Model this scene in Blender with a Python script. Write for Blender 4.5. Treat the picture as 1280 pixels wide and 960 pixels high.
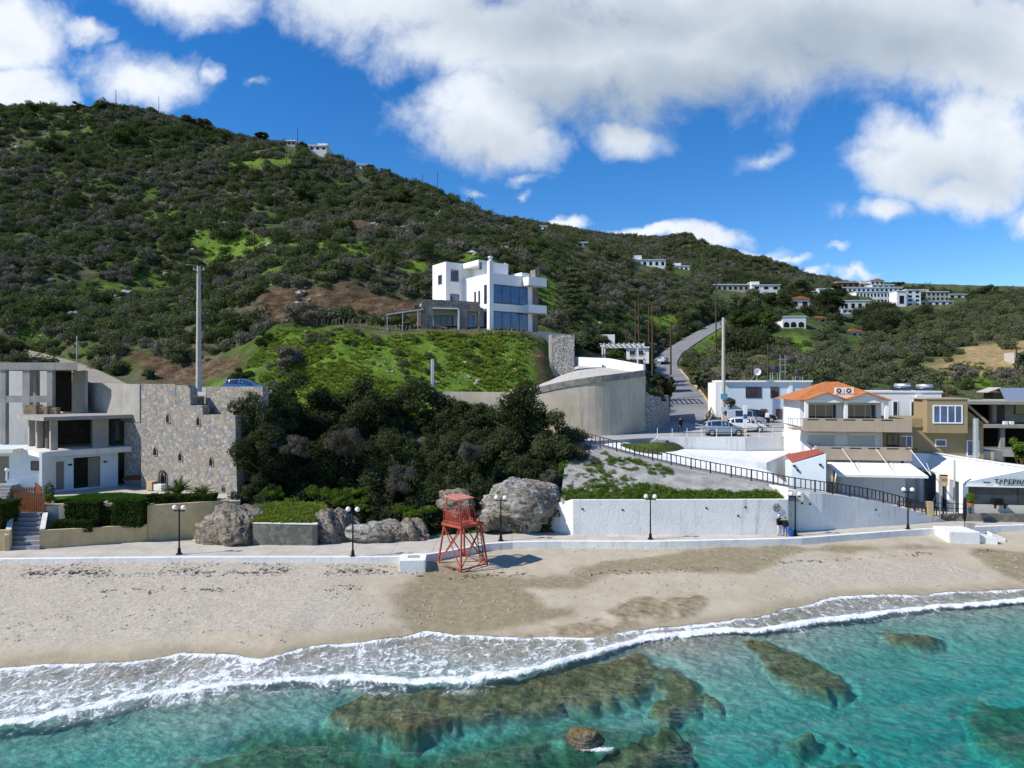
import bpy, bmesh, math, random
import numpy as np
from mathutils import Vector, Matrix

R = math.radians
for o in list(bpy.data.objects):
    bpy.data.objects.remove(o)
SC = bpy.context.scene
COL = SC.collection

# ------------------------------------------------------------------ camera, sky, sun, exposure
CAMZ, K = 15.0, 865.0
cam = bpy.data.cameras.new('camera')
cam.sensor_width = 36.0
cam.lens = 36.0 * K / 1280.0
cam.clip_start, cam.clip_end = 0.5, 6000.0
cam_o = bpy.data.objects.new('camera', cam)
cam_o.location = (0, 0, CAMZ)
cam_o.rotation_euler = (R(90), 0, 0)
COL.objects.link(cam_o)
SC.camera = cam_o

SUN_DIR = Vector((-1.0, -0.30, 0.95)).normalized()
sun = bpy.data.lights.new('sun', 'SUN')
sun.energy, sun.angle, sun.color = 4.6, R(0.55), (1.0, 0.945, 0.86)
sun_o = bpy.data.objects.new('sun', sun)
sun_o.rotation_euler = SUN_DIR.to_track_quat('Z', 'Y').to_euler()
sun_o.location = (-60, 20, 90)
COL.objects.link(sun_o)

SC.view_settings.view_transform = 'Standard'
SC.view_settings.look = 'None'
SC.view_settings.exposure = 0.3
SC.view_settings.gamma = 1.0
SC.view_settings.use_curve_mapping = False
SC.render.engine = 'CYCLES'
SC.cycles.max_bounces = 6
SC.cycles.diffuse_bounces = 3
SC.cycles.glossy_bounces = 3
SC.cycles.transmission_bounces = 4
SC.cycles.transparent_max_bounces = 12
SC.cycles.volume_bounces = 0
SC.cycles.caustics_reflective = False
SC.cycles.caustics_refractive = False
SC.cycles.use_denoising = True
SC.cycles.sample_clamp_indirect = 6.0


class NT:
    """small helper that strings shader nodes together"""
    def __init__(s, tree):
        s.t = tree
        s.n = tree.nodes
        s.n.clear()

    def new(s, typ, **kw):
        n = s.n.new(typ)
        for k, v in kw.items():
            setattr(n, k, v)
        return n

    def link(s, a, b):
        s.t.links.new(a, b)

    def put(s, sock, v):
        if v is None:
            return
        if isinstance(v, bpy.types.NodeSocket):
            s.link(v, sock)
        else:
            if sock.type == 'RGBA' and len(v) == 3:
                v = tuple(v) + (1,)
            sock.default_value = v

    def math(s, op, a, b=None, c=None, clamp=False):
        n = s.new('ShaderNodeMath', operation=op)
        n.use_clamp = clamp
        for i, v in enumerate((a, b, c)):
            s.put(n.inputs[i], v)
        return n.outputs[0]

    def vmath(s, op, a, b=None, out=0):
        n = s.new('ShaderNodeVectorMath', operation=op)
        s.put(n.inputs[0], a)
        s.put(n.inputs[1], b)
        return n.outputs[out]

    def noise(s, vec, scale, detail=4, rough=0.55, dist=0.0, dims='3D'):
        n = s.new('ShaderNodeTexNoise')
        n.noise_dimensions = dims
        s.put(n.inputs['Vector'], vec)
        s.put(n.inputs['Scale'], scale)
        s.put(n.inputs['Detail'], detail)
        s.put(n.inputs['Roughness'], rough)
        s.put(n.inputs['Distortion'], dist)
        return n.outputs['Fac']

    def smooth(s, v, lo, hi, a=0.0, b=1.0):
        n = s.new('ShaderNodeMapRange', interpolation_type='SMOOTHSTEP')
        s.put(n.inputs['Value'], v)
        for nm, q in (('From Min', lo), ('From Max', hi), ('To Min', a), ('To Max', b)):
            s.put(n.inputs[nm], q)
        return n.outputs['Result']

    def mix(s, f, a, b, blend='MIX'):
        n = s.new('ShaderNodeMix', data_type='RGBA', blend_type=blend)
        s.put(n.inputs[0], f)
        s.put(n.inputs[6], a)
        s.put(n.inputs[7], b)
        return n.outputs[2]

    def ramp(s, f, stops):
        n = s.new('ShaderNodeValToRGB')
        e = n.color_ramp.elements
        while len(e) < len(stops):
            e.new(0.5)
        for i, (p, c) in enumerate(stops):
            e[i].position = p
            e[i].color = tuple(c) + (1,)
        s.put(n.inputs[0], f)
        return n.outputs[0]

    def attr(s, name):
        return s.new('ShaderNodeAttribute', attribute_name=name).outputs['Fac']


world = bpy.data.worlds.new('World')
SC.world = world
world.use_nodes = True
w = NT(world.node_tree)
sky = w.new('ShaderNodeTexSky', sky_type='NISHITA')
sky.sun_disc = False
sky.sun_elevation = math.asin(SUN_DIR.z)
sky.sun_rotation = math.atan2(SUN_DIR.x, SUN_DIR.y)
sky.altitude, sky.air_density, sky.dust_density, sky.ozone_density = 300, 1.0, 0.0, 5.0
hs = w.new('ShaderNodeHueSaturation')
hs.inputs['Hue'].default_value = 0.506
hs.inputs['Saturation'].default_value = 1.30
hs.inputs['Value'].default_value = 1.22
w.link(sky.outputs[0], hs.inputs['Color'])
g = w.new('ShaderNodeTexCoord').outputs['Generated']
sx = w.new('ShaderNodeSeparateXYZ')
w.link(g, sx.inputs[0])
yy = w.math('MAXIMUM', sx.outputs[1], 0.12)
cu = w.math('DIVIDE', sx.outputs[0], yy)
cv = w.math('DIVIDE', sx.outputs[2], yy)
cc = w.new('ShaderNodeCombineXYZ')
w.link(cu, cc.inputs[0]); w.link(cv, cc.inputs[1])
uv = cc.outputs[0]
wn1 = w.new('ShaderNodeTexNoise'); wn1.inputs['Scale'].default_value = 5.5; wn1.inputs['Detail'].default_value = 5
wn1.inputs['Roughness'].default_value = 0.6
w.link(uv, wn1.inputs['Vector'])
warp = w.vmath('MULTIPLY', w.vmath('SUBTRACT', wn1.outputs['Color'], (0.5, 0.5, 0.5)), (0.16, 0.11, 0.0))
uvw = w.vmath('ADD', uv, warp)


def ell(px, py, rx, ry, vec):
    c = ((px - 640) / K, (480 - py) / K, 0)
    d = w.vmath('MULTIPLY', w.vmath('SUBTRACT', vec, c), (K / rx, K / ry, 0))
    return w.math('SUBTRACT', 1.0, w.vmath('LENGTH', d, out='Value'))


def ell_union(lst, vec):
    acc = None
    for e in lst:
        v = ell(*e[:4], vec)
        if len(e) > 4:
            v = w.math('MULTIPLY', v, e[4])
        acc = v if acc is None else w.math('MAXIMUM', acc, v)
    return acc


CLOUDS = [(-20, 40, 110, 75), (20, 115, 90, 40), (185, 92, 105, 42, .75), (105, 45, 40, 18, .6), (265, 80, 26, 20, .6), (312, 103, 26, 14, .45),
          (225, -10, 140, 52, .8), (480, -10, 190, 100, .9), (600, 40, 190, 80), (600, 150, 110, 76), (700, 60, 200, 110), (640, 180, 85, 44, .8),
          (850, 60, 330, 120), (900, -10, 420, 150), (780, 170, 75, 30, .55), (1080, 30, 270, 110), (1220, 60, 160, 110),
          (1150, 205, 130, 72), (1230, 180, 110, 110), (1095, 262, 80, 30, .8), (1200, 250, 90, 40, .8), (1285, 285, 50, 30, .8),
          (704, 282, 42, 15), (800, 296, 55, 16), (870, 300, 80, 22), (940, 318, 60, 12, .7), (990, 324, 40, 9, .5), (1018, 342, 28, 8, .6), (1075, 342, 50, 8, .6),
          (590, 241, 24, 8, .35), (660, 222, 30, 8, .35), (666, 240, 14, 9, .35), (1045, 311, 24, 6, .35), (960, 190, 60, 20, .4),
          (-300, 80, 260, 120), (1600, 100, 300, 160), (600, -400, 1200, 260, .8)]
base = ell_union(CLOUDS, uvw)
n_f = w.noise(uv, 9.0, 9, 0.62, 0.3)
n_b = w.noise(uv, 3.2, 5, 0.55, 0.2)
dens = w.math('ADD', base, w.math('MULTIPLY', w.math('SUBTRACT', n_f, 0.5), 1.15))
dens = w.math('ADD', dens, w.math('MULTIPLY', w.math('SUBTRACT', n_b, 0.5), 0.85))
cmask = w.smooth(dens, 0.0, 0.62)
front = w.smooth(sx.outputs[1], 0.10, 0.2)
cmask = w.math('MULTIPLY', cmask, front)
cmask = w.math('MULTIPLY', cmask, 0.97)
DARK = [(880, 110, 170, 75), (760, 120, 150, 60, .8), (1000, 60, 220, 90, .8), (700, 30, 160, 60, .45), (1120, 60, 150, 60, .5), (850, 20, 400, 60, .5), (1180, 230, 120, 40, .25), (600, 190, 100, 30, .35)]
dk = ell_union(DARK, uvw)
dk = w.math('ADD', dk, w.math('MULTIPLY', w.math('SUBTRACT', n_b, 0.5), 1.0))
dk = w.smooth(dk, -0.35, 0.65)
n_s = w.noise(uvw, 7.0, 7, 0.6, 0.4)
ccol = w.mix(dk, (0.78, 0.82, 0.87), (0.36, 0.43, 0.51))
thick = w.smooth(dens, 0.15, 1.0)
ccol = w.mix(w.math('MULTIPLY', w.smooth(n_s, 0.42, 0.72), w.math('MULTIPLY', thick, 0.6)), ccol, (0.46, 0.54, 0.64))
b1 = w.new('ShaderNodeBackground'); b1.inputs[1].default_value = 0.105
w.link(hs.outputs[0], b1.inputs[0])
b2 = w.new('ShaderNodeBackground'); b2.inputs[1].default_value = 0.98
w.link(ccol, b2.inputs[0])
ms = w.new('ShaderNodeMixShader')
w.link(cmask, ms.inputs[0]); w.link(b1.outputs[0], ms.inputs[1]); w.link(b2.outputs[0], ms.inputs[2])
wo = w.new('ShaderNodeOutputWorld')
w.link(ms.outputs[0], wo.inputs[0])


# ------------------------------------------------------------------ helpers
def P(px, py, Y):
    """point seen at (px, py) of the photograph, Y metres in front of the lens"""
    return Vector(((px - 640) / K * Y, Y, CAMZ - (py - 480) / K * Y))


def G(px, py, z):
    """point seen at (px, py) that lies at height z"""
    Y = (CAMZ - z) * K / (py - 480)
    return Vector(((px - 640) / K * Y, Y, z))


def hash2(ix, iy, seed):
    h = (ix.astype(np.int64) * 374761393 + iy.astype(np.int64) * 668265263 + seed * 974634541) & 0xFFFFFFFF
    h = ((h ^ (h >> 13)) * 1274126177) & 0xFFFFFFFF
    h = (h ^ (h >> 16)) & 0xFFFFFFFF
    return h.astype(np.float64) / 4294967295.0


def vnoise(x, y, seed=0):
    x = np.asarray(x, float); y = np.asarray(y, float)
    ix, iy = np.floor(x), np.floor(y)
    fx, fy = x - ix, y - iy
    fx = fx * fx * fx * (fx * (fx * 6 - 15) + 10); fy = fy * fy * fy * (fy * (fy * 6 - 15) + 10)
    a, b = hash2(ix, iy, seed), hash2(ix + 1, iy, seed)
    c, d = hash2(ix, iy + 1, seed), hash2(ix + 1, iy + 1, seed)
    return (a * (1 - fx) + b * fx) * (1 - fy) + (c * (1 - fx) + d * fx) * fy


def fbm(x, y, scale, octv=4, seed=0, gain=0.5):
    v, a, t = 0.0, 1.0, 0.0
    for i in range(octv):
        v = v + a * (vnoise(x / scale, y / scale, seed + i * 17) - 0.5)
        t += a
        a *= gain
        scale /= 2.03
    return v / t * 2.0


def sstep(a, b, x):
    t = np.clip((x - a) / (b - a), 0, 1)
    return t * t * (3 - 2 * t)


def pl_dist(x, y, pts):
    """distance to a polyline, and the value of the third coordinate at the nearest point"""
    best = np.full(np.shape(x), 1e9); val = np.zeros(np.shape(x))
    for p, q in zip(pts[:-1], pts[1:]):
        dx, dy = q[0] - p[0], q[1] - p[1]
        t = np.clip(((x - p[0]) * dx + (y - p[1]) * dy) / (dx * dx + dy * dy + 1e-9), 0, 1)
        d = np.hypot(x - p[0] - t * dx, y - p[1] - t * dy)
        zz = p[2] + t * (q[2] - p[2]) if len(p) > 2 else 0
        val = np.where(d < best, zz, val)
        best = np.minimum(best, d)
    return best, val


def poly_sd(x, y, poly):
    """signed distance to a polygon, negative inside"""
    n = len(poly)
    best = np.full(np.shape(x), 1e9); inside = np.zeros(np.shape(x), bool)
    for i in range(n):
        p, q = poly[i], poly[(i + 1) % n]
        dx, dy = q[0] - p[0], q[1] - p[1]
        t = np.clip(((x - p[0]) * dx + (y - p[1]) * dy) / (dx * dx + dy * dy + 1e-9), 0, 1)
        best = np.minimum(best, np.hypot(x - p[0] - t * dx, y - p[1] - t * dy))
        c = (p[1] > y) != (q[1] > y)
        with np.errstate(divide='ignore', invalid='ignore'):
            xi = p[0] + (y - p[1]) / (dy if dy != 0 else 1e-9) * dx
        inside ^= c & (x < xi)
    return np.where(inside, -best, best)


def interp_pl(x, pts):
    p = sorted(pts, key=lambda q: q[0])
    return np.interp(x, [q[0] for q in p], [q[1] for q in p])


# ------------------------------------------------------------------ object helpers
def tag(o, label=None, cat=None, group=None, kind=None):
    if label: o['label'] = label
    if cat: o['category'] = cat
    if group: o['group'] = group
    if kind: o['kind'] = kind
    return o


def thing(name, label, cat, loc=(0, 0, 0), rz=0.0, group=None):
    o = bpy.data.objects.new(name, None)
    o.empty_display_size = 0.3
    COL.objects.link(o)
    o.location = loc
    o.rotation_euler = (0, 0, rz)
    return tag(o, label, cat, group)


def link_mesh(name, me, mats, parent=None):
    for m in (mats if isinstance(mats, (list, tuple)) else [mats]):
        me.materials.append(m)
    o = bpy.data.objects.new(name, me)
    COL.objects.link(o)
    if parent is not None:
        o.parent = parent
    return o


def np_mesh(name, verts, faces, smooth=False):
    """mesh from numpy: faces is an (n,3) or (n,4) array"""
    verts = np.asarray(verts, np.float32); faces = np.asarray(faces, np.int32)
    me = bpy.data.meshes.new(name)
    me.vertices.add(len(verts)); me.vertices.foreach_set('co', verts.ravel())
    k = faces.shape[1]
    me.loops.add(faces.size); me.loops.foreach_set('vertex_index', faces.ravel())
    me.polygons.add(len(faces))
    me.polygons.foreach_set('loop_start', np.arange(0, faces.size, k, dtype=np.int32))
    me.polygons.foreach_set('loop_total', np.full(len(faces), k, np.int32))
    if smooth:
        me.polygons.foreach_set('use_smooth', np.ones(len(faces), bool))
    me.update(calc_edges=True)
    return me


def add_attr(me, name, vals, domain='POINT'):
    a = me.attributes.new(name, 'FLOAT', domain)
    a.data.foreach_set('value', np.asarray(vals, np.float32).ravel())


def grid_faces(nr, nc):
    i = np.arange(nr - 1)[:, None] * nc + np.arange(nc - 1)[None, :]
    i = i.ravel()
    return np.stack([i, i + 1, i + 1 + nc, i + nc], 1)


class MB:
    """collects boxes, prisms, tubes and lathes into one mesh"""
    def __init__(s):
        s.b = bmesh.new()

    def poly(s, pts):
        try:
            return s.b.faces.new([s.b.verts.new(p) for p in pts])
        except ValueError:
            return None

    def box(s, x0, x1, y0, y1, z0, z1):
        v = [s.b.verts.new(c) for c in ((x0, y0, z0), (x1, y0, z0), (x1, y1, z0), (x0, y1, z0), (x0, y0, z1), (x1, y0, z1), (x1, y1, z1), (x0, y1, z1))]
        for f in ((0, 3, 2, 1), (4, 5, 6, 7), (0, 1, 5, 4), (1, 2, 6, 5), (2, 3, 7, 6), (3, 0, 4, 7)):
            s.b.faces.new([v[i] for i in f])
        return s

    def hexa(s, c):
        """eight corners: four below, four above, both anticlockwise"""
        v = [s.b.verts.new(p) for p in c]
        for f in ((0, 3, 2, 1), (4, 5, 6, 7), (0, 1, 5, 4), (1, 2, 6, 5), (2, 3, 7, 6), (3, 0, 4, 7)):
            s.b.faces.new([v[i] for i in f])
        return s

    def bar(s, a, b, wd, ht=None, up=(0, 0, 1)):
        """rectangular bar between two points"""
        a, b = Vector(a), Vector(b)
        ht = ht or wd
        d = (b - a).normalized()
        u = Vector(up)
        if abs(d.dot(u)) > 0.98: u = Vector((1, 0, 0))
        r = d.cross(u).normalized(); u = r.cross(d).normalized()
        r *= wd / 2; u *= ht / 2
        return s.hexa([a - r - u, a + r - u, b + r - u, b - r - u, a - r + u, a + r + u, b + r + u, b - r + u])

    def tube(s, pts, rad, seg=8, cap=True):
        pts = [Vector(p) for p in pts]
        rads = rad if isinstance(rad, (list, tuple)) else [rad] * len(pts)
        rings = []
        for i, p in enumerate(pts):
            d = (pts[min(i + 1, len(pts) - 1)] - pts[max(i - 1, 0)]).normalized()
            u = Vector((0, 0, 1)) if abs(d.z) < 0.95 else Vector((1, 0, 0))
            r = d.cross(u).normalized(); u = r.cross(d).normalized()
            rings.append([s.b.verts.new(p + (r * math.cos(2 * math.pi * k / seg) + u * math.sin(2 * math.pi * k / seg)) * rads[i]) for k in range(seg)])
        for a, b in zip(rings[:-1], rings[1:]):
            for k in range(seg):
                s.b.faces.new([a[k], a[(k + 1) % seg], b[(k + 1) % seg], b[k]])
        if cap:
            s.b.faces.new(rings[0][::-1]); s.b.faces.new(rings[-1])
        return s

    def lathe(s, prof, c=(0, 0, 0), seg=16, axis='z'):
        """profile of (radius, height)"""
        rings = []
        for r, h in prof:
            ring = []
            for k in range(seg):
                a = 2 * math.pi * k / seg
                x, y = r * math.cos(a), r * math.sin(a)
                p = (x, y, h) if axis == 'z' else ((x, h, y) if axis == 'y' else (h, x, y))
                ring.append(s.b.verts.new((c[0] + p[0], c[1] + p[1], c[2] + p[2])))
            rings.append(ring)
        for a, b in zip(rings[:-1], rings[1:]):
            for k in range(seg):
                s.b.faces.new([a[k], a[(k + 1) % seg], b[(k + 1) % seg], b[k]])
        s.b.faces.new(rings[0][::-1]); s.b.faces.new(rings[-1])
        return s

    def sphere(s, c, r, seg=16, rings=8):
        rr = r if isinstance(r, (tuple, list)) else (r, r, r)
        m = Matrix.Translation(c) @ Matrix.Diagonal((rr[0], rr[1], rr[2], 1))
        bmesh.ops.create_uvsphere(s.b, u_segments=seg, v_segments=rings, radius=1, matrix=m)
        return s

    def prism(s, poly, z0, z1):
        """polygon in plan, raised from z0 to z1 (numbers or per-corner lists)"""
        n = len(poly)
        z0 = z0 if isinstance(z0, (list, tuple)) else [z0] * n
        z1 = z1 if isinstance(z1, (list, tuple)) else [z1] * n
        a = [s.b.verts.new((p[0], p[1], z0[i])) for i, p in enumerate(poly)]
        b = [s.b.verts.new((p[0], p[1], z1[i])) for i, p in enumerate(poly)]
        s.b.faces.new(a[::-1]); s.b.faces.new(b)
        for i in range(n):
            j = (i + 1) % n
            s.b.faces.new([a[i], a[j], b[j], b[i]])
        return s

    def slab(s, poly, y0, y1):
        """polygon in the xz plane, pushed from y0 to y1"""
        a = [s.b.verts.new((p[0], y0, p[1])) for p in poly]
        b = [s.b.verts.new((p[0], y1, p[1])) for p in poly]
        s.b.faces.new(a); s.b.faces.new(b[::-1])
        n = len(poly)
        for i in range(n):
            j = (i + 1) % n
            s.b.faces.new([a[i], b[i], b[j], a[j]])
        return s

    def build(s, name, mat, parent=None, bevel=0.0, smooth=False):
        bmesh.ops.recalc_face_normals(s.b, faces=s.b.faces)
        me = bpy.data.meshes.new(name)
        s.b.to_mesh(me); s.b.free()
        if smooth:
            for p in me.polygons: p.use_smooth = True
        o = link_mesh(name, me, mat, parent)
        if bevel:
            m = o.modifiers.new('bevel', 'BEVEL'); m.width = bevel; m.segments = 2; m.limit_method = 'ANGLE'
        return o


def children_of(o):
    return list(o.children)


def copy_tree(o, parent=None):
    c = o.copy()
    COL.objects.link(c)
    if parent is not None:
        c.parent = parent
    for ch in list(o.children):
        copy_tree(ch, c)
    return c


# ------------------------------------------------------------------ materials
def mat_new(name):
    m = bpy.data.materials.new(name)
    m.use_nodes = True
    return m, NT(m.node_tree)


def finish(m, t, shader):
    o = t.new('ShaderNodeOutputMaterial')
    t.link(shader, o.inputs[0])
    return m


def principled(t, col, rough=0.7, spec=0.3, metal=0.0, normal=None):
    b = t.new('ShaderNodeBsdfPrincipled')
    t.put(b.inputs['Base Color'], col)
    t.put(b.inputs['Roughness'], rough)
    t.put(b.inputs['Specular IOR Level'], spec)
    t.put(b.inputs['Metallic'], metal)
    if normal is not None: t.link(normal, b.inputs['Normal'])
    return b.outputs[0]


def bump(t, h, strength=0.3, dist=0.05):
    n = t.new('ShaderNodeBump')
    n.inputs['Strength'].default_value = strength
    n.inputs['Distance'].default_value = dist
    t.link(h, n.inputs['Height'])
    return n.outputs[0]


def tex_pos(t):
    return t.new('ShaderNodeNewGeometry').outputs['Position']


def tex_obj(t):
    return t.new('ShaderNodeTexCoord').outputs['Object']


def plain(name, col, rough=0.6, spec=0.3, metal=0.0, var=0.12, scale=1.5, grime=0.0, bmp=0.0, fine=14.0, dirt=(0.12, 0.10, 0.08)):
    """painted or bare surface with two scales of variation, optional grime patches and streaks"""
    m, t = mat_new(name)
    v = tex_obj(t)
    n1 = t.noise(v, scale, 5, 0.6)
    n2 = t.noise(v, fine, 3, 0.6)
    c0 = tuple(max(0, x * (1 - var)) for x in col); c1 = tuple(min(1, x * (1 + var)) for x in col)
    c = t.mix(t.smooth(n1, 0.3, 0.7), c0, c1)
    c = t.mix(t.math('MULTIPLY', t.smooth(n2, 0.4, 0.75), 0.5), c, tuple(x * (1 - var) for x in col))
    if grime:
        mp = t.new('ShaderNodeMapping'); mp.inputs['Scale'].default_value = (1.6, 1.6, 0.16)
        t.link(v, mp.inputs[0])
        n3 = t.noise(mp.outputs[0], 1.1, 6, 0.65, 0.3)
        n4 = t.noise(v, 0.7, 6, 0.7)
        g_ = t.math('MULTIPLY', t.smooth(n3, 0.52, 0.78), grime)
        g2 = t.math('MULTIPLY', t.smooth(n4, 0.58, 0.74), grime * 0.8)
        c = t.mix(t.math('MAXIMUM', g_, g2), c, dirt)
    nrm = bump(t, n2, bmp, 0.03) if bmp else None
    return finish(m, t, principled(t, c, rough, spec, metal, nrm))


def glass_mat(name, col=(0.02, 0.03, 0.045), rough=0.03):
    m, t = mat_new(name)
    v = tex_obj(t)
    c = t.mix(t.smooth(t.noise(v, 0.9, 2), 0.35, 0.65), col, tuple(x * 1.8 for x in col))
    return finish(m, t, principled(t, c, rough, 0.9))


def stone_mat(name, cols, mortar, scale=2.6, mw=0.06, bmp=0.5, rough=0.85, stretch=(1, 1, 1)):
    """random rubble masonry: voronoi stones in several colours with mortar between"""
    m, t = mat_new(name)
    v = tex_obj(t)
    mp = t.new('ShaderNodeMapping'); mp.inputs['Scale'].default_value = stretch
    t.link(v, mp.inputs[0])
    wv = t.vmath('ADD', mp.outputs[0], t.vmath('MULTIPLY', t.vmath('SUBTRACT', t.new('ShaderNodeTexNoise').outputs['Color'], (0.5, 0.5, 0.5)), (0.15, 0.15, 0.15)))
    f1 = t.new('ShaderNodeTexVoronoi'); f1.inputs['Scale'].default_value = scale
    t.link(wv, f1.inputs['Vector'])
    ed = t.new('ShaderNodeTexVoronoi', feature='DISTANCE_TO_EDGE'); ed.inputs['Scale'].default_value = scale
    t.link(wv, ed.inputs['Vector'])
    sc = t.new('ShaderNodeSeparateColor'); t.link(f1.outputs['Color'], sc.inputs[0])
    n = len(cols)
    r = t.new('ShaderNodeValToRGB'); r.color_ramp.interpolation = 'CONSTANT'
    e = r.color_ramp.elements
    while len(e) < n: e.new(0.5)
    for i, c in enumerate(cols):
        e[i].position = i / n; e[i].color = tuple(c) + (1,)
    t.link(sc.outputs[0], r.inputs[0])
    nz = t.noise(v, 9, 4, 0.6)
    c = t.mix(t.math('MULTIPLY', t.smooth(nz, 0.35, 0.7), 0.5), r.outputs[0], (0.10, 0.09, 0.08))
    big = t.noise(v, 0.35, 3, 0.6)
    c = t.mix(t.math('MULTIPLY', t.smooth(big, 0.5, 0.75), 0.35), c, (0.42, 0.36, 0.27))
    mk = t.smooth(ed.outputs['Distance'], mw * 0.4, mw)
    c = t.mix(mk, mortar, c)
    h = t.math('ADD', t.math('MULTIPLY', mk, 0.8), t.math('MULTIPLY', nz, 0.3))
    return finish(m, t, principled(t, c, rough, 0.2, 0, bump(t, h, bmp, 0.06)))


def leaf_mat(name, ca, cb, trans=0.25, patch=None, pscale=0.05, rough=0.6):
    """leaves: colour varies leaf by leaf, clump by clump and plant by plant"""
    m, t = mat_new(name)
    r = t.attr('rnd')
    oi = t.new('ShaderNodeObjectInfo').outputs['Random']
    p = tex_pos(t)
    n = t.noise(p, 0.55, 3, 0.6)
    f = t.math('ADD', t.math('MULTIPLY', r, 0.5), t.math('MULTIPLY', n, 0.5))
    f = t.math('ADD', f, t.math('MULTIPLY', t.math('SUBTRACT', oi, 0.5), 0.5), clamp=True)
    c = t.mix(f, ca, cb)
    if patch:
        pn = t.noise(p, pscale, 5, 0.65)
        c2 = t.mix(f, tuple(x * 0.6 for x in patch), tuple(x * 1.4 for x in patch))
        c = t.mix(t.smooth(t.math('ADD', pn, t.math('MULTIPLY', oi, 0.22)), 0.58, 0.72), c, c2)
    d = t.new('ShaderNodeBsdfDiffuse'); t.link(c, d.inputs[0])
    tr = t.new('ShaderNodeBsdfTranslucent'); t.link(t.mix(0.5, c, (0.10, 0.16, 0.02)), tr.inputs[0])
    m1 = t.new('ShaderNodeMixShader'); m1.inputs[0].default_value = trans
    t.link(d.outputs[0], m1.inputs[1]); t.link(tr.outputs[0], m1.inputs[2])
    return finish(m, t, m1.outputs[0])

# ------------------------------------------------------------------ the lie of the land
PZ = 2.0                                   # promenade level above the sea
CURB = [G(*q, PZ) for q in ((-400, 706), (0, 700), (250, 697.5), (500, 697.5), (530, 695), (562, 689.5), (600, 682), (622, 679), (700, 677.5), (813, 678), (995, 674), (1135, 663.5), (1180, 661), (1280, 657), (1700, 645))]
BACK = [G(*q, PZ) for q in ((-400, 694), (49, 687), (180, 677.5), (262, 672), (330, 677), (400, 676), (520, 676), (600, 669), (704, 669), (850, 668.5), (972, 668), (1017, 664), (1135, 657), (1178, 650.5), (1280, 652), (1700, 640))]
SWASH = [G(*q, 0.22) for q in ((-400, 852), (0, 835), (60, 828), (150, 827), (230, 815), (330, 822), (380, 808), (480, 796), (530, 790), (640, 797), (700, 795), (750, 792), (860, 782), (950, 768), (1050, 744), (1150, 742), (1280, 735), (1700, 712))]
CREST = [G(*q, 0.05) for q in ((-400, 948), (0, 908), (100, 891), (200, 868), (300, 856), (400, 850), (500, 852), (590, 853), (650, 843), (720, 826), (800, 802), (860, 795), (950, 790), (1050, 776), (1150, 763), (1280, 752), (1700, 728))]

TER = []
def T(*rows):
    for px, py, Y in rows:
        p = P(px, py, Y); TER.append((p.x, p.y, p.z))
# hill behind the left hand houses, up to its crest and over it
T((-200, 440, 110), (-200, 300, 180), (-200, 145, 290), (-200, 165, 350), (-500, 440, 110), (-500, 160, 290))
T((0, 452, 96), (0, 400, 122), (0, 330, 158), (0, 250, 203), (0, 180, 250), (0, 131, 288), (0, 150, 350))
T((130, 462, 96), (130, 440, 101), (130, 420, 110), (130, 360, 150), (130, 270, 203), (130, 190, 253), (130, 134, 288), (130, 155, 350))
T((250, 478, 90), (250, 455, 96), (250, 400, 125), (250, 330, 167), (250, 250, 217), (250, 190, 262), (250, 160, 289), (250, 180, 350))
T((345, 485, 83), (345, 440, 88.5), (345, 404, 94), (345, 398, 106), (345, 352, 113), (340, 310, 148), (340, 240, 222), (340, 178, 292), (340, 198, 350))
T((430, 487, 81), (430, 450, 86), (430, 407, 92.5), (430, 402, 107), (430, 347, 114), (430, 322, 135), (430, 280, 175), (430, 235, 232), (430, 202, 296), (430, 220, 350))
T((530, 488, 81), (530, 450, 86.5), (530, 412, 92.5), (530, 409, 104), (530, 372, 116), (530, 330, 128), (530, 295, 165), (530, 262, 230), (530, 238, 300), (530, 255, 350))
T((620, 488, 83), (620, 450, 88), (620, 415, 93.5), (620, 411, 110), (620, 360, 130), (620, 320, 175), (620, 288, 245), (620, 271, 305), (620, 286, 360))
T((680, 480, 87), (680, 440, 91), (680, 418, 96), (690, 412, 112), (690, 370, 138), (690, 330, 190), (690, 303, 265), (690, 296, 320), (690, 308, 380))
T((730, 455, 104), (730, 425, 118), (730, 385, 150), (730, 340, 220), (730, 318, 290), (740, 300, 420), (740, 294, 550), (740, 300, 640))
T((790, 462, 112), (790, 450, 128), (790, 425, 150), (790, 392, 182), (790, 352, 255), (790, 325, 390), (790, 304, 560), (790, 310, 640), (830, 300, 565), (870, 302, 565))
T((850, 425, 190), (855, 398, 210), (850, 370, 262), (860, 345, 390), (860, 322, 480), (850, 306, 640), (900, 318, 565))
T((800, 490, 95), (835, 488, 116), (880, 500, 112), (905, 508, 100), (880, 480, 122), (870, 452, 160), (905, 425, 205), (920, 400, 245))
T((950, 490, 104), (950, 470, 120), (950, 437, 150), (950, 405, 220), (950, 374, 330), (950, 350, 450), (950, 326, 565), (950, 336, 650))
T((1020, 482, 104), (1020, 460, 130), (1020, 425, 200), (1020, 392, 300), (1020, 372, 380), (1020, 360, 450), (1020, 354, 560), (1020, 364, 640))
T((1100, 482, 108), (1100, 465, 140), (1100, 443, 200), (1100, 415, 280), (1100, 388, 360), (1100, 364, 440), (1100, 372, 540))
T((1180, 483, 110), (1180, 462, 135), (1180, 436, 185), (1180, 408, 270), (1180, 382, 370), (1180, 369, 450), (1180, 378, 540))
T((1280, 492, 105), (1280, 466, 122), (1280, 432, 150), (1280, 398, 215), (1280, 373, 300), (1280, 368, 400), (1280, 378, 520))
T((1450, 490, 105), (1450, 420, 160), (1450, 375, 260), (1450, 372, 400), (1700, 480, 105), (1700, 390, 200), (1700, 360, 300), (1700, 372, 450))
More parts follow.
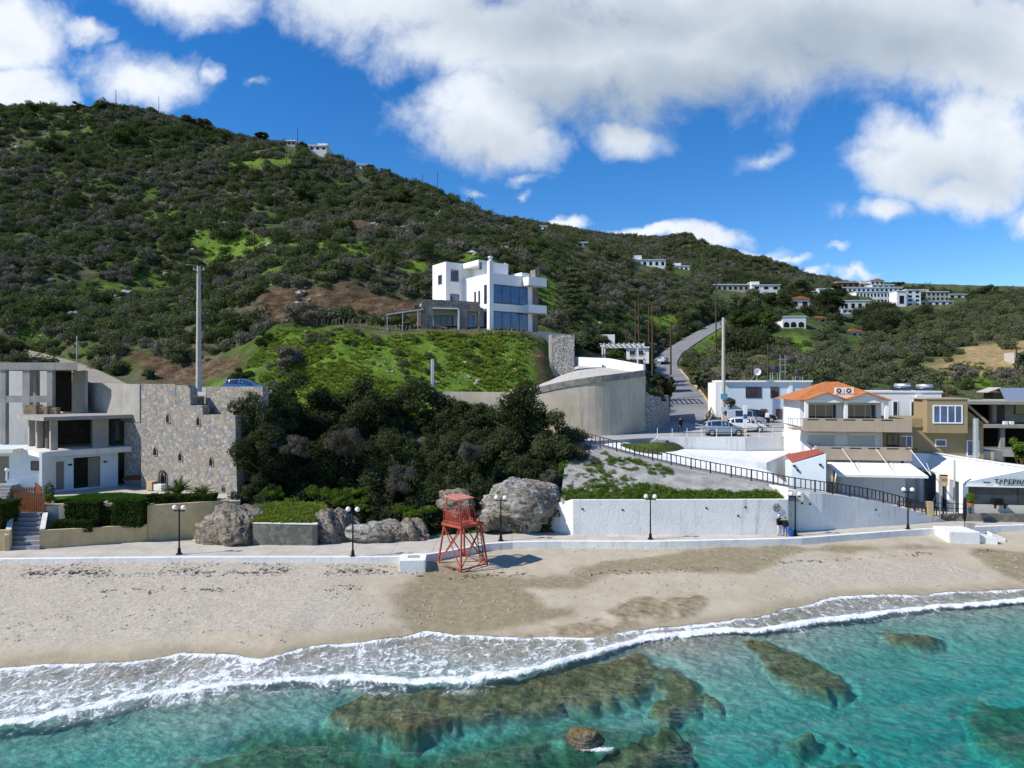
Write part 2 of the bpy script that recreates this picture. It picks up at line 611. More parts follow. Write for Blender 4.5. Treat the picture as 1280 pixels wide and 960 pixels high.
# ground under the built strip
for px, z1, z2, z3 in ((-400, 1.2, 2.5, 13.5), (-100, 1.2, 2.5, 13.5), (100, 1.2, 2.5, 13.2), (200, 1.2, 2.5, 12.6)):
    for Y, z in ((57, z1), (66, z2), (77, 4.0 if px < 150 else 9.5), (84, z3)):
        TER.append(((px - 640) / K * Y, Y, z))
for px in (310, 380, 450, 520, 590, 650):
    for Y, z in ((58, 1.2), (62, 2.6), (68, 6.3), (74, 9.4), (78.5, 12.2 - (0.9 if px > 500 else 0))):
        TER.append(((px - 640) / K * Y, Y, z))
for px in (720, 780, 840, 900, 950):
    for Y, z in ((60, 1.2), (63, 3.8), (67, 4.6), (72, 6.2), (82, 8.6), (92, 9.4)):
        TER.append(((px - 640) / K * Y, Y, z - (0.5 if px > 860 else 0)))
for px in (1010, 1090, 1180, 1280, 1450, 1700):
    for Y, z in ((62, 1.0), (67, 1.0), (80, 2.2), (92, 9.0)):
        TER.append(((px - 640) / K * Y, Y, z))
# far houses up the valley: name, label, left, right, top, foot, distance, paint, rows, columns, roof, upper block
FH = [
 ('house', 'small pale house on the skyline of the scrub hill, left of two', 354, 369, 176.5, 181.5, 285, 'oldwall', 1, 3, None, (0, .4, 1)),
 ('house', 'white stepped house on the skyline of the scrub hill, right of two', 386, 408, 182.5, 188, 284, 'offwhite', 1, 3, None, (.45, 1, 1.6)),
 ('house', 'tiny white house half hidden behind the crest below the red-brown trees', 443, 458, 206, 213, 300, 'white', 1, 2, None, None),
 ('house', 'white house on the crest just above the first low cloud', 672, 684, 282.5, 289, 430, 'white', 1, 2, None, None),
 ('house', 'small cream house with flat roof high on the slope above the villa', 722, 735, 303.5, 308, 300, 'offwhite', 1, 2, None, None),
 ('house', 'long white terrace of houses on the dark far hill, left group', 787, 832, 325, 333.5, 400, 'white', 1, 6, None, (.0, .35, 3)),
 ('house', 'white cluster house with chimneys on the dark far hill, right group', 838, 866, 332.5, 340, 410, 'white', 1, 5, None, (.2, .5, 2)),
 ('house', 'small white house on the dark far hill between white cluster and grey hotel', 893, 903, 344, 347.5, 420, 'white', 1, 2, None, None),
 ('hotel', 'long grey flat roofed building on the mid slope above the road', 889, 936, 356, 363.5, 330, 'oldwall', 1, 7, None, None),
 ('house', 'white flat roofed building joined right of the long grey one', 940, 975, 356.5, 363, 335, 'white', 1, 3, None, (0, .3, 2)),
 ('house', 'cream house with tiled roof in the trees of the valley', 988, 1012, 374, 385, 260, 'offwhite', 1, 2, 'tiles', None),
 ('house', 'low house with tiled roof behind the white arched house', 1015, 1033, 398, 403, 250, 'oldwall', 1, 2, 'tiles', None),
 ('house', 'cream two storey house with tiled roof alone in the dark wood', 1056, 1080, 415, 428, 270, 'offwhite', 2, 3, 'tiles', None),
 ('hotel', 'long white terraced hotel along the village hill, lowest tier', 1070, 1122, 365, 380, 415, 'white', 2, 12, None, None),
 ('hotel', 'pale blue upper tier of the terraced hotel on the village hill', 1048, 1128, 359.5, 366, 440, 'bluewhite', 1, 14, None, None),
 ('house', 'pale house with broad flat roof in front of the terraced hotel', 1053, 1088, 376, 388, 380, 'offwhite', 1, 4, None, None),
 ('house', 'white house with stepped roof below the broad flat roofed one', 1044, 1056, 380, 395, 372, 'white', 2, 2, None, None),
 ('house', 'white two storey house in front of the village beside the dark trees', 1053, 1072, 387, 396, 362, 'white', 2, 3, None, None),
 ('apartments', 'tall white block with blank side wall in the village', 1121, 1133, 364, 384, 398, 'white', 1, 1, None, None),
 ('apartments', 'four storey white apartment block with dark balconies in the village', 1133, 1151, 362.5, 383, 400, 'white', 4, 2, None, None),
 ('house', 'red and grey row of village houses right of the apartment block', 1153, 1186, 365, 376, 430, 'oldwall', 2, 6, None, (.1, .3, 2)),
 ('house', 'low white wall house at the right end of the village', 1186, 1212, 368, 373, 440, 'offwhite', 1, 3, None, None),
 ('house', 'dark brown double house on top of the village hill', 1045, 1074, 353, 360.5, 470, 'brownwood', 1, 4, None, None),
 ('house', 'cream house with low gable at the very top of the village hill', 1088, 1105, 351, 357, 480, 'offwhite', 1, 3, 'tiles', None),
 ('house', 'grey flat house left of the terraced hotel at the foot of the hill', 1008, 1022, 364.5, 368, 420, 'oldwall', 1, 3, None, None),
 ('house', 'white house with square windows at the left end of the village', 1023, 1041, 361, 368, 425, 'white', 1, 3, None, None),
 ('house', 'white terrace wall house under the red village row', 1150, 1192, 376.5, 382, 405, 'white', 1, 5, None, None),
 ('house', 'pale blue house above the upper hotel tier', 1090, 1118, 356, 361, 462, 'bluewhite', 1, 4, None, None),
 ('house', 'grey and white house between brown house and hill top gable', 1074, 1089, 354.5, 360, 475, 'oldwall', 1, 2, None, (.2, .8, 2)),
]
for _h in FH:
    T(((_h[2] + _h[3]) / 2, _h[5] + .6, _h[6] - 3))
    T(((_h[2] + _h[3]) / 2, _h[5] + 3.5, _h[6] - 28))
T((982, 410, 212), (982, 413, 198), (955, 416, 200))
TER = np.array(TER)
_d = np.hypot(TER[:, None, 0] - TER[None, :, 0], TER[:, None, 1] - TER[None, :, 1])
_n = len(TER)
_A = np.zeros((_n + 3, _n + 3)); _A[:_n, :_n] = -_d + np.eye(_n) * 0.4
_A[:_n, _n] = 1; _A[:_n, _n + 1] = TER[:, 0]; _A[:_n, _n + 2] = TER[:, 1]; _A[_n:, :_n] = _A[:_n, _n:].T
_w = np.linalg.solve(_A, np.concatenate([TER[:, 2], [0, 0, 0]]))

ROADC = [P(*q) for q in ((795, 549, 76), (845, 535, 86), (866, 513, 102), (857, 490, 120), (837, 468, 140), (828, 453, 158), (846, 436, 175), (872, 420, 195), (893, 408, 215), (908, 401, 240), (925, 396, 262))]
TRACK = [P(*q) for q in ((15, 436, 112), (45, 443, 104), (90, 455, 97), (130, 474, 90), (150, 486, 84))]


# ground dug away where the ramp and its apron are built
CARVE = [([((a - 640) / K * b, b) for a, b in ((735, 71.0), (800, 68.6), (870, 66.1), (950, 63.4), (990, 62), (990, 76), (822, 75.2), (775, 73.5))], 4.2)]


def rough_z(x, y):
    shp = np.shape(x)
    x = np.ravel(x).astype(float); y = np.ravel(y).astype(float)
    z = np.empty_like(x)
    for i in range(0, len(x), 20000):
        s = slice(i, i + 20000)
        d = np.hypot(x[s, None] - TER[None, :, 0], y[s, None] - TER[None, :, 1])
        z[s] = -d @ _w[:_n] + _w[_n] + _w[_n + 1] * x[s] + _w[_n + 2] * y[s]
    return z.reshape(shp)


def H(x, y):
    """height of the ground"""
    x = np.asarray(x, float); y = np.asarray(y, float)
    z = rough_z(x, y)
    far = sstep(95, 150, y)
    z = z + fbm(x, y, 38, 4, 3) * (0.3 + 3.6 * far * (1 - 0.85 * sstep(0.26, 0.32, x / y) * sstep(120, 180, y))) + fbm(x, y, 7, 3, 9) * (0.22 + 0.55 * far)
    z = z + fbm(x, y, 26, 5, 31, 0.6) * 9.0 * sstep(420, 520, y) * sstep(60, 130, x) * (1 - sstep(200, 260, x))
    for poly, top in CARVE:
        k = 1 - sstep(-0.2, 0.6, poly_sd(x, y, poly))
        z = z * (1 - k) + np.minimum(z, top) * k
    for pl, rad, fall in ((ROADC, 3.6, 5.0), (TRACK, 2.2, 3.0)):
        d, v = pl_dist(x, y, pl)
        k = 1 - sstep(rad, rad + fall, d)
        z = z * (1 - k) + (v - 0.22) * k
    return z


def Hp(x, y):
    return float(H(np.array([x]), np.array([y]))[0])


# plan polygons that colour the ground: bright grass, bare cut earth, pale rock
def pxpoly(*q):
    return [tuple(P(*a)[:2]) for a in q]
def ray_hit(px, py, y0=80, y1=700):
    """distance at which the line of sight through (px, py) meets the ground"""
    Y = np.linspace(y0, y1, 1600); x = (px - 640) / K * Y; z = CAMZ - (py - 480) / K * Y
    d = H(x, Y) - z; i = np.argmax(d > 0)
    return float(Y[i]) if d[i] > 0 else None


def gpoly(*q):
    return [tuple(P(a, b, ray_hit(a, b, 88) or 300)[:2]) for a, b in q]
GREEN = [gpoly((222, 296), (260, 284), (300, 288), (420, 303), (520, 328), (562, 340), (520, 342), (420, 322), (330, 312), (240, 308)),
         gpoly((100, 368), (165, 342), (195, 338), (190, 350), (125, 370)), gpoly((345, 352), (400, 347), (402, 336), (345, 338)),
         gpoly((60, 165), (110, 160), (120, 170), (70, 176)), gpoly((170, 270), (225, 262), (230, 272), (180, 280)), gpoly((290, 205), (350, 196), (400, 206), (330, 214)), gpoly((0, 258), (40, 256), (45, 264), (0, 266)),
         gpoly((555, 312), (600, 320), (625, 332), (580, 330)), gpoly((670, 352), (720, 345), (735, 372), (690, 392)),
         pxpoly((320, 487, 78), (345, 404, 93), (480, 409, 91), (690, 418, 95), (690, 480, 84), (560, 489, 78)),
         pxpoly((225, 485, 86), (300, 478, 86), (330, 440, 90), (320, 480, 80)),
         gpoly((728, 412), (735, 388), (780, 386), (838, 394), (852, 404), (800, 408), (765, 420)),
         gpoly((880, 428), (900, 412), (930, 428), (880, 440)), gpoly((965, 422), (1010, 422), (1022, 442), (990, 444)),
         gpoly((1165, 462), (1215, 452), (1290, 462), (1300, 484), (1185, 486)), gpoly((1085, 395), (1150, 388), (1160, 398), (1090, 408))]
EARTH = [pxpoly((318, 402, 103), (430, 405, 103), (545, 409, 101), (545, 376, 116), (480, 358, 113), (430, 354, 112.5), (330, 362, 111)),
         pxpoly((85, 436, 106), (160, 440, 101), (200, 478, 92), (300, 486, 86), (300, 462, 92), (180, 450, 99), (120, 428, 108)),
         pxpoly((440, 285, 178), (500, 300, 172), (510, 310, 160), (450, 295, 168)),
         pxpoly((655, 420, 92), (690, 425, 92), (690, 478, 86), (670, 476, 87))]
SANDY = [gpoly((1142, 462), (1180, 446), (1230, 430), (1340, 424), (1340, 462), (1240, 470), (1190, 472))]


def cover(x, y):
    nz = fbm(x, y, 9, 4, 21) * 3.2
    def m(polys, soft):
        out = np.zeros(np.shape(x))
        for p in polys:
            out = np.maximum(out, 1 - sstep(-soft, soft, poly_sd(x, y, p) + nz * np.clip((y - 60) / 60, .2, 1.5)))
        return out
    return m(GREEN, 1.5), m(EARTH, 1.2), m(SANDY, 3.0)


def earth_mat():
    m, t = mat_new('hillside_ground')
    p = tex_pos(t)
    gr, ea, sa = t.attr('green'), t.attr('earth'), t.attr('sandy')
    n1, n2, n3 = t.noise(p, 0.06, 6, 0.65), t.noise(p, 0.45, 5, 0.65), t.noise(p, 2.6, 4, 0.6)
    soil = t.mix(t.smooth(n2, 0.35, 0.65), (0.070, 0.068, 0.042), (0.125, 0.115, 0.070))
    grass = t.mix(t.smooth(n2, 0.3, 0.7), (0.030, 0.060, 0.010), (0.085, 0.130, 0.022))
    c = t.mix(t.smooth(n1, 0.43, 0.56), soil, grass)
    bright = t.mix(t.smooth(n2, 0.3, 0.7), (0.065, 0.125, 0.016), (0.155, 0.235, 0.030))
    bright = t.mix(t.math('MULTIPLY', t.smooth(n3, 0.5, 0.7), 0.55), bright, (0.045, 0.075, 0.014))
    c = t.mix(gr, c, bright)
    mp = t.new('ShaderNodeMapping'); mp.inputs['Scale'].default_value = (1, 1, 2.6); t.link(p, mp.inputs[0])
    st = t.noise(mp.outputs[0], 0.55, 6, 0.7, 0.6)
    cut = t.ramp(st, [(0.3, (0.040, 0.026, 0.016)), (0.48, (0.095, 0.062, 0.036)), (0.62, (0.17, 0.12, 0.07)), (0.75, (0.30, 0.25, 0.17))])
    c = t.mix(ea, c, cut)
    tan = t.ramp(st, [(0.3, (0.16, 0.15, 0.05)), (0.5, (0.30, 0.22, 0.11)), (0.7, (0.42, 0.30, 0.17))])
    c = t.mix(sa, c, tan)
    return finish(m, t, principled(t, c, 0.95, 0.1, 0, bump(t, t.math('ADD', n3, t.math('MULTIPLY', st, 1.5)), 0.9, 0.25)))


def build_hills():
    px = np.linspace(-420, 1700, 480)
    Y = np.concatenate([np.linspace(57, 125, 170), np.geomspace(126, 720, 250)])
    X = (px[None, :] - 640) / K * Y[:, None]
    YY = np.repeat(Y[:, None], len(px), 1)
    Z = H(X, YY)
    gr, ea, sa = cover(X, YY)
    # broken ledges where the slope has been cut
    Z = Z + ea * fbm(X * 1.0, YY, 2.2, 4, 77, 0.6) * 0.9
    me = np_mesh('hills', np.stack([X.ravel(), YY.ravel(), Z.ravel()], 1), grid_faces(len(Y), len(px)), True)
    add_attr(me, 'green', gr); add_attr(me, 'earth', ea); add_attr(me, 'sandy', sa)
    tag(link_mesh('hills', me, earth_mat()), kind='structure')
build_hills()


# ------------------------------------------------------------------ beach and sea bed
def ysw(x): return interp_pl(x, SWASH)
def ycb(x): return interp_pl(x, CURB)


def shore_z(x, y):
    a, b = ysw(x), ycb(x)
    t = np.clip((y - a) / (b - a), 0, 1.0)
    zs = np.interp(x, [-40, -12, -6, 60], [1.80, 1.66, 1.5, 1.5])
    up = 0.22 + (zs - 0.22) * t ** 0.85
    d = np.maximum(a - y, 0)
    dn = 0.22 - 0.11 * np.minimum(d, 6) - 0.15 * np.maximum(d - 6, 0)
    z = np.where(y > a, up, np.maximum(dn, -5.5))
    z = z + fbm(x, y, 3.5, 3, 5) * 0.05 * sstep(0, 3, y - a) + fbm(x, y, 0.9, 3, 8) * 0.034
    return z


def seapoly(*q):
    return [tuple(G(a, b, -0.55)[:2]) for a, b in q]
REEF = [(seapoly((470, 872), (560, 866), (640, 855), (720, 842), (796, 822), (830, 831), (822, 848), (806, 872), (780, 892), (742, 893), (705, 884), (690, 900), (610, 905), (520, 926), (430, 918), (405, 893)), -0.24),
        (seapoly((832, 838), (862, 850), (882, 878), (838, 900), (806, 896), (822, 866)), -0.36),
        (seapoly((925, 808), (960, 808), (1015, 822), (1062, 858), (1045, 876), (995, 870), (955, 842)), -0.32),
        (seapoly((250, 945), (340, 918), (420, 932), (520, 940), (600, 915), (690, 910), (690, 960), (640, 1010), (230, 1010)), -1.0),
        (seapoly((705, 965), (760, 925), (835, 905), (850, 935), (800, 965), (740, 990)), -0.55),
        (seapoly((880, 938), (1000, 925), (1120, 938), (1160, 960), (1150, 1010), (860, 1010)), -1.35),
        (seapoly((1205, 872), (1280, 858), (1350, 915), (1290, 930), (1222, 905)), -1.3),
        (seapoly((1085, 792), (1180, 800), (1175, 818), (1100, 808)), -0.22),
        (seapoly((880, 868), (912, 872), (900, 884), (880, 880)), -0.5),
        (seapoly((990, 905), (1040, 900), (1060, 915), (1000, 920)), -0.7)]
BROCK = [tuple(G(a, b, 0.45)[:2]) for a, b in ((650, 792), (720, 780), (750, 766), (800, 752), (850, 744), (905, 750), (880, 764), (830, 776), (740, 790))]

WEEDY = seapoly((230, 965), (330, 912), (420, 906), (540, 920), (640, 900), (690, 893), (745, 890), (800, 895), (875, 892), (860, 1000), (230, 1010))

WET = [tuple(G(a, b, 0.95)[:2]) for a, b in ((470, 745), (505, 728), (545, 712), (600, 716), (680, 722), (760, 706), (830, 700), (900, 690), (1000, 690), (1120, 685), (1300, 690), (1420, 680), (1420, 722), (1290, 728), (1200, 690), (1010, 697), (940, 715), (880, 722), (800, 742), (735, 742), (720, 760), (640, 775), (560, 785), (505, 785), (500, 768))]
DRY = [tuple(G(a, b, 0.8)[:2]) for a, b in ((655, 738), (720, 735), (760, 722), (850, 718), (960, 724), (1010, 740), (960, 756), (880, 752), (800, 745), (740, 756), (690, 752))]
PEB1 = [tuple(G(a, b, 0.9)[:2]) for a, b in ((-100, 720), (200, 708), (420, 710), (470, 740), (500, 775), (440, 792), (300, 790), (120, 800), (-100, 806))]
PEB2 = [tuple(G(a, b, 0.8)[:2]) for a, b in ((940, 708), (1010, 698), (1070, 706), (1160, 702), (1250, 714), (1262, 725), (1180, 735), (1080, 742), (1010, 730), (950, 718))]


def shore_mat():
    m, t = mat_new('beach')
    p = tex_pos(t)
    wet, peb, reef, rock = t.attr('wet'), t.attr('pebble'), t.attr('reef'), t.attr('rock')
    n1, n2, n3, n4 = t.noise(p, 0.35, 6, 0.65), t.noise(p, 2.2, 5, 0.65), t.noise(p, 11, 3, 0.7), t.noise(p, 30, 2, 0.6)
    sand = t.mix(t.smooth(n1, 0.3, 0.7), (0.405, 0.345, 0.245), (0.49, 0.428, 0.318))
    sand = t.mix(t.math('MULTIPLY', t.smooth(n2, 0.5, 0.75), 0.25), sand, (0.36, 0.28, 0.19))
    vo = t.new('ShaderNodeTexVoronoi'); vo.inputs['Scale'].default_value = 9.0; t.link(p, vo.inputs['Vector'])
    sc = t.new('ShaderNodeSeparateColor'); t.link(vo.outputs['Color'], sc.inputs[0])
    pebc = t.mix(sc.outputs[0], (0.33, 0.287, 0.225), (0.55, 0.50, 0.415))
    pebc = t.mix(t.math('MULTIPLY', t.smooth(n3, 0.5, 0.68), 0.6), pebc, (0.28, 0.25, 0.21))
    c = t.mix(t.math('MULTIPLY', peb, t.smooth(n2, 0.25, 0.6, 0.35, 0.9)), sand, pebc)
    sand = t.mix(t.attr('under'), sand, t.mix(t.smooth(n2, 0.3, 0.7), (0.47, 0.43, 0.35), (0.58, 0.54, 0.45)))
    c = t.mix(t.math('MULTIPLY', peb, t.smooth(n2, 0.25, 0.6, 0.35, 0.9)), sand, pebc)
    wetc = t.mix(t.smooth(n2, 0.35, 0.7), (0.235, 0.195, 0.110), (0.32, 0.27, 0.168))
    c = t.mix(wet, c, wetc)
    c = t.mix(t.math('MULTIPLY', t.smooth(n4, 0.62, 0.74), 0.5), c, (0.16, 0.12, 0.08))
    rk = t.ramp(n2, [(0.3, (0.15, 0.11, 0.065)), (0.5, (0.27, 0.215, 0.13)), (0.7, (0.38, 0.33, 0.24))])
    c = t.mix(rock, c, rk)
    mp = t.new('ShaderNodeMapping'); mp.inputs['Scale'].default_value = (1.0, 0.35, 1.0); mp.inputs['Rotation'].default_value = (0, 0, 0.35); t.link(p, mp.inputs[0])
    rn = t.noise(mp.outputs[0], 1.6, 7, 0.72, 0.5)
    rf = t.ramp(rn, [(0.30, (0.045, 0.034, 0.014)), (0.43, (0.15, 0.110, 0.040)), (0.54, (0.30, 0.215, 0.085)), (0.72, (0.46, 0.35, 0.17))])
    c = t.mix(reef, c, rf)
    h = t.math('ADD', t.math('MULTIPLY', n3, 0.5), t.math('ADD', n2, t.math('MULTIPLY', t.math('MULTIPLY', rn, reef), 5.0)))
    rough = t.math('SUBTRACT', 0.95, t.math('MULTIPLY', wet, 0.35))
    return finish(m, t, principled(t, c, rough, 0.25, 0, bump(t, h, 0.5, 0.10)))


def build_beach():
    px = np.linspace(-380, 1680, 640)
    Y = np.concatenate([np.linspace(12, 24, 30)[:-1], np.linspace(24, 66, 430)])
    X = (px[None, :] - 640) / K * Y[:, None]
    YY = np.repeat(Y[:, None], len(px), 1)
    Z = shore_z(X, YY)
    nz = fbm(X, YY, 2.4, 4, 55) * 0.9
    reef = np.zeros_like(X)
    for poly, hgt in REEF:
        sd = poly_sd(X, YY, poly) + nz * 1.2 + fbm(X, YY, 0.7, 3, 57) * 0.35
        k = (1 - sstep(-0.45, 0.20, sd)) * (1.0 if hgt > -.7 else 0.85)
        reef = np.maximum(reef, k)
        k2 = 1 - sstep(-0.55, 0.25, sd)
        Z = Z * (1 - k2) + np.maximum(hgt + 0.16 * fbm(X, YY, 1.3, 5, 66, 0.6) + 0.10 * np.abs(fbm(X + YY, YY, 0.8, 3, 67)), Z) * k2
        Z = Z - 0.14 * np.exp(-((sd - 0.2) / 0.25) ** 2)
    patch = sstep(0.25, 0.7, fbm(X, YY, 5.5, 5, 91, 0.6)) * sstep(1.0, 2.2, -Z) * 0.6
    reef = np.maximum(reef, patch)
    wd_ = (1 - sstep(-1.0, 0.8, poly_sd(X, YY, WEEDY) + nz * 1.4)) * sstep(-0.55, 0.15, fbm(X, YY, 1.9, 4, 58, 0.6) + 0.2)
    reef = np.maximum(reef, wd_ * 0.85)
    sd = poly_sd(X, YY, BROCK) + nz * 0.8
    rock = 1 - sstep(-0.4, 0.3, sd)
    rock = rock * sstep(-0.2, 0.25, fbm(X, YY, 1.7, 4, 14) + 0.15)
    Z = Z + rock * (0.10 + 0.10 * fbm(X, YY, 0.8, 3, 15))
    n2 = fbm(X, YY, 2.5, 5, 41) * 1.3
    wet = 1 - sstep(-0.8, 0.5, poly_sd(X, YY, WET) + n2)
    wet *= sstep(-0.6, 0.5, poly_sd(X, YY, DRY) + n2 * 0.8)
    sw = YY - ysw(X)
    wet = np.maximum(wet, (1 - sstep(0.0, 1.6, sw + n2 * 0.5)) * 0.6)
    peb = np.maximum(1 - sstep(-2.0, 0.8, poly_sd(X, YY, PEB1) + n2), 1 - sstep(-0.8, 0.4, poly_sd(X, YY, PEB2) + n2))
    peb = np.maximum(peb, 0.9 * (1 - sstep(0.3, 2.2, np.abs(YY - ycb(X) + 1.0))) * (X < -6))
    me = np_mesh('beach', np.stack([X.ravel(), YY.ravel(), Z.ravel()], 1), grid_faces(len(Y), len(px)), True)
    add_attr(me, 'wet', wet * sstep(-0.5, 0.3, sw + 0.5) ); add_attr(me, 'pebble', peb * sstep(0.5, 2.5, sw)); add_attr(me, 'reef', reef); add_attr(me, 'rock', rock); add_attr(me, 'under', sstep(1.0, 3.5, -sw))
    tag(link_mesh('beach', me, shore_mat()), kind='structure')
build_beach()


def sea_mat():
    m, t = mat_new('sea_water')
    p = tex_pos(t)
    f = t.attr('foam')
    wv = t.vmath('ADD', p, t.vmath('MULTIPLY', t.vmath('SUBTRACT', t.new('ShaderNodeTexNoise').outputs['Color'], (0.5, 0.5, 0.5)), (0.0, 0.0, 0.0)))
    nn = t.new('ShaderNodeTexNoise'); nn.inputs['Scale'].default_value = 1.3; nn.inputs['Detail'].default_value = 4; t.link(p, nn.inputs['Vector'])
    dv = t.vmath('ADD', p, t.vmath('MULTIPLY', t.vmath('SUBTRACT', nn.outputs['Color'], (0.5, 0.5, 0.5)), (1.1, 1.1, 0)))
    mp = t.new('ShaderNodeMapping'); mp.inputs['Scale'].default_value = (1.0, 0.50, 0.0); mp.inputs['Rotation'].default_value = (0, 0, 0.5); t.link(dv, mp.inputs[0])
    def strands(scale, k):
        """foam drawn out in branching strands: the ridges of a stretched noise"""
        n_ = t.noise(mp.outputs[0], scale, 5, 0.58, 0.9)
        return t.math('MULTIPLY', t.math('ABSOLUTE', t.math('SUBTRACT', n_, 0.5)), k)
    l = t.math('MINIMUM', strands(1.1, 6.5), t.math('ADD', strands(2.6, 6.0), 0.10))
    nf = t.noise(p, 2.0, 6, 0.7)
    nf2 = t.noise(p, 9.0, 4, 0.7)
    l = t.math('ADD', l, t.math('MULTIPLY', t.math('SUBTRACT', nf, 0.5), 0.9))
    l = t.math('ADD', l, t.math('MULTIPLY', t.math('SUBTRACT', nf2, 0.5), 0.35))
    fm = t.smooth(t.math('SUBTRACT', f, l), -0.02, 0.30)
    film = t.math('MULTIPLY', t.smooth(f, 0.05, 0.5), t.smooth(nf, 0.3, 0.75, 0.12, 0.42))
    fm = t.math('MAXIMUM', fm, film)
    fm = t.math('MULTIPLY', fm, t.smooth(f, 0.0, 0.12))
    tr = t.new('ShaderNodeBsdfTransparent'); tr.inputs[0].default_value = (0.97, 0.99, 0.99, 1)
    gl = t.new('ShaderNodeBsdfGlossy'); gl.inputs['Roughness'].default_value = 0.06
    mp2 = t.new('ShaderNodeMapping'); mp2.inputs['Scale'].default_value = (1.0, 1.7, 1.0); mp2.inputs['Rotation'].default_value = (0, 0, 0.2); t.link(p, mp2.inputs[0])
    h = t.math('ADD', t.noise(mp2.outputs[0], 1.8, 6, 0.62, 0.4), t.math('MULTIPLY', t.noise(mp2.outputs[0], 0.45, 3, 0.5), 2.2))
    nb = bump(t, h, 0.85, 0.30)
    t.link(nb, gl.inputs['Normal'])
    fr = t.new('ShaderNodeFresnel'); fr.inputs['IOR'].default_value = 1.33; t.link(nb, fr.inputs['Normal'])
    wmix = t.new('ShaderNodeMixShader')
    t.link(t.math('MULTIPLY', fr.outputs[0], 0.75, clamp=True), wmix.inputs[0]); t.link(tr.outputs[0], wmix.inputs[1]); t.link(gl.outputs[0], wmix.inputs[2])
    fo = principled(t, t.mix(nf2, (0.80, 0.83, 0.85), (0.93, 0.95, 0.96)), 0.9, 0.2, 0, bump(t, t.math('ADD', nf2, nf), 0.8, 0.12))
    mx = t.new('ShaderNodeMixShader')
    t.link(t.math('MULTIPLY', fm, 0.96), mx.inputs[0]); t.link(wmix.outputs[0], mx.inputs[1]); t.link(fo, mx.inputs[2])
    o = t.new('ShaderNodeOutputMaterial'); t.link(mx.outputs[0], o.inputs[0])
    va = t.new('ShaderNodeVolumeAbsorption'); va.inputs['Color'].default_value = (0.0, 0.905, 0.915, 1); va.inputs['Density'].default_value = 0.46
    t.link(va.outputs[0], o.inputs[1])
    return m


def build_sea():
    px = np.linspace(-400, 1700, 620)
    Y = np.concatenate([np.linspace(10, 24, 40)[:-1], np.linspace(24, 58, 400)])
    X = (px[None, :] - 640) / K * Y[:, None]
    YY = np.repeat(Y[:, None], len(px), 1)
    zb = shore_z(X, YY)
    dsw = ysw(X) - YY                                  # metres seaward of the swash edge
    dsw = dsw + fbm(X, YY, 2.2, 3, 12) * 0.35
    yc = interp_pl(X, CREST)
    dc = YY - yc + fbm(X, YY, 1.6, 4, 33) * 0.30        # metres landward of the breaking crest
    wave = fbm(X, YY * 1.6, 2.6, 4, 71) * 0.06 + 0.05 * np.sin((YY - yc) * 1.6 + fbm(X, YY, 8, 2, 4) * 2.0) * sstep(0.5, 4, -dc)
    Z = wave
    strong = np.interp(X, [-30, -18, -6, -2, 2, 8, 20, 40], [0.75, 0.7, 0.62, 0.8, 1, 1, 1, 0.9])
    lump = 1 + 0.5 * fbm(X, YY, 0.5, 3, 44)
    Z = Z + 0.25 * strong * np.exp(-np.where(dc > 0, dc / 0.75, dc / 0.45) ** 2) * lump
    Z = np.maximum(Z, zb + 0.035 * sstep(-0.05, 0.35, dsw))
    Z = np.where(dsw < -0.05, zb - 0.12, Z)
    foam = np.exp(-np.where(dc > 0, dc / 0.50, dc / 0.24) ** 2) * 1.5 * strong
    lacy = sstep(-0.35, 0.5, dc) * sstep(0.0, 0.18, dsw)
    amt = np.interp(X, [-30, -18, -10, -4, 2, 8, 20, 30, 45], [0.30, 0.28, 0.29, 0.28, 0.21, 0.17, 0.15, 0.15, 0.18])
    edge = np.exp(-((dsw - 0.25) / 0.30) ** 2) * 0.42
    near = 0.26 * np.exp(-np.maximum(dc, 0) / 0.8)
    foam = np.maximum(foam, (lacy * (amt + near) + edge * lacy) * (0.85 + 0.5 * fbm(X, YY, 3.0, 3, 88)))
    trail = 0.34 * sstep(-2.4, -0.2, dc) * (dc <= 0.4) * np.interp(X, [-30, -8, 0, 6, 40], [1, 0.9, 0.55, 0.45, 0.4]) * (0.7 + 1.1 * fbm(X, YY, 2.2, 3, 19))
    foam = np.maximum(foam, trail)
    ex, ey = ER[0] - 0.1, ER[1] - 0.45
    dr = np.hypot((X - ex - 0.35) / 0.75, (YY - ey) / 0.28) + fbm(X, YY, 0.6, 3, 7) * 0.3
    foam = np.maximum(foam, 1.0 - dr * 0.8)
    foam = np.clip(foam, 0, 1.5) * (dsw > -0.05)
    n = X.size
    top = np.stack([X.ravel(), YY.ravel(), Z.ravel()], 1)
    f = grid_faces(len(Y), len(px))
    nr, nc = len(Y), len(px)
    bot = top.copy(); bot[:, 2] = np.minimum(-8.0, 0)
    side = []
    for a in (np.arange(nc), np.arange(nc) + (nr - 1) * nc, np.arange(nr) * nc, np.arange(nr) * nc + nc - 1):
        side.append(np.stack([a[:-1], a[1:], a[1:] + n, a[:-1] + n], 1))
    fl = np.concatenate([f, f[:, ::-1] + n] + side)
    me = np_mesh('sea', np.concatenate([top, bot]), fl, True)
    add_attr(me, 'foam', np.concatenate([foam.ravel(), np.zeros(n)]))
    tag(link_mesh('sea', me, sea_mat()), kind='structure')
    b = bmesh.new(); b.from_mesh(me); bmesh.ops.recalc_face_normals(b, faces=b.faces); b.to_mesh(me); b.free()
ER = G(735, 928, 0.0)
build_sea()


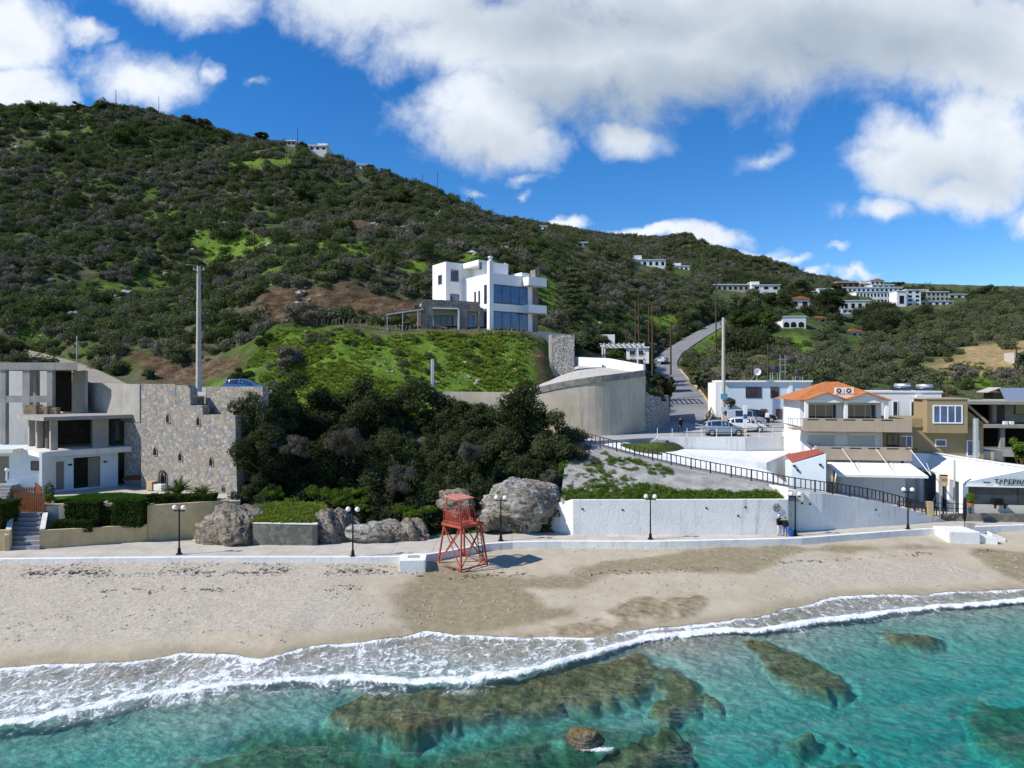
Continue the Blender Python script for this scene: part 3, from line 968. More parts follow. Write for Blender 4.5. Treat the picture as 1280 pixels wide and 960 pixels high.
# ------------------------------------------------------------------ promenade, roads, yards
M = {}
M['prom'] = plain('promenade_concrete', (0.50, 0.46, 0.39), 0.85, 0.2, var=0.10, scale=0.5, grime=0.35, bmp=0.2, dirt=(0.25, 0.22, 0.18))
def paving():
    m, t = mat_new('promenade_paving')
    p = tex_pos(t)
    br = t.new('ShaderNodeTexBrick'); br.offset = 0.0; br.inputs['Scale'].default_value = 1.0; br.inputs['Brick Width'].default_value = 3.1; br.inputs['Row Height'].default_value = 2.6; br.inputs['Mortar Size'].default_value = 0.022
    t.link(p, br.inputs['Vector'])
    n1, n2 = t.noise(p, 0.5, 5, 0.65), t.noise(p, 6.0, 4, 0.65)
    c = t.mix(t.smooth(n1, 0.3, 0.7), (0.42, 0.385, 0.325), (0.54, 0.50, 0.43))
    c = t.mix(t.math('MULTIPLY', t.smooth(n2, 0.5, 0.72), 0.35), c, (0.30, 0.27, 0.22))
    c = t.mix(t.math('MULTIPLY', br.outputs['Fac'], 0.75), c, (0.16, 0.145, 0.12))
    return finish(m, t, principled(t, c, 0.88, 0.2, 0, bump(t, n2, 0.25, 0.02)))
M['prom'] = paving()
M['whitewash'] = plain('whitewash', (0.76, 0.76, 0.74), 0.8, 0.2, var=0.06, scale=0.7, grime=0.8, bmp=0.9, fine=5, dirt=(0.40, 0.40, 0.37))
M['asphalt'] = plain('asphalt', (0.21, 0.21, 0.215), 0.9, 0.2, var=0.12, scale=0.25, grime=0.3, bmp=0.2, dirt=(0.13, 0.13, 0.13))
M['plaza'] = plain('yard_concrete', (0.36, 0.36, 0.35), 0.9, 0.2, var=0.10, scale=0.3, grime=0.35, bmp=0.2, dirt=(0.22, 0.21, 0.2))
M['concrete'] = plain('bare_concrete', (0.34, 0.32, 0.285), 0.9, 0.2, var=0.14, scale=0.6, grime=0.5, bmp=0.3, dirt=(0.15, 0.14, 0.12))
M['white'] = plain('white_paint', (0.80, 0.80, 0.79), 0.7, 0.25, var=0.03, scale=0.6, grime=0.12, dirt=(0.5, 0.48, 0.44))


def strip(name, a, b, mat, parent=None, drop=0.0, kind=None):
    """sheet between two rails of points, with an optional skirt round it"""
    m = MB()
    va = [m.b.verts.new(p) for p in a]; vb = [m.b.verts.new(p) for p in b]
    for i in range(len(a) - 1):
        m.b.faces.new([va[i], va[i + 1], vb[i + 1], vb[i]])
    if drop:
        da = [m.b.verts.new((p[0], p[1], p[2] - drop)) for p in a]; db = [m.b.verts.new((p[0], p[1], p[2] - drop)) for p in b]
        for v, d in ((va, da), (vb, db)):
            for i in range(len(a) - 1):
                m.b.faces.new([v[i], v[i + 1], d[i + 1], d[i]])
        m.b.faces.new([va[0], vb[0], db[0], da[0]]); m.b.faces.new([va[-1], vb[-1], db[-1], da[-1]])
    o = m.build(name, mat, parent)
    if kind: tag(o, kind=kind)
    return o


def resample(pl, step):
    out = [Vector(pl[0])]
    for p, q in zip(pl[:-1], pl[1:]):
        p, q = Vector(p), Vector(q)
        n = max(1, int((q - p).length / step))
        for i in range(1, n + 1):
            out.append(p.lerp(q, i / n))
    return out


def smooth_pl(pl, it=2):
    pl = [Vector(p) for p in pl]
    for _ in range(it):
        out = [pl[0]]
        for p, q in zip(pl[:-1], pl[1:]):
            out += [p.lerp(q, 0.25), p.lerp(q, 0.75)]
        out.append(pl[-1]); pl = out
    return pl


def side_of(pl, off):
    out = []
    for i, p in enumerate(pl):
        d = (pl[min(i + 1, len(pl) - 1)] - pl[max(i - 1, 0)]); d.z = 0; d.normalize()
        out.append(p + Vector((-d.y, d.x, 0)) * off)
    return out


def at_x(pl, x):
    return Vector((x, float(interp_pl(x, pl)), PZ))

xs = np.concatenate([np.linspace(-95, 85, 90)])
ca = [at_x(CURB, x) for x in xs]
inner = [p + Vector((0, 0.45, 0)) for p in ca]
bk = [at_x(BACK, x) + Vector((0, 1.2, 0)) for x in xs]
strip('promenade', inner, bk, M['prom'], drop=1.0, kind='structure')
# whitewashed kerb: a low wall along the sand with a step up of a few centimetres
m = MB()
for i in range(len(ca) - 1):
    a, b = ca[i], ca[i + 1]
    m.hexa([a + Vector((0, -0.02, -1.1)), b + Vector((0, -0.02, -1.1)), b + Vector((0, 0.44, -1.1)), a + Vector((0, 0.44, -1.1)),
            a + Vector((0, 0, 0.05)), b + Vector((0, 0, 0.05)), b + Vector((0, 0.44, 0.05)), a + Vector((0, 0.44, 0.05))])
tag(m.build('kerb', M['whitewash']), kind='structure')

rc = smooth_pl(ROADC, 2)
wd = [3.4 if p.y < 110 else 2.7 for p in rc]
la = [p + (q - p) * 1 for p, q in zip(rc, [a for a in side_of(rc, 1.0)])]
lft = [p + (q - p) * w_ for p, q, w_ in zip(rc, la, wd)]
rgt = [p - (q - p) * w_ for p, q, w_ in zip(rc, la, wd)]
strip('road', lft, rgt, M['asphalt'], drop=0.5, kind='structure')
tk = smooth_pl(TRACK, 2)
strip('dirt_track', side_of(tk, 1.7), side_of(tk, -1.7), plain('track_dust', (0.33, 0.29, 0.23), 0.95, 0.1, var=0.1, scale=0.4, grime=0.3, bmp=0.3), drop=0.4, kind='structure')


def plaza_z(y): return 9.2 + (y - 75) * 0.05
YARD = [(738, 72.0), (822, 75), (930, 75), (981, 76.2), (1010, 84), (1014, 96), (905, 97), (880, 103), (838, 102), (800, 84), (775, 79), (735, 76.5)]
yd = [((px - 640) / K * Y, Y) for px, Y in YARD]
m = MB(); m.prism(yd, [plaza_z(p[1]) - 6.5 for p in yd], [plaza_z(p[1]) for p in yd])
tag(m.build('parking_yard', M['plaza']), kind='structure')

# ------------------------------------------------------------------ foliage
def rand_dirs(rng, n):
    v = rng.normal(size=(n, 3)); v /= np.linalg.norm(v, axis=1)[:, None]
    return v


def leaf_arrays(rng, blobs, n, size, flat=0.35, shell=0.55, aspect=0.55, zmin=None):
    """n leaf quads spread through a set of ellipsoids (cx, cy, cz, rx, ry, rz)"""
    blobs = np.array(blobs, float)
    wgt = blobs[:, 3] * blobs[:, 4] * blobs[:, 5]; wgt = wgt ** 0.75; wgt /= wgt.sum()
    bi = rng.choice(len(blobs), n, p=wgt)
    d = rand_dirs(rng, n)
    r = shell + (1 - shell) * rng.random(n) ** 0.5
    r *= 1 + 0.10 * rng.normal(size=n)
    c = blobs[bi, :3] + d * blobs[bi, 3:] * r[:, None]
    nrm = d * 0.9 + rand_dirs(rng, n) * 0.8 + np.array([0, 0, flat])
    nrm /= np.linalg.norm(nrm, axis=1)[:, None]
    a = np.cross(nrm, rand_dirs(rng, n)); a /= np.linalg.norm(a, axis=1)[:, None]
    b = np.cross(nrm, a)
    s = size * (0.6 + 0.8 * rng.random(n))
    if zmin is not None:
        keep = c[:, 2] > zmin
        c, a, b, s, bi = c[keep], a[keep], b[keep], s[keep], bi[keep]
    n = len(c)
    a *= s[:, None]; b *= (s * aspect)[:, None]
    v = np.stack([c - a, c - b * 0.9, c + a, c + b * 0.9], 1).reshape(-1, 3)
    f = np.arange(n * 4).reshape(-1, 4)
    tone = rng.random(len(blobs))[bi] * 0.55 + rng.random(n) * 0.45
    return v, f, tone


def leaf_mesh(name, seed, blobs, n, size, **kw):
    rng = np.random.default_rng(seed)
    v, f, tone = leaf_arrays(rng, blobs, n, size, **kw)
    me = np_mesh(name, v, f)
    add_attr(me, 'rnd', tone, 'FACE')
    return me


def bush_blobs(seed, k=7, h=0.75, spread=0.62):
    rng = np.random.default_rng(seed)
    out = [(0, 0, 0.30 * h, 0.72, 0.72, 0.55 * h)]
    for i in range(k):
        a = 2 * math.pi * (i + rng.random() * 0.7) / k; r = spread * (0.45 + 0.6 * rng.random())
        s = 0.26 + 0.22 * rng.random()
        out.append((r * math.cos(a), r * math.sin(a), h * (0.25 + 0.55 * rng.random()), s, s, s * 0.8))
    return out


def crown_blobs(seed, rx, ry, rz, cz, k=14, s0=0.30, s1=0.5, floor=-0.9):
    rng = np.random.default_rng(seed)
    out = []
    while len(out) < k:
        d = rand_dirs(rng, 1)[0]
        if d[2] < floor: continue
        r = 0.35 + 0.5 * rng.random()
        s = s0 + (s1 - s0) * rng.random()
        out.append((d[0] * rx * r, d[1] * ry * r, cz + d[2] * rz * r, s * rx, s * ry, s * rz * 0.85))
    return out


L = {}
L['dark'] = leaf_mat('dark_evergreen_leaves', (0.025, 0.033, 0.017), (0.082, 0.095, 0.045))
L['scrub'] = leaf_mat('hill_scrub_leaves', (0.046, 0.060, 0.024), (0.142, 0.168, 0.070), patch=(0.155, 0.145, 0.124), pscale=0.03)
L['olive'] = leaf_mat('grey_green_leaves', (0.058, 0.072, 0.034), (0.165, 0.184, 0.098))
L['grey'] = leaf_mat('dry_grey_twigs', (0.085, 0.075, 0.064), (0.20, 0.18, 0.155), trans=0.1)
L['green'] = leaf_mat('fresh_green_leaves', (0.050, 0.095, 0.014), (0.17, 0.255, 0.040), trans=0.4)
L['mid'] = leaf_mat('mid_green_leaves', (0.032, 0.054, 0.016), (0.092, 0.128, 0.036))
L['grass'] = leaf_mat('grass_blades', (0.14, 0.195, 0.030), (0.34, 0.41, 0.075), trans=0.45)
L['lawn'] = leaf_mat('lawn_blades', (0.025, 0.090, 0.012), (0.060, 0.165, 0.025), trans=0.3)
L['bark'] = plain('bark', (0.10, 0.075, 0.052), 0.9, 0.1, var=0.3, scale=3, bmp=0.6)

PROTO = {}
def proto(kind, meshes, mat):
    col = bpy.data.collections.new(kind + '_shapes')        # never linked to the scene: only the scatter reads it
    for i, me in enumerate(meshes):
        me.materials.append(mat)
        o = bpy.data.objects.new('%s_shape' % kind, me)
        col.objects.link(o)
    PROTO[kind] = col


def scatter_tree():
    ng = bpy.data.node_groups.new('scatter', 'GeometryNodeTree')
    ng.interface.new_socket('Geometry', in_out='INPUT', socket_type='NodeSocketGeometry')
    ng.interface.new_socket('Plants', in_out='INPUT', socket_type='NodeSocketCollection')
    ng.interface.new_socket('Geometry', in_out='OUTPUT', socket_type='NodeSocketGeometry')
    n = ng.nodes
    gi, go = n.new('NodeGroupInput'), n.new('NodeGroupOutput')
    ci = n.new('GeometryNodeCollectionInfo'); ci.inputs['Separate Children'].default_value = True; ci.inputs['Reset Children'].default_value = True
    ip = n.new('GeometryNodeInstanceOnPoints'); ip.inputs['Pick Instance'].default_value = True
    def na(name, typ):
        a = n.new('GeometryNodeInputNamedAttribute'); a.data_type = typ; a.inputs['Name'].default_value = name
        return a.outputs['Attribute']
    l = ng.links.new
    l(gi.outputs['Geometry'], ip.inputs['Points']); l(gi.outputs['Plants'], ci.inputs['Collection'])
    l(ci.outputs[0], ip.inputs['Instance']); l(na('idx', 'INT'), ip.inputs['Instance Index'])
    l(na('rot', 'FLOAT_VECTOR'), ip.inputs['Rotation']); l(na('scl', 'FLOAT_VECTOR'), ip.inputs['Scale'])
    l(ip.outputs[0], go.inputs[0])
    return ng
SCATTER = scatter_tree()


def scatter(name, kind, pts, scl, seed, tilt=0.15, zs=None):
    """one ground cover object that repeats the shapes of a kind over many points"""
    rng = np.random.default_rng(seed)
    n = len(pts)
    me = bpy.data.meshes.new(name)
    me.vertices.add(n); me.vertices.foreach_set('co', np.asarray(pts, np.float32).ravel())
    nk = len(PROTO[kind].objects)
    a = me.attributes.new('idx', 'INT', 'POINT'); a.data.foreach_set('value', rng.integers(0, nk, n).astype(np.int32))
    rot = np.stack([rng.normal(size=n) * tilt, rng.normal(size=n) * tilt, rng.random(n) * 6.283], 1).astype(np.float32)
    a = me.attributes.new('rot', 'FLOAT_VECTOR', 'POINT'); a.data.foreach_set('vector', rot.ravel())
    sc = np.asarray(scl)
    s3 = np.stack([sc, sc, sc * (0.8 + 0.4 * rng.random(n)) * (1 if zs is None else zs)], 1).astype(np.float32)
    a = me.attributes.new('scl', 'FLOAT_VECTOR', 'POINT'); a.data.foreach_set('vector', s3.ravel())
    o = bpy.data.objects.new(name, me); COL.objects.link(o)
    md = o.modifiers.new('scatter', 'NODES'); md.node_group = SCATTER
    sid = [s for s in SCATTER.interface.items_tree if s.name == 'Plants'][0].identifier
    md[sid] = PROTO[kind]
    return tag(o, kind='stuff')


proto('scrub', [leaf_mesh('scrub', 100 + i, bush_blobs(i, 7 + i % 3, 0.85), 950, 0.080) for i in range(6)], L['scrub'])
proto('olive', [leaf_mesh('olive', 140 + i, bush_blobs(20 + i, 8, 0.9), 950, 0.078) for i in range(4)], L['olive'])
proto('grey', [leaf_mesh('grey', 150 + i, bush_blobs(30 + i, 8, 0.85), 520, 0.12, aspect=0.22) for i in range(3)], L['grey'])
proto('woods', [leaf_mesh('woods', 160 + i, crown_blobs(40 + i, 1, 1, 0.95, 0.75, 12), 900, 0.085) for i in range(5)], L['dark'])
proto('greens', [leaf_mesh('greens', 170 + i, bush_blobs(50 + i, 7, 0.7), 420, 0.13, aspect=0.3) for i in range(4)], L['green'])


def tuft_mesh(seed, n=46):
    rng = np.random.default_rng(seed)
    v, f = [], []
    for i in range(n):
        a, r = rng.random() * 6.283, 0.45 * rng.random() ** 0.5
        p = np.array([r * math.cos(a), r * math.sin(a), 0]); h = 0.5 + 0.6 * rng.random()
        ln = np.array([math.cos(a), math.sin(a), 0]) * (0.2 + 0.35 * rng.random())
        sd = np.array([-math.sin(a + rng.random()), math.cos(a), 0]) * 0.055
        k = len(v)
        v += [p - sd, p + sd, p + ln * 0.5 + sd * 0.8 + [0, 0, h * 0.65], p + ln + [0, 0, h]]
        f.append([k, k + 1, k + 2, k + 3])
    me = np_mesh('tuft', np.array(v), np.array(f))
    add_attr(me, 'rnd', rng.random(n), 'FACE')
    return me
proto('tuft', [tuft_mesh(i) for i in range(4)], L['grass'])


NOGO = []          # plan polygons where nothing may be scattered: yards, roofs, walls


def sample_land(seed, n, px0, px1, Y0, Y1, keep):
    """points spread evenly over the land between two sight lines and two depths, thinned by keep(x, y)"""
    rng = np.random.default_rng(seed)
    Y = np.sqrt(Y0 ** 2 + rng.random(n) * (Y1 ** 2 - Y0 ** 2))
    px = px0 + rng.random(n) * (px1 - px0)
    x = (px - 640) / K * Y
    k = keep(x, Y, rng.random(n))
    for pl, rad in ((ROADC, 4.2), (TRACK, 2.6)):
        k &= pl_dist(x, Y, pl)[0] > rad
    sz = H(x, Y) + 2.0 + Y / 110
    for h in FH + [(0, 0, 968, 1014, 400, 413, 215)]:                                              # nothing grows right in front of a house
        k &= ~((px > h[2] - 1.5) & (px < h[3] + 1.5) & (Y > h[6] - 170) & (Y < h[6] + 9) & (480 - (sz - CAMZ) * K / Y < h[5] - .15 * (h[5] - h[4])))
    for poly in NOGO:
        k &= poly_sd(x, Y, poly) > 0.3
    x, Y = x[k], Y[k]
    return np.stack([x, Y, H(x, Y)], 1), rng


def pxq(*q):
    return [((a - 640) / K * Y, Y) for a, Y in q]

NOGO.append(pxq((-420, 55), (300, 55), (300, 66), (322, 72), (322, 86), (130, 90), (-420, 100)))      # left hand plots
NOGO.append(pxq((300, 55), (1700, 55), (1700, 62), (300, 61)))                                       # promenade
NOGO.append(pxq((515, 93.5), (515, 110), (690, 112), (690, 94)))
NOGO.append(pxq((655, 80), (668, 76), (740, 74), (815, 80), (812, 84), (735, 104), (690, 98), (660, 90)))   # driveway
NOGO.append(pxq((700, 60), (740, 70.5), (735, 78), (800, 86), (880, 104), (905, 99), (1015, 100), (1110, 100), (1290, 98), (1290, 60)))
NOGO.append(pxq((725, 103), (728, 118), (812, 118), (812, 100)))                                      # pergola


def dens_hill(x, y, u):
    gr, ea, sa = cover(x, y)
    n = fbm(x, y, 22, 4, 61)
    d = np.clip(0.66 + 0.85 * n, 0.08, 1)
    return u < d * (1 - 0.93 * gr) * (1 - 0.95 * ea) * (1 - 0.93 * sa)


pts, rng = sample_land(1, 50000, -300, 870, 95, 330, dens_hill)
s = 0.36 + 1.2 * rng.random(len(pts)) ** 2.4 + 1.1 * (rng.random(len(pts)) > .965)
scatter('hillside_scrub', 'scrub', pts, s * (1 + pts[:, 1] / 500), 2)
pts, rng = sample_land(3, 9000, -300, 800, 100, 330, lambda x, y, u: dens_hill(x, y, u) & (fbm(x, y, 16, 4, 63) > 0.12))
scatter('hillside_olive_scrub', 'olive', pts, (0.8 + 1.5 * rng.random(len(pts)) ** 2), 4)
pts, rng = sample_land(5, 26000, 640, 1130, 290, 640, lambda x, y, u: u < 0.9)
scatter('far_hill_scrub', 'scrub', pts, 1.6 + 2.0 * rng.random(len(pts)) ** 2, 6)
# valley and the slope on the right
pts, rng = sample_land(7, 14000, 860, 1700, 96, 460, lambda x, y, u: dens_hill(x, y, u) & (u < 0.95))
scatter('valley_scrub', 'olive', pts, (0.9 + 1.5 * rng.random(len(pts)) ** 2) * (0.8 + pts[:, 1] / 400), 8)
pts, rng = sample_land(9, 5200, 905, 1230, 150, 430, lambda x, y, u: (dens_hill(x, y, u)) & (fbm(x, y, 40, 3, 64) > -0.25) & ((x / y) < 0.36 + 0.28 * sstep(200, 330, y)))
scatter('valley_woods', 'woods', pts, (1.6 + 2.4 * rng.random(len(pts))), 10, tilt=0.08)
pts, rng = sample_land(19, 2600, 1100, 1420, 350, 580, lambda x, y, u: (u < .55 + .5 * fbm(x, y, 30, 3, 164)))
scatter('skyline_woods', 'woods', pts, (1.3 + 1.9 * rng.random(len(pts))), 20, tilt=0.08)
pts, rng = sample_land(11, 1500, 860, 1350, 100, 200, lambda x, y, u: dens_hill(x, y, u) & (fbm(x, y, 14, 3, 65) > 0.2))
scatter('dry_thicket', 'grey', pts, 0.9 + 1.5 * rng.random(len(pts)), 12)
pts, rng = sample_land(13, 9000, -300, 1400, 84, 210, lambda x, y, u: (cover(x, y)[0] > 0.45) & (u < 0.55))
scatter('green_weeds', 'greens', pts, (0.22 + 0.55 * rng.random(len(pts)) ** 2) * (0.7 + pts[:, 1] / 220), 14)
pts, rng = sample_land(15, 26000, 300, 720, 76, 104, lambda x, y, u: (cover(x, y)[0] > 0.3) & (u < 0.34 + 0.9 * fbm(x, y, 2.4, 3, 58)))
scatter('mound_grass', 'tuft', pts, 0.18 + 0.34 * rng.random(len(pts)), 16, zs=.8)
pts, rng = sample_land(17, 620, 300, 720, 78, 104, lambda x, y, u: (cover(x, y)[0] > 0.3) & (fbm(x, y, 6, 3, 60) > 0.02))
scatter('mound_weeds', 'scrub', pts, 0.35 + 0.55 * rng.random(len(pts)) ** 2, 18)

# ------------------------------------------------------------------ more materials
M['rubble'] = stone_mat('rubble_masonry', [(0.44, 0.41, 0.36), (0.29, 0.295, 0.305), (0.48, 0.42, 0.33), (0.34, 0.31, 0.27), (0.46, 0.31, 0.21), (0.44, 0.39, 0.31), (0.25, 0.26, 0.28), (0.55, 0.51, 0.44)], (0.40, 0.37, 0.32), 3.3, 0.06, 1.0)
M['greystone'] = stone_mat('grey_cladding_stone', [(0.17, 0.16, 0.15), (0.25, 0.24, 0.22), (0.20, 0.18, 0.16), (0.30, 0.28, 0.25)], (0.13, 0.12, 0.11), 2.4, 0.06, stretch=(1, 1, 1.9))
M['pillarstone'] = stone_mat('dark_pointed_stone', [(0.17, 0.16, 0.15), (0.24, 0.23, 0.21), (0.12, 0.12, 0.12), (0.31, 0.28, 0.25)], (0.50, 0.47, 0.42), 3.4, 0.13)
M['mossy'] = stone_mat('mossy_stone', [(0.14, 0.15, 0.12), (0.20, 0.20, 0.17), (0.12, 0.13, 0.12), (0.24, 0.22, 0.18)], (0.16, 0.16, 0.13), 2.6, 0.06)
M['tanwall'] = plain('ochre_render', (0.52, 0.40, 0.22), 0.9, 0.15, var=0.16, scale=0.7, grime=0.45, bmp=0.5, fine=7, dirt=(0.22, 0.19, 0.13))
M['limewall'] = plain('stained_render', (0.50, 0.445, 0.35), 0.9, 0.15, var=0.12, scale=0.4, grime=0.85, bmp=0.3, fine=5, dirt=(0.27, 0.23, 0.15))
M['slope'] = plain('weathered_concrete_slope', (0.33, 0.32, 0.30), 0.95, 0.1, var=0.25, scale=0.8, grime=0.8, bmp=0.8, fine=4, dirt=(0.15, 0.14, 0.12))
M['rail'] = plain('brown_rail_paint', (0.065, 0.040, 0.030), 0.6, 0.3, var=0.25)
M['iron'] = plain('black_iron', (0.008, 0.008, 0.009), 0.6, 0.2)
M['globe'] = plain('opal_globe', (0.86, 0.86, 0.84), 0.25, 0.5, var=0.02)
M['red'] = plain('faded_red_paint', (0.36, 0.072, 0.045), 0.7, 0.3, var=0.2, scale=2.5, grime=0.3, dirt=(0.22, 0.07, 0.05))
M['redroof'] = plain('sunbleached_red_paint', (0.56, 0.20, 0.15), 0.7, 0.3, var=0.14, scale=2.0, grime=0.2, dirt=(0.40, 0.14, 0.10))
M['wood'] = plain('varnished_wood', (0.20, 0.075, 0.030), 0.6, 0.3, var=0.3, scale=3, bmp=0.2)
M['step'] = plain('grey_steps', (0.28, 0.28, 0.28), 0.85, 0.2, var=0.1, grime=0.3)
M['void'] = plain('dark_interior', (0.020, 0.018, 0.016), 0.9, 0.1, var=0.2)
M['pole'] = plain('concrete_pole', (0.44, 0.42, 0.36), 0.85, 0.2, var=0.08, grime=0.2)
M['timber'] = plain('creosoted_timber', (0.10, 0.060, 0.036), 0.85, 0.15, var=0.3, scale=2)
M['pipe'] = plain('black_plastic', (0.02, 0.02, 0.022), 0.4, 0.4)


def limestone(name, light, dark, seed):
    m, t = mat_new(name)
    v = tex_obj(t)
    mp = t.new('ShaderNodeMapping'); mp.inputs['Rotation'].default_value = (0.5, 0.3 + seed, 0.2); mp.inputs['Scale'].default_value = (0.8, 1.0, 2.2); t.link(v, mp.inputs[0])
    n1 = t.noise(mp.outputs[0], 0.85, 8, 0.68, 0.8)
    n2 = t.noise(v, 3.2, 6, 0.7)
    n3 = t.noise(v, 0.45, 3, 0.6)
    c = t.ramp(n1, [(0.28, dark), (0.45, tuple(0.5 * (a + b) for a, b in zip(light, dark))), (0.58, light), (0.75, tuple(min(1, x * 1.18) for x in light))])
    c = t.mix(t.smooth(n3, 0.42, 0.62), c, (0.24, 0.20, 0.15))
    c = t.mix(t.math('MULTIPLY', t.smooth(n2, 0.50, 0.64), 0.85), c, (0.045, 0.042, 0.038))
    return finish(m, t, principled(t, c, 0.9, 0.15, 0, bump(t, t.math('ADD', n1, t.math('MULTIPLY', n2, 0.6)), 1.0, 0.25)))
M['rock'] = limestone('brown_limestone', (0.36, 0.31, 0.25), (0.07, 0.058, 0.046), 0.0)
M['whiterock'] = limestone('pale_limestone', (0.44, 0.42, 0.38), (0.075, 0.068, 0.058), 1.0)
M['wetrock'] = limestone('ochre_wet_rock', (0.26, 0.20, 0.09), (0.06, 0.05, 0.02), 0.4)


def rock_mesh(seed, rx, ry, rz, rough=0.34, sub=5, cut=6):
    rng = np.random.default_rng(seed)
    b = bmesh.new(); bmesh.ops.create_icosphere(b, subdivisions=sub, radius=1)
    me = bpy.data.meshes.new('rock'); b.to_mesh(me); b.free()
    n = len(me.vertices); co = np.empty(n * 3, np.float32); me.vertices.foreach_get('co', co); co = co.reshape(-1, 3).astype(float)
    d = co.copy()
    for _ in range(cut):                                   # broken faces
        q = rand_dirs(rng, 1)[0]; lim = 0.62 + 0.25 * rng.random()
        k = np.maximum(co @ q - lim, 0)
        co -= k[:, None] * q * 0.6
    o = rng.random(3) * 50
    r = fbm(d[:, 0] * 1.3 + o[0] + d[:, 2] * 0.7, d[:, 1] * 1.3 + o[1] - d[:, 2] * 0.9, 1.5, 6, seed, 0.6) * rough * 1.25
    led = np.abs(fbm(d[:, 2] * 2.6 + d[:, 0] * 0.8 + o[2], d[:, 1] * 1.1 + d[:, 0] * 0.6, 0.7, 4, seed + 5, 0.6))
    co *= (1 + r - led * rough * 0.5)[:, None]
    co *= np.array([rx, ry, rz])
    me.vertices.foreach_set('co', co.astype(np.float32).ravel()); me.update()
    return me


def rock(label, px, py, Y, rx, ry, rz, seed, mat='rock', rough=0.34, rz_=0.0, cat='boulder', name='boulder', group=None):
    p = P(px, py, Y)
    o = link_mesh(name, rock_mesh(seed, rx, ry, rz, rough), M[mat])
    o.location = p; o.rotation_euler = (0, 0, rz_)
    return tag(o, label, cat, group)

rock('massive brown limestone boulder at the end of the ochre garden wall', 290, 662, 57.0, 2.55, 1.9, 2.15, 11, 'rock', 0.40)
rock('huge pale limestone boulder beside the white sea wall, under the dark trees', 650, 635, 61.2, 3.9, 2.1, 2.35, 26, 'whiterock', 0.42)
rock('jagged pale outcrop between planter and lifeguard tower, the one with grey white streaks', 474, 673, 58.0, 3.3, 1.5, 1.6, 31, 'whiterock', 0.55)
rock('low brown outcrop rising beside the right end of the stone planter', 421, 666, 58.0, 2.0, 1.4, 1.9, 33, 'rock', 0.55)
rock('small tan rock under the left flank of the huge pale boulder', 611, 652, 60.2, 1.0, 0.9, 0.85, 37, 'rock', 0.36)
rock('dark rock wedged at the right end of the pale outcrop', 514, 669, 58.4, 1.6, 1.1, 1.4, 39, 'rock', 0.45)
rock('brown rock half hidden in bushes above the lifeguard tower', 568, 630, 61.5, 1.6, 1.2, 1.2, 43, 'rock', 0.40)
rock('ochre rock breaking the sea surface with foam at its foot', 730, 924, ER.y, 0.85, 0.62, 0.50, 47, 'wetrock', 0.28)
rock('flat broken stone on the sand beside the white concrete block', 524, 720, 49.6, 0.32, 0.2, 0.10, 49, 'whiterock', 0.3, cat='stone', name='stone')

# ------------------------------------------------------------------ sea walls, ramp, railing
STAIR = [P(*q) for q in ((700, 545, 73), (740, 556, 71), (800, 572, 68.5), (870, 588, 66), (950, 603, 63.3), (988, 611, 61.7), (1017, 615, 61.6), (1050, 619, 62.5), (1103, 628, 63.6), (1150, 641, 65), (1180, 650, 66))]
st = smooth_pl(STAIR, 1)
dirs = side_of(st, 1.0)
inn = [p + (q - p) * 2.0 for p, q in zip(st, dirs)]
strip('ramp_path', st, inn, M['plaza'], drop=1.2, kind='structure')
# concrete slope between the sea wall and the ramp
xs2 = np.linspace(4.2, 25.6, 30)
def st_at(x):
    return Vector((x, float(np.interp(x, [p.x for p in st], [p.y for p in st])), float(np.interp(x, [p.x for p in st], [p.z for p in st]))))
WT = 5.0
lo = [Vector((x, 60.15 + 0.02 * (x - 4), WT - 0.25)) for x in xs2]
hi = [st_at(max(x, 6.0)) + Vector((0, 0, -0.15)) for x in xs2]
rows = []
for k in np.linspace(0, 1, 9):
    rows.append([a.lerp(b, k) + Vector((0, 0, 0.8 * math.sin(k * math.pi) * (0.25 + 0.5 * vnoise(a.x * 0.3, k * 3, 5)))) for a, b in zip(lo, hi)])
me = np_mesh('embankment', np.array([[tuple(p) for p in r] for r in rows]).reshape(-1, 3), grid_faces(9, 30), True)
tag(link_mesh('embankment', me, M['slope']), kind='structure')

ai = [p for p in inn if p.x > 7.5 and p.x < 26]
ab = [Vector((p.x - .5, float(np.interp(p.x, [12.5, 16, 25, 29], [73.4, 74.4, 74.4, 74.6])), p.z + float(np.interp(p.x, [7, 13, 25], [.1, .9, 1.6])))) for p in ai]
strip('ramp_apron', ai, ab, M['whitewash'], drop=.6, kind='structure')
wall = thing('sea_wall', 'long whitewashed sea wall behind the promenade, stained and patched, its top stepping down with the ramp', 'wall', (0, 0, 0))
m = MB()
wp = [Vector((x, y, 0)) for x, y in ((5.25, 59.6), (11, 59.65), (17, 59.75), (23.0, 59.9), (23.9, 60.0))]
for a, b in zip(wp[:-1], wp[1:]):
    m.hexa([(a.x, a.y, 1.5), (b.x, b.y, 1.5), (b.x, b.y + .45, 1.5), (a.x, a.y + .45, 1.5), (a.x, a.y, WT), (b.x, b.y, WT), (b.x, b.y + .45, WT), (a.x, a.y + .45, WT)])
m.build('wall', M['whitewash'], wall)
m = MB()
m.hexa([(5.25, 59.6, 1.5), (5.25, 60.1, 1.5), (2.4, 62.6, 1.5), (2.0, 62.3, 1.5), (5.25, 59.6, WT - .003), (5.25, 60.1, WT - .003), (2.4, 62.6, 4.0), (2.0, 62.3, 4.0)])
m.build('return_wall', M['whitewash'], wall)
m = MB()
seg = [p for p in st if p.x > 23.2]
seg = [Vector((23.95, 60.0, seg[0].z + .1))] + [p + Vector((0, -0.35, 0)) for p in seg]
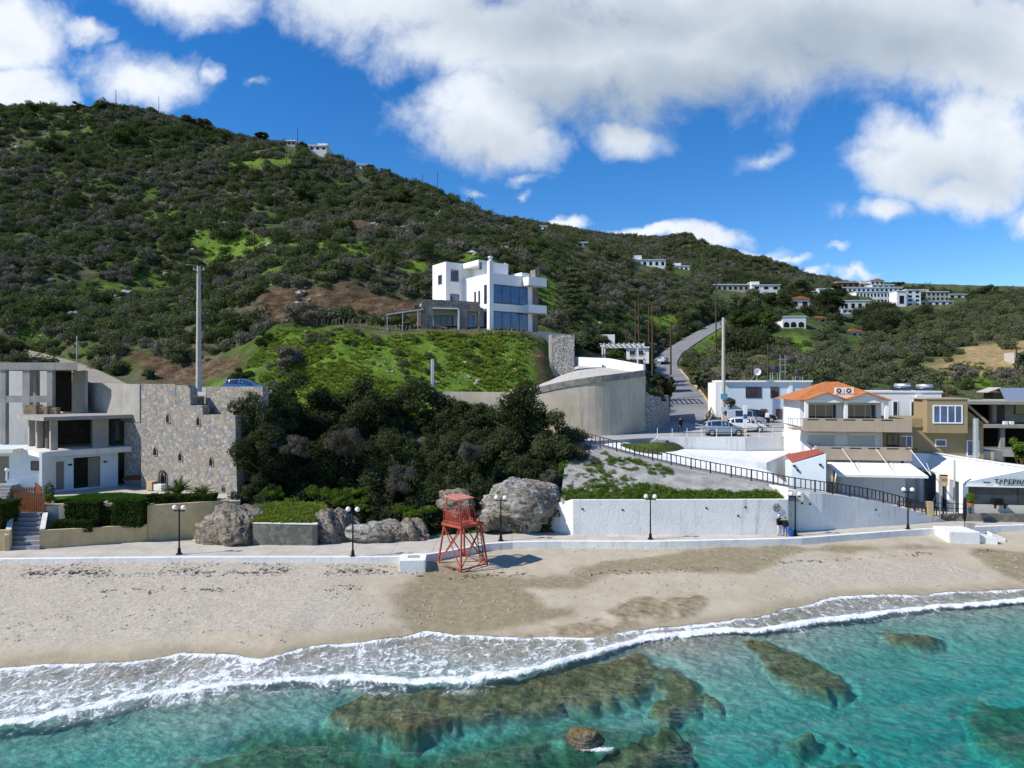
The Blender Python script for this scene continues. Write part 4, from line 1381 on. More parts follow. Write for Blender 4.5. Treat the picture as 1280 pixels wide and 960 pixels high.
for a, b in zip(seg[:-1], seg[1:]):
    if (b - a).length < 0.02: continue
    m.hexa([(a.x, a.y, 1.5), (b.x, b.y, 1.5), (b.x, b.y + .5, 1.5), (a.x, a.y + .5, 1.5), (a.x, a.y, max(a.z, 1.9)), (b.x, b.y, max(b.z, 1.9)), (b.x, b.y + .5, max(b.z, 1.9)), (a.x, a.y + .5, max(a.z, 1.9))])
m.build('ramp_wall', M['whitewash'], wall)
m = MB()                                                  # drain holes and a sprayed ring with a scrawl inside
for px, py in ((728, 636), (778, 637), (883, 635), (932, 634), (923, 645), (1012, 633), (1022, 634), (1120, 646)):
    p = P(px, py, 59.75); 
    x = p.x
    y = float(np.interp(x, [q.x for q in wp] + [q.x for q in seg], [q.y for q in wp] + [q.y for q in seg]))
    m.lathe([(0.09, -0.03), (0.09, 0.02)], (x, y - 0.01, p.z), 10, 'y')
m.build('drain_hole', M['void'], wall)
p = P(970.5, 634.5, 59.9)
m = MB()
c = Vector((p.x, 59.84, p.z))
m.tube([c + Vector((0.30 * math.cos(a), 0, 0.32 * math.sin(a))) for a in np.linspace(0, 6.28, 20)], 0.025, 5)
m.tube([c + Vector(q) for q in ((-.12, 0, .2), (-.12, 0, -.15), (.02, 0, -.15))], 0.02, 5)
m.tube([c + Vector(q) for q in ((.05, 0, .2), (.15, 0, .05), (.05, 0, 0), (.16, 0, -.18))], 0.02, 5)
m.tube([c + Vector(q) for q in ((-.2, 0, .03), (.22, 0, .06))], 0.02, 5)
m.build('graffiti', M['void'], wall)

rail = thing('railing', 'long brown ladder-like wooden railing that follows the ramp down to the promenade', 'railing', (0, 0, 0))
rp = [p for p in resample(st, 0.1) if p.x > 7.3]
up = Vector((0, 0, 1))
def rail_bar(z, w_, h_, name):
    m = MB()
    q = rp[::12] + [rp[-1]]
    for a, b in zip(q[:-1], q[1:]):
        m.bar(a + up * z, b + up * z, w_, h_)
    m.build(name, M['rail'], rail)
rail_bar(1.02, 0.10, 0.08, 'top_rail'); rail_bar(0.22, 0.08, 0.07, 'bottom_rail')
dist, last, k = 0.0, rp[0], 0
for p in rp:
    dist += (p - last).length; last = p
    if dist >= k * 0.47:
        big = k % 4 == 0
        m = MB(); r = 0.055 if big else 0.035
        m.box(-r, r, -r, r, 0.0 if big else .22, 1.08 if big else 1.0)
        o = m.build('post' if big else 'baluster', M['rail'], rail); o.location = p
        k += 1

m = MB(); m.hexa([P(715, 689, 55.0) + Vector(q) for q in ((0, 0, -.3), (0.1, 0, -.3), (.1, .1, -.3), (0, .1, -.3), (0, 0, -.2), (.1, 0, -.2), (.1, .1, -.2), (0, .1, -.2))]); m.b.free()

# white parking wall, apron and lower terrace
pw = thing('parking_wall', 'white painted retaining wall under the parked cars, with a lower ledge along its foot', 'wall', (0, 0, 0))
fr = [((px - 640) / K * Y, Y) for px, Y in ((800, 74.5), (822, 74.8), (931, 74.8), (982, 76.0))]
m = MB()
for (x0, y0), (x1, y1) in zip(fr[:-1], fr[1:]):
    z0, z1 = plaza_z(y0) + 0.06, plaza_z(y1) + 0.06
    if x0 < 15: z0 = 8.0
    m.hexa([(x0, y0 - .12, 3), (x1, y1 - .12, 3), (x1, y1 + .3, 3), (x0, y0 + .3, 3), (x0, y0 - .12, z0), (x1, y1 - .12, z1), (x1, y1 + .3, z1), (x0, y0 + .3, z0)])
m.build('wall', M['whitewash'], pw)
m = MB()
lw = [((px - 640) / K * Y, Y) for px, Y in ((775, 72.6), (870, 70.3), (958, 69.0), (992, 76.2), (982, 75.6), (931, 74.6), (800, 74.3))]
m.prism(lw, 2.5, [8.15, 7.75, 7.15, 7.6, 7.7, 7.75, 8.2])
m.build('ledge', M['whitewash'], pw)
yr = thing('yard_railing', 'low metal railing with thin white posts along the edge of the car park', 'railing', (0, 0, 0))
fr2 = [Vector((x, y + 0.1, plaza_z(y) + 0.06)) for x, y in fr]
rr = resample(fr2[1:], 0.2)
m = MB()
for h_ in (0.95, 0.5):
    q = rr[::6] + [rr[-1]]
    for a, b in zip(q[:-1], q[1:]): m.bar(a + up * h_, b + up * h_, 0.05)
m.build('rail', M['rail'], yr)
for p in rr[::8]:
    m = MB(); m.tube([(0, 0, 0), (0, 0, 1.0)], 0.03, 6); o = m.build('post', M['white'], yr); o.location = p

# curved wall below the drive and the drive itself
WALLC = [Vector(((px - 640) / K * Y, Y, CAMZ - (py - 480) / K * Y)) for px, py, Y in ((530, 489, 81), (600, 490, 80), (640, 490, 79), (668, 488, 78.2), (700, 480.5, 77.2), (740, 474, 76.5), (775, 470, 77.2), (806, 465.5, 81))]
wc = smooth_pl(WALLC, 2)
dw = thing('retaining_wall', 'tall curved retaining wall of stained pale concrete carrying the drive', 'wall', (0, 0, 0))
m = MB()
nrm = [q - p for p, q in zip(wc, side_of(wc, 1.0))]
for i in range(len(wc) - 1):
    a, b, na, nb_ = wc[i], wc[i + 1], nrm[i], nrm[i + 1]
    m.hexa([(a.x, a.y, 7), (b.x, b.y, 7), (b + nb_ * .4)[:2] + (7,) if False else (b.x + nb_.x * .4, b.y + nb_.y * .4, 7), (a.x + na.x * .4, a.y + na.y * .4, 7),
            (a.x, a.y, a.z), (b.x, b.y, b.z), (b.x + nb_.x * .4, b.y + nb_.y * .4, b.z), (a.x + na.x * .4, a.y + na.y * .4, a.z)])
m.build('wall', M['limewall'], dw)
m = MB()
cp = [(p, n_) for p, n_ in zip(wc, nrm) if p.x > 2.6]
for (a, na), (b, nb_) in zip(cp[:-1], cp[1:]):
    o1, o2 = Vector((0, 0, -.45)), Vector((0, 0, .28))
    m.hexa([a - na * .08 + o1, b - nb_ * .08 + o1, b + nb_ * .45 + o1, a + na * .45 + o1, a - na * .08 + o2, b - nb_ * .08 + o2, b + nb_ * .45 + o2, a + na * .45 + o2])
m.build('coping', plain('rubble_coping', (0.26, 0.24, 0.21), 0.95, 0.1, var=0.35, scale=2.0, grime=0.5, bmp=0.8), dw)
wi = [p + n_ * 0.42 - up * 0.12 for p, n_ in zip(wc, nrm) if p.x > 1.0]
Bk = [P(*q) for q in ((656, 483, 90), (690, 472, 93), (722, 457, 98), (765, 460, 91), (803, 467, 83))]
bt = np.linspace(0, 1, len(wi))
bl = [0.0]
for a, b in zip(Bk[:-1], Bk[1:]): bl.append(bl[-1] + (b - a).length)
bl = np.array(bl) / bl[-1]
bp = [Vector([float(np.interp(t_, bl, [q[k] for q in Bk])) for k in range(3)]) for t_ in bt]
strip('driveway', wi, bp, plain('pale_drive', (0.46, 0.44, 0.40), 0.9, 0.2, var=0.08, scale=0.4, grime=0.3, bmp=0.1), drop=0.2, kind='structure')
pp = thing('drive_parapet', 'low bright white parapet along the back of the pale drive', 'wall', (0, 0, 0))
m = MB()
q = [P(*k) for k in ((714, 452.5, 100), (760, 455, 92), (804, 464, 83.5))]
for a, b in zip(q[:-1], q[1:]):
    n_ = Vector((-(b - a).y, (b - a).x, 0)).normalized() * .3
    m.hexa([a - up * 3, b - up * 3, b + n_ - up * 3, a + n_ - up * 3, a + up * .75, b + up * .75, b + n_ + up * .75, a + n_ + up * .75])
m.build('wall', M['white'], pp)
gp = thing('gate_pillar', 'tall square pillar of dark stone with pale joints at the villa drive', 'pillar', tuple(P(702, 471, 91.5)))
m = MB(); m.box(-1.65, 1.65, -0.5, 0.5, -1, 5.5); m.build('shaft', M['pillarstone'], gp, bevel=0.04)
m = MB(); m.box(-1.66, -1.3, -0.52, 0.52, -1, 5.53); m.build('quoin', M['limewall'], gp)
tw = thing('terrace_wall', 'low curved ochre wall at the foot of the grassy mound beside the drive', 'wall', (0, 0, 0))
m = MB()
q = smooth_pl([P(*k) for k in ((640, 487, 83.5), (655, 482, 86), (668, 474, 88.5), (679, 467.5, 91))], 1)
for a, b in zip(q[:-1], q[1:]):
    m.hexa([a - up * 2.4, b - up * 2.4, b + Vector((-.3, .3, -2.4)), a + Vector((-.3, .3, -2.4)), a, b, b + Vector((-.3, .3, 0)), a + Vector((-.3, .3, 0))])
m.build('wall', M['tanwall'], tw)
sw_ = thing('rubble_wall', 'rounded rubble stone wall at the road bend below the overgrown corner of the drive', 'wall', (0, 0, 0))
m = MB()
q = smooth_pl([Vector(((px - 640) / K * Y, Y, z)) for px, Y, z in ((806, 81.2, 14.2), (815, 81.6, 13.6), (828, 84, 13.4), (838, 90, 13.6), (836, 97, 14.5))], 2)
for a, b in zip(q[:-1], q[1:]):
    n_ = Vector((-(b - a).y, (b - a).x, 0)).normalized() * .5
    m.hexa([(a.x, a.y, 8), (b.x, b.y, 8), (b.x + n_.x, b.y + n_.y, 8), (a.x + n_.x, a.y + n_.y, 8), a, b, b + n_, a + n_])
m.build('wall', M['pillarstone'], sw_)

# guard rail on the right of the road
gr_ = thing('guard_rail', 'rusty brown guard rail with a pale kerb along the outer edge of the climbing road', 'guard rail', (0, 0, 0))
ge = [p for p in side_of(rc, -3.0) if 88 < p.y < 150]
m = MB()
for a, b in zip(ge[:-1], ge[1:]):
    m.bar(a + up * .75, b + up * .75, 0.08, 0.14); m.bar(a + up * .42, b + up * .42, 0.06, 0.10)
m.build('rail', M['timber'], gr_)
m = MB()
for a, b in zip(ge[:-1], ge[1:]):
    m.bar(a - up * .1 + Vector((-.25, 0, 0)), b - up * .1 + Vector((-.25, 0, 0)), 0.3, 0.55)
m.build('kerb', M['tanwall'], gr_)
for p in resample(ge, 2.0)[::2]:
    m = MB(); m.box(-.06, .06, -.06, .06, -.3, .8); o = m.build('post', M['timber'], gr_); o.location = p

# ------------------------------------------------------------------ lamp posts along the promenade
def lamp_post():
    r = thing('lamp_post', '', 'street lamp')
    m = MB(); m.lathe([(0.24, 0), (0.24, 0.06), (0.14, 0.12), (0.11, 0.45), (0.085, 0.5)], seg=12); m.build('base', M['iron'], r)
    m = MB(); m.tube([(0, 0, 0.4), (0, 0, 3.45)], [0.065, 0.05], 10); m.lathe([(0.075, 3.3), (0.075, 3.4)], seg=10); m.build('pole', M['iron'], r)
    m = MB(); m.bar((-0.40, 0, 3.32), (0.40, 0, 3.32), 0.05, 0.06)
    for s in (-1, 1): m.lathe([(0.09, 3.30), (0.10, 3.42)], (s * 0.36, 0, 0), 10)
    m.build('crossarm', M['iron'], r)
    for s in (-1, 1):
        m = MB(); m.sphere((0, 0, 0), 0.185, 16, 10); o = m.build('globe', M['globe'], r, smooth=True); o.location = (s * 0.36, 0, 3.58)
    return r
lp0 = lamp_post()
LAMPS = [(224, 693, 'black twin-globe lamp post in front of the ochre garden wall'),
         (441, 696, 'black twin-globe lamp post in front of the stone planter and jagged outcrop'),
         (626, 676, 'black twin-globe lamp post in front of the huge pale boulder, behind the lifeguard tower'),
         (813, 674, 'black twin-globe lamp post before the plain left half of the white sea wall'),
         (994, 669.5, 'black twin-globe lamp post beside the two standing people'),
         (1135, 662, 'black twin-globe lamp post in front of the low end of the ramp railing')]
for i, (px, py, lb) in enumerate(LAMPS):
    o = lp0 if i == 0 else copy_tree(lp0)
    o.location = G(px, py, PZ); o['label'] = lb; o['group'] = 'twin-globe lamps along the promenade'
    o.rotation_euler = (0, 0, R(-8))
o = copy_tree(lp0); o.location = P(1289, 655, 64.5); o['label'] = 'black twin-globe lamp post in front of the taverna sign, half out of the picture'; o['group'] = 'twin-globe lamps along the promenade'
o = thing('folded_umbrella', 'black folded parasol on a post, standing on the white concrete landing', 'parasol', tuple(P(1206, 664, 61.8)))
m = MB(); m.lathe([(0.22, 0), (0.22, 0.06), (0.05, 0.1), (0.05, 0.5)], seg=10); m.build('base', M['iron'], o)
m = MB(); m.tube([(0, 0, .3), (0, 0, 3.1)], .04, 8); m.lathe([(0.06, 0.9), (0.13, 1.3), (0.16, 2.2), (0.10, 2.9), (0.03, 3.05)], seg=10); m.build('folded_canopy', M['iron'], o)

# ------------------------------------------------------------------ lifeguard tower
TZ = 1.12
tw_ = thing('lifeguard_tower', 'faded red lifeguard lookout tower on splayed legs standing on the sand', 'lifeguard tower', (-3.75, 52.6, TZ), R(45))
B, T2, HP = 1.38, 0.98, 3.30
cs = ((-1, -1), (1, -1), (1, 1), (-1, 1))
def lerp3(a, b, t_): return Vector(a).lerp(Vector(b), t_)
legs = [(Vector((sx_ * B, sy * B, -0.35)), Vector((sx_ * T2, sy * T2, HP))) for sx_, sy in cs]
for a, b in legs:
    m = MB(); m.bar(a, b, 0.11); m.build('leg', M['red'], tw_)
for i in range(4):
    a0, a1 = legs[i]; b0, b1 = legs[(i + 1) % 4]
    m = MB(); m.bar(lerp3(a0, a1, .16), lerp3(b0, b1, .16), .07, .10); m.build('ring_beam', M['red'], tw_)
    m = MB(); m.bar(lerp3(a0, a1, .17), lerp3(b0, b1, .93), .05, .08); m.build('brace', M['red'], tw_)
    m = MB(); m.bar(lerp3(b0, b1, .17) + Vector((.06 * (i == 1), .06 * (i == 0), 0)), lerp3(a0, a1, .93) + Vector((.06 * (i == 1), .06 * (i == 0), 0)), .05, .08); m.build('brace', M['red'], tw_)
m = MB(); m.box(-T2 - .12, T2 + .12, -T2 - .12, T2 + .12, HP, HP + .06)
m.box(-T2 - .14, T2 + .14, -T2 - .17, -T2 - .12, HP - .12, HP + .08); m.box(-T2 - .17, -T2 - .12, -T2 - .12, T2 + .14, HP - .12, HP + .08)
m.box(T2 + .12, T2 + .17, -T2 - .12, T2 + .14, HP - .12, HP + .08); m.box(-T2 - .12, T2 + .12, T2 + .12, T2 + .17, HP - .12, HP + .08)
m.build('platform', M['red'], tw_)
RT = 0.66
rc_ = Vector((-0.28, 0.10, 0))
tops = [Vector((sx_ * RT, sy * RT, 5.25)) + rc_ for sx_, sy in cs]
bots = [Vector((sx_ * T2 * (0.92 if sx_ < 0 else .62), sy * T2 * .95, HP + .06)) for sx_, sy in cs]
for a, b in zip(bots, tops):
    m = MB(); m.bar(a, b, 0.06); m.build('post', M['red'], tw_)
m = MB()
e = RT + .16
m.hexa([rc_ + Vector(q) for q in ((-e, -e, 5.22), (e, -e, 5.22), (e, e, 5.34), (-e, e, 5.34), (-e, -e, 5.29), (e, -e, 5.29), (e, e, 5.41), (-e, e, 5.41))])
m.build('roof', M['redroof'], tw_)
E = T2 + .05
def tower_rail(a, b):
    m = MB(); a, b = Vector(a), Vector(b)
    m.bar(a + up * .95, b + up * .95, .06, .06); m.bar(a + up * .15, b + up * .15, .05, .05)
    n_ = int((b - a).length / .19)
    for k in range(n_ + 1):
        p = a.lerp(b, k / n_); m.bar(p + up * 0.05, p + up * .95, .05, .03)
    m.build('railing', M['red'], tw_)
tower_rail((-E, -E, HP + .06), (-E, E, HP + .06)); tower_rail((-E, E, HP + .06), (E, E, HP + .06))
tower_rail((E, E, HP + .06), (E, -E * .2, HP + .06)); tower_rail((-E, -E, HP + .06), (-E * .1, -E, HP + .06))
ld = MB()
for s in (-.22, .22): ld.bar((E + .75, s - .3, -.2), (E + .08, s - .3, HP + .9), .05, .07)
for k in range(11):
    t_ = (k + .6) / 11 * .8; ld.bar((E + .75 - .67 * t_ / 1.0, -.52, -.2 + (HP + 1.1) * t_), (E + .75 - .67 * t_, -.08, -.2 + (HP + 1.1) * t_), .04)
ld.build('ladder', M['red'], tw_)
o = thing('drain_pipe', 'short black plastic pipe lying on the sand under the red tower', 'pipe', tuple(P(558, 711, 51.6)), R(-35))
m = MB()
m.tube([(-.75, 0, .02), (.75, 0, .02)], .13, 12); m.tube([(.70, 0, .02), (.80, 0, .02)], .155, 12); m.build('pipe', M['pipe'], o)
o = thing('concrete_block', 'square white painted concrete block at the promenade edge beside the lifeguard tower', 'concrete block', tuple(P(515.5, 718, 50.3)), R(4))
m = MB(); m.box(-.95, .95, 0, 2.1, -.6, 1.02); m.build('block', M['whitewash'], o, bevel=.03)
m = MB(); m.box(-.42, .42, .75, 1.35, 1.02, 1.06); m.build('cover', plain('rusty_cover', (0.40, 0.32, 0.24), .9, .1, var=.2), o)
o = thing('broken_landing', 'broken white concrete landing slab below the right end of the promenade', 'concrete slab', tuple(P(1212, 677, 59.6)), R(-4))
m = MB(); m.box(-1.7, .9, 0, 2.6, -.6, .82); m.build('slab', M['whitewash'], o, bevel=.04)
m = MB(); m.hexa([(.92, .3, -.4), (2.4, .1, -.4), (2.4, 1.6, -.4), (.92, 1.8, -.4), (.92, .3, .52), (2.4, .1, .28), (2.4, 1.6, .3), (.92, 1.8, .55)]); m.build('broken_piece', M['whitewash'], o, bevel=.04)
m = MB(); m.hexa([(2.5, 1.2, -.3), (3.6, 1.0, -.3), (3.7, 1.9, -.3), (2.6, 2.0, -.3), (2.5, 1.2, .5), (3.6, 1.0, .1), (3.7, 1.9, .12), (2.6, 2.0, .55)]); m.build('broken_piece', M['whitewash'], o, bevel=.04)
m = MB(); m.hexa([(.95, 1.9, .3), (1.25, 1.85, .3), (1.25, 2.0, .3), (.95, 2.05, .3), (.75, 1.9, 1.25), (1.6, 1.85, 1.2), (1.6, 2.0, 1.2), (.75, 2.05, 1.25)]); m.build('tilted_plate', M['concrete'], o)

# ------------------------------------------------------------------ dark trees on the bank
def limbs(seed, h, r, spread):
    rng = random.Random(seed); m = MB()
    m.tube([(0, 0, -1.0), (0.1, 0, h * .35), (0.0, 0.1, h * .7)], [r, r * .8, r * .45], 7)
    for i in range(6):
        a = i * 1.05 + rng.random() * .6; z = h * (.25 + .35 * rng.random())
        m.tube([(0, 0, z), (math.cos(a) * spread * .35, math.sin(a) * spread * .35, z + h * .18), (math.cos(a) * spread * .75, math.sin(a) * spread * .75, z + h * .38)], [r * .5, r * .35, r * .12], 5)
    return m
TREE_SHAPES = []
for i in range(5):
    TREE_SHAPES.append((leaf_mesh('crown', 300 + i, crown_blobs(300 + i, 3.4, 3.2, 3.3, 3.4, 24, .19, .35), 13000, 0.125, shell=.45, aspect=.5), 3.4))
DARKS = [(326, 528, 66, 44, 'rounded dark evergreen tree touching the stone wall corner'), (378, 512, 73, 50, 'tall dark evergreen tree at the top left of the wooded bank'),
         (446, 512, 75, 46, 'dark evergreen tree below the middle of the grassy mound'), (512, 518, 76, 46, 'dark evergreen tree under the grey post on the mound'),
         (575, 526, 75.5, 42, 'dark evergreen tree at the left end of the curved wall'), (650, 522, 72.5, 46, 'tall full-crowned evergreen rising in front of the curved wall'),
         (697, 556, 70, 46, 'dark evergreen leaning over the right end of the bank'), (722, 592, 67, 36, 'rightmost dark evergreen, beside the top of the ramp railing'),
         (326, 566, 63.2, 38, 'dark evergreen covering the lower right edge of the stone wall'), (345, 592, 65.5, 50, 'broad dark evergreen shrub tree above the brown boulder'), (415, 584, 67, 52, 'broad dark evergreen shrub tree above the stone planter'),
         (488, 590, 67, 52, 'dense dark shrub tree above the jagged outcrop'), (558, 588, 68, 48, 'dense dark shrub tree straight above the lifeguard tower'),
         (622, 580, 69, 44, 'dense dark shrub tree above the huge pale boulder'), (672, 596, 66, 36, 'dense dark shrub tree between pale boulder and ramp'),
         (530, 640, 63, 36, 'low dark bush left of the lifeguard tower'), (585, 640, 63.5, 32, 'low dark bush behind the lifeguard tower'), (320, 622, 62, 30, 'low dark bush beside the lower right edge of the stone wall')]
for i, (px, py, Y, rp_, lb) in enumerate(DARKS):
    me, base_r = TREE_SHAPES[i % 5]
    sc_ = rp_ * Y / K / base_r * 1.08
    c = P(px, py, Y)
    zc = 3.4 * sc_
    t_ = thing('evergreen_tree' if rp_ > 36 else 'evergreen_bush', lb, 'tree' if rp_ > 36 else 'bush', (c.x, c.y, c.z - zc), i * 1.3, 'dark evergreens on the wooded bank')
    t_.scale = (sc_, sc_, sc_)
    o = bpy.data.objects.new('crown', me); COL.objects.link(o); o.parent = t_
    if not me.materials: me.materials.append(L['dark'])
    if i == 0: trunk_me = limbs(5, 3.2, .22, 3.2).build('trunk', L['bark'], t_).data
    else:
        o = bpy.data.objects.new('trunk', trunk_me); COL.objects.link(o); o.parent = t_
# sunlit weeds at the foot of the bank and on top of the sea wall
rng = np.random.default_rng(77)
def on_strip(n, px0, px1, Y0, Y1, z_of):
    px = px0 + rng.random(n) * (px1 - px0); Y = Y0 + rng.random(n) * (Y1 - Y0)
    x = (px - 640) / K * Y
    return np.stack([x, Y, z_of(x, Y)], 1)
pt = on_strip(300, 325, 540, 58.8, 62.6, H); pt[:, 2] = 2.0 + (pt[:, 1] - 58.4) * .8 + .3 * rng.random(300)
pt = pt[(fbm(pt[:, 0], pt[:, 1] * 1.5, 2.2, 3, 140) > .12)]; scatter('bank_weeds', 'greens', pt, .25 + .55 * rng.random(len(pt)), 21)
pt = on_strip(420, 300, 735, 60.5, 75, H); pt = pt[(pt[:, 0] < 3.5) | (pt[:, 1] > 63)]
scatter('bank_undergrowth', 'woods', pt, .7 + .9 * rng.random(len(pt)), 22)
x_ = 4.4 + rng.random(900) * 19.6; u_ = rng.random(900) ** 2.0
def emb(x, u):
    a = np.interp(x, [p.y for p in []] or [4.2, 25.6], [60.15, 60.6]); b = np.array([st_at(max(q, 6.0)).y for q in x]); zb_ = np.array([st_at(max(q, 6.0)).z for q in x])
    return a + (b - a) * u, (WT - .25) + (zb_ - WT + .1) * u + 0.8 * np.sin(u * np.pi) * .35
lim = np.interp(x_, [4.4, 7, 11, 15, 20, 24], [.75, .6, .34, .16, .18, .28])
u_ = u_ * lim
y_, z_ = emb(x_, u_)
scatter('wall_top_weeds', 'greens', np.stack([x_, y_ + .3, z_], 1), .22 + .42 * rng.random(900), 23)
x_ = 9 + rng.random(60) * 6; u_ = .5 + rng.random(60) * .35; y_, z_ = emb(x_, u_)
scatter('slope_weeds', 'greens', np.stack([x_, y_, z_], 1), .25 + .35 * rng.random(60), 24)

# ------------------------------------------------------------------ windows, doors and other building parts
M['glass'] = glass_mat('dark_glass')
M['skytint_glass'] = glass_mat('sky_painted_glass', (0.018, 0.055, 0.15), 0.02)  # blue base colour paints the reflected sky into the panes
M['frame_white'] = plain('white_frame', (0.78, 0.78, 0.77), .5, .3, var=.02)
M['frame_dark'] = plain('dark_frame', (0.03, 0.03, 0.034), .5, .4, var=.05)
M['beige'] = plain('beige_balcony', (0.42, 0.34, 0.25), .85, .2, var=.05, grime=.2)
M['ochre'] = plain('mustard_render', (0.31, 0.24, 0.135), .85, .2, var=.07, scale=.5, grime=.25, bmp=.15)
M['offwhite'] = plain('off_white_render', (0.70, 0.68, 0.63), .85, .2, var=.04, grime=.3)
M['bluewhite'] = plain('pale_blue_render', (0.62, 0.70, 0.74), .8, .2, var=.03, grime=.15)
M['shutter'] = plain('roller_shutter', (0.62, 0.64, 0.64), .6, .3, var=.03, grime=.1)
M['canvas'] = plain('white_canvas', (0.80, 0.80, 0.78), .7, .2, var=.03, scale=.4)
M['greydoor'] = plain('grey_painted_metal', (0.20, 0.185, 0.15), .6, .3, var=.06)
M['panel'] = glass_mat('solar_panel', (0.02, 0.028, 0.04), .08)
M['steel'] = plain('galvanised_steel', (0.52, 0.54, 0.56), .35, .5, metal=.7, var=.05)
M['acbox'] = plain('white_appliance', (0.74, 0.74, 0.72), .5, .3, var=.03)
M['terracotta'] = plain('terracotta', (0.44, 0.16, 0.07), .85, .2, var=.2)
M['oldwall'] = plain('old_pale_render', (0.46, 0.43, 0.38), .9, .15, var=.12, grime=.5)
M['brownwood'] = plain('brown_joinery', (0.18, 0.085, 0.045), .7, .3, var=.15)


def tile_mat():
    m, t = mat_new('roof_tiles')
    v = tex_obj(t)
    wv = t.new('ShaderNodeTexWave', wave_type='BANDS', bands_direction='X'); wv.inputs['Scale'].default_value = 1.7; t.link(v, wv.inputs[0])
    w2 = t.new('ShaderNodeTexWave', wave_type='BANDS', bands_direction='Y'); w2.inputs['Scale'].default_value = 1.1; t.link(v, w2.inputs[0])
    n = t.noise(v, 2.5, 5, .7)
    c = t.ramp(n, [(.3, (0.42, 0.135, 0.045)), (.5, (0.56, 0.20, 0.07)), (.7, (0.63, 0.26, 0.10))])
    c = t.mix(t.math('MULTIPLY', t.smooth(wv.outputs['Fac'], .0, .35, 1, 0), .4), c, (0.22, 0.07, 0.03))
    h = t.math('ADD', wv.outputs['Fac'], t.math('MULTIPLY', w2.outputs['Fac'], .3))
    return finish(m, t, principled(t, c, .85, .2, 0, bump(t, h, .7, .08)))
M['tiles'] = tile_mat()


def corr_mat():
    m, t = mat_new('slatted_metal')
    v = tex_obj(t)
    wv = t.new('ShaderNodeTexWave', wave_type='BANDS', bands_direction='Z'); wv.inputs['Scale'].default_value = 4.0; t.link(v, wv.inputs[0])
    c = t.mix(wv.outputs['Fac'], (0.50, 0.52, 0.52), (0.64, 0.66, 0.66))
    return finish(m, t, principled(t, c, .55, .3, 0, bump(t, wv.outputs['Fac'], .5, .02)))
M['slats'] = corr_mat()


def win(par, u0, u1, z0, z1, v=0.0, div=2, fm='frame_white', gm='glass', name='window', th=.07, axis='u', sgn=-1, bars=0):
    """a framed window on the face v of a building; axis 'u' faces -v, axis 'v' is a side face at u = v"""
    m = MB()
    def bx(m_, a0, a1, b0, b1, d0, d1):
        lo_, hi_ = min(v + sgn * d0, v + sgn * d1), max(v + sgn * d0, v + sgn * d1)
        if axis == 'u': m_.box(a0, a1, lo_, hi_, b0, b1)
        else: m_.box(lo_, hi_, a0, a1, b0, b1)
    bx(m, u0, u1, z1 - th, z1, 0.004, .06); bx(m, u0, u1, z0, z0 + th, 0.004, .07)
    bx(m, u0, u0 + th, z0 + th, z1 - th, 0.004, .06); bx(m, u1 - th, u1, z0 + th, z1 - th, 0.004, .06)
    for k in range(1, div):
        c_ = u0 + (u1 - u0) * k / div
        bx(m, c_ - th * .4, c_ + th * .4, z0 + th, z1 - th, 0.004, .055)
    for k in range(bars):
        c_ = z0 + (z1 - z0) * (k + 1) / (bars + 1)
        bx(m, u0 + th, u1 - th, c_ - th * .4, c_ + th * .4, 0.006, .052)
    o = m.build(name, M[fm], par)
    m = MB(); bx(m, u0 + th * .5, u1 - th * .5, z0 + th * .5, z1 - th * .5, 0.002, .03)
    m.build('pane', M[gm], o)
    return o


def panel_on(par, u0, u1, z0, z1, v, mat, name='door', d=.05, axis='u', sgn=-1):
    m = MB(); lo_, hi_ = min(v, v + sgn * d), max(v, v + sgn * d)
    if axis == 'u': m.box(u0, u1, lo_, hi_, z0, z1)
    else: m.box(lo_, hi_, u0, u1, z0, z1)
    return m.build(name, M[mat], par)


def boxo(par, name, mat, *b, bevel=0):
    m = MB(); m.box(*b); return m.build(name, M[mat], par, bevel=bevel)


# ================================================================== left hand plots
# unfinished building: white ground floor, bare concrete frame above
O = (-43.2, 63.5); A45 = R(47)
ub = thing('unfinished_building', 'half built house with whitewashed ground floor and two open storeys of bare concrete above', 'building', (O[0], O[1], 0), A45)
boxo(ub, 'ground_floor', 'bluewhite', .6, 6.6, .6, 7.5, 4.6, 8.25)
panel_on(ub, 1.0, 1.95, 5.1, 7.7, .6, 'greydoor')
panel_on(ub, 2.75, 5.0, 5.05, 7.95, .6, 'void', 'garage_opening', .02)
o = panel_on(ub, 3.95, 4.95, 5.05, 7.9, .57, 'greydoor', 'sliding_door', .04)
boxo(ub, 'terrace_slab', 'offwhite', -.2, 7.6, -.2, 8.6, 8.27, 8.78)
panel_on(ub, 2.3, 2.62, 7.25, 7.42, .6, 'void', 'vent', .06); panel_on(ub, 5.3, 5.6, 7.3, 7.45, .6, 'void', 'vent', .06); panel_on(ub, .68, .9, 7.0, 7.15, .6, 'void', 'vent', .06)
for (u, v_, a, b) in ((1.2, 1.0, .28, .28), (5.2, 1.2, .65, .3), (.9, 4.6, .25, .25), (5.9, 5.5, .3, .3), (.9, 7.6, .25, .25)):
    boxo(ub, 'column', 'concrete', u - a, u + a, v_ - b, v_ + b, 8.78, 11.58)
M['shade_concrete'] = plain('shade_darkened_concrete', (.10, .092, .08), .95, .1, var=.25, scale=2)  # concrete darkened so the storey's deep shade is painted into its walls
boxo(ub, 'back_wall', 'shade_concrete', 1.6, 7.0, 7.4, 7.7, 8.78, 11.58)
boxo(ub, 'inner_wall', 'shade_concrete', 1.2, 1.45, 3.0, 7.38, 8.78, 11.58)  # added on the open left side to keep sky light out
boxo(ub, 'side_wall', 'shade_concrete', 6.7, 7.0, 2.4, 7.38, 8.78, 11.58)
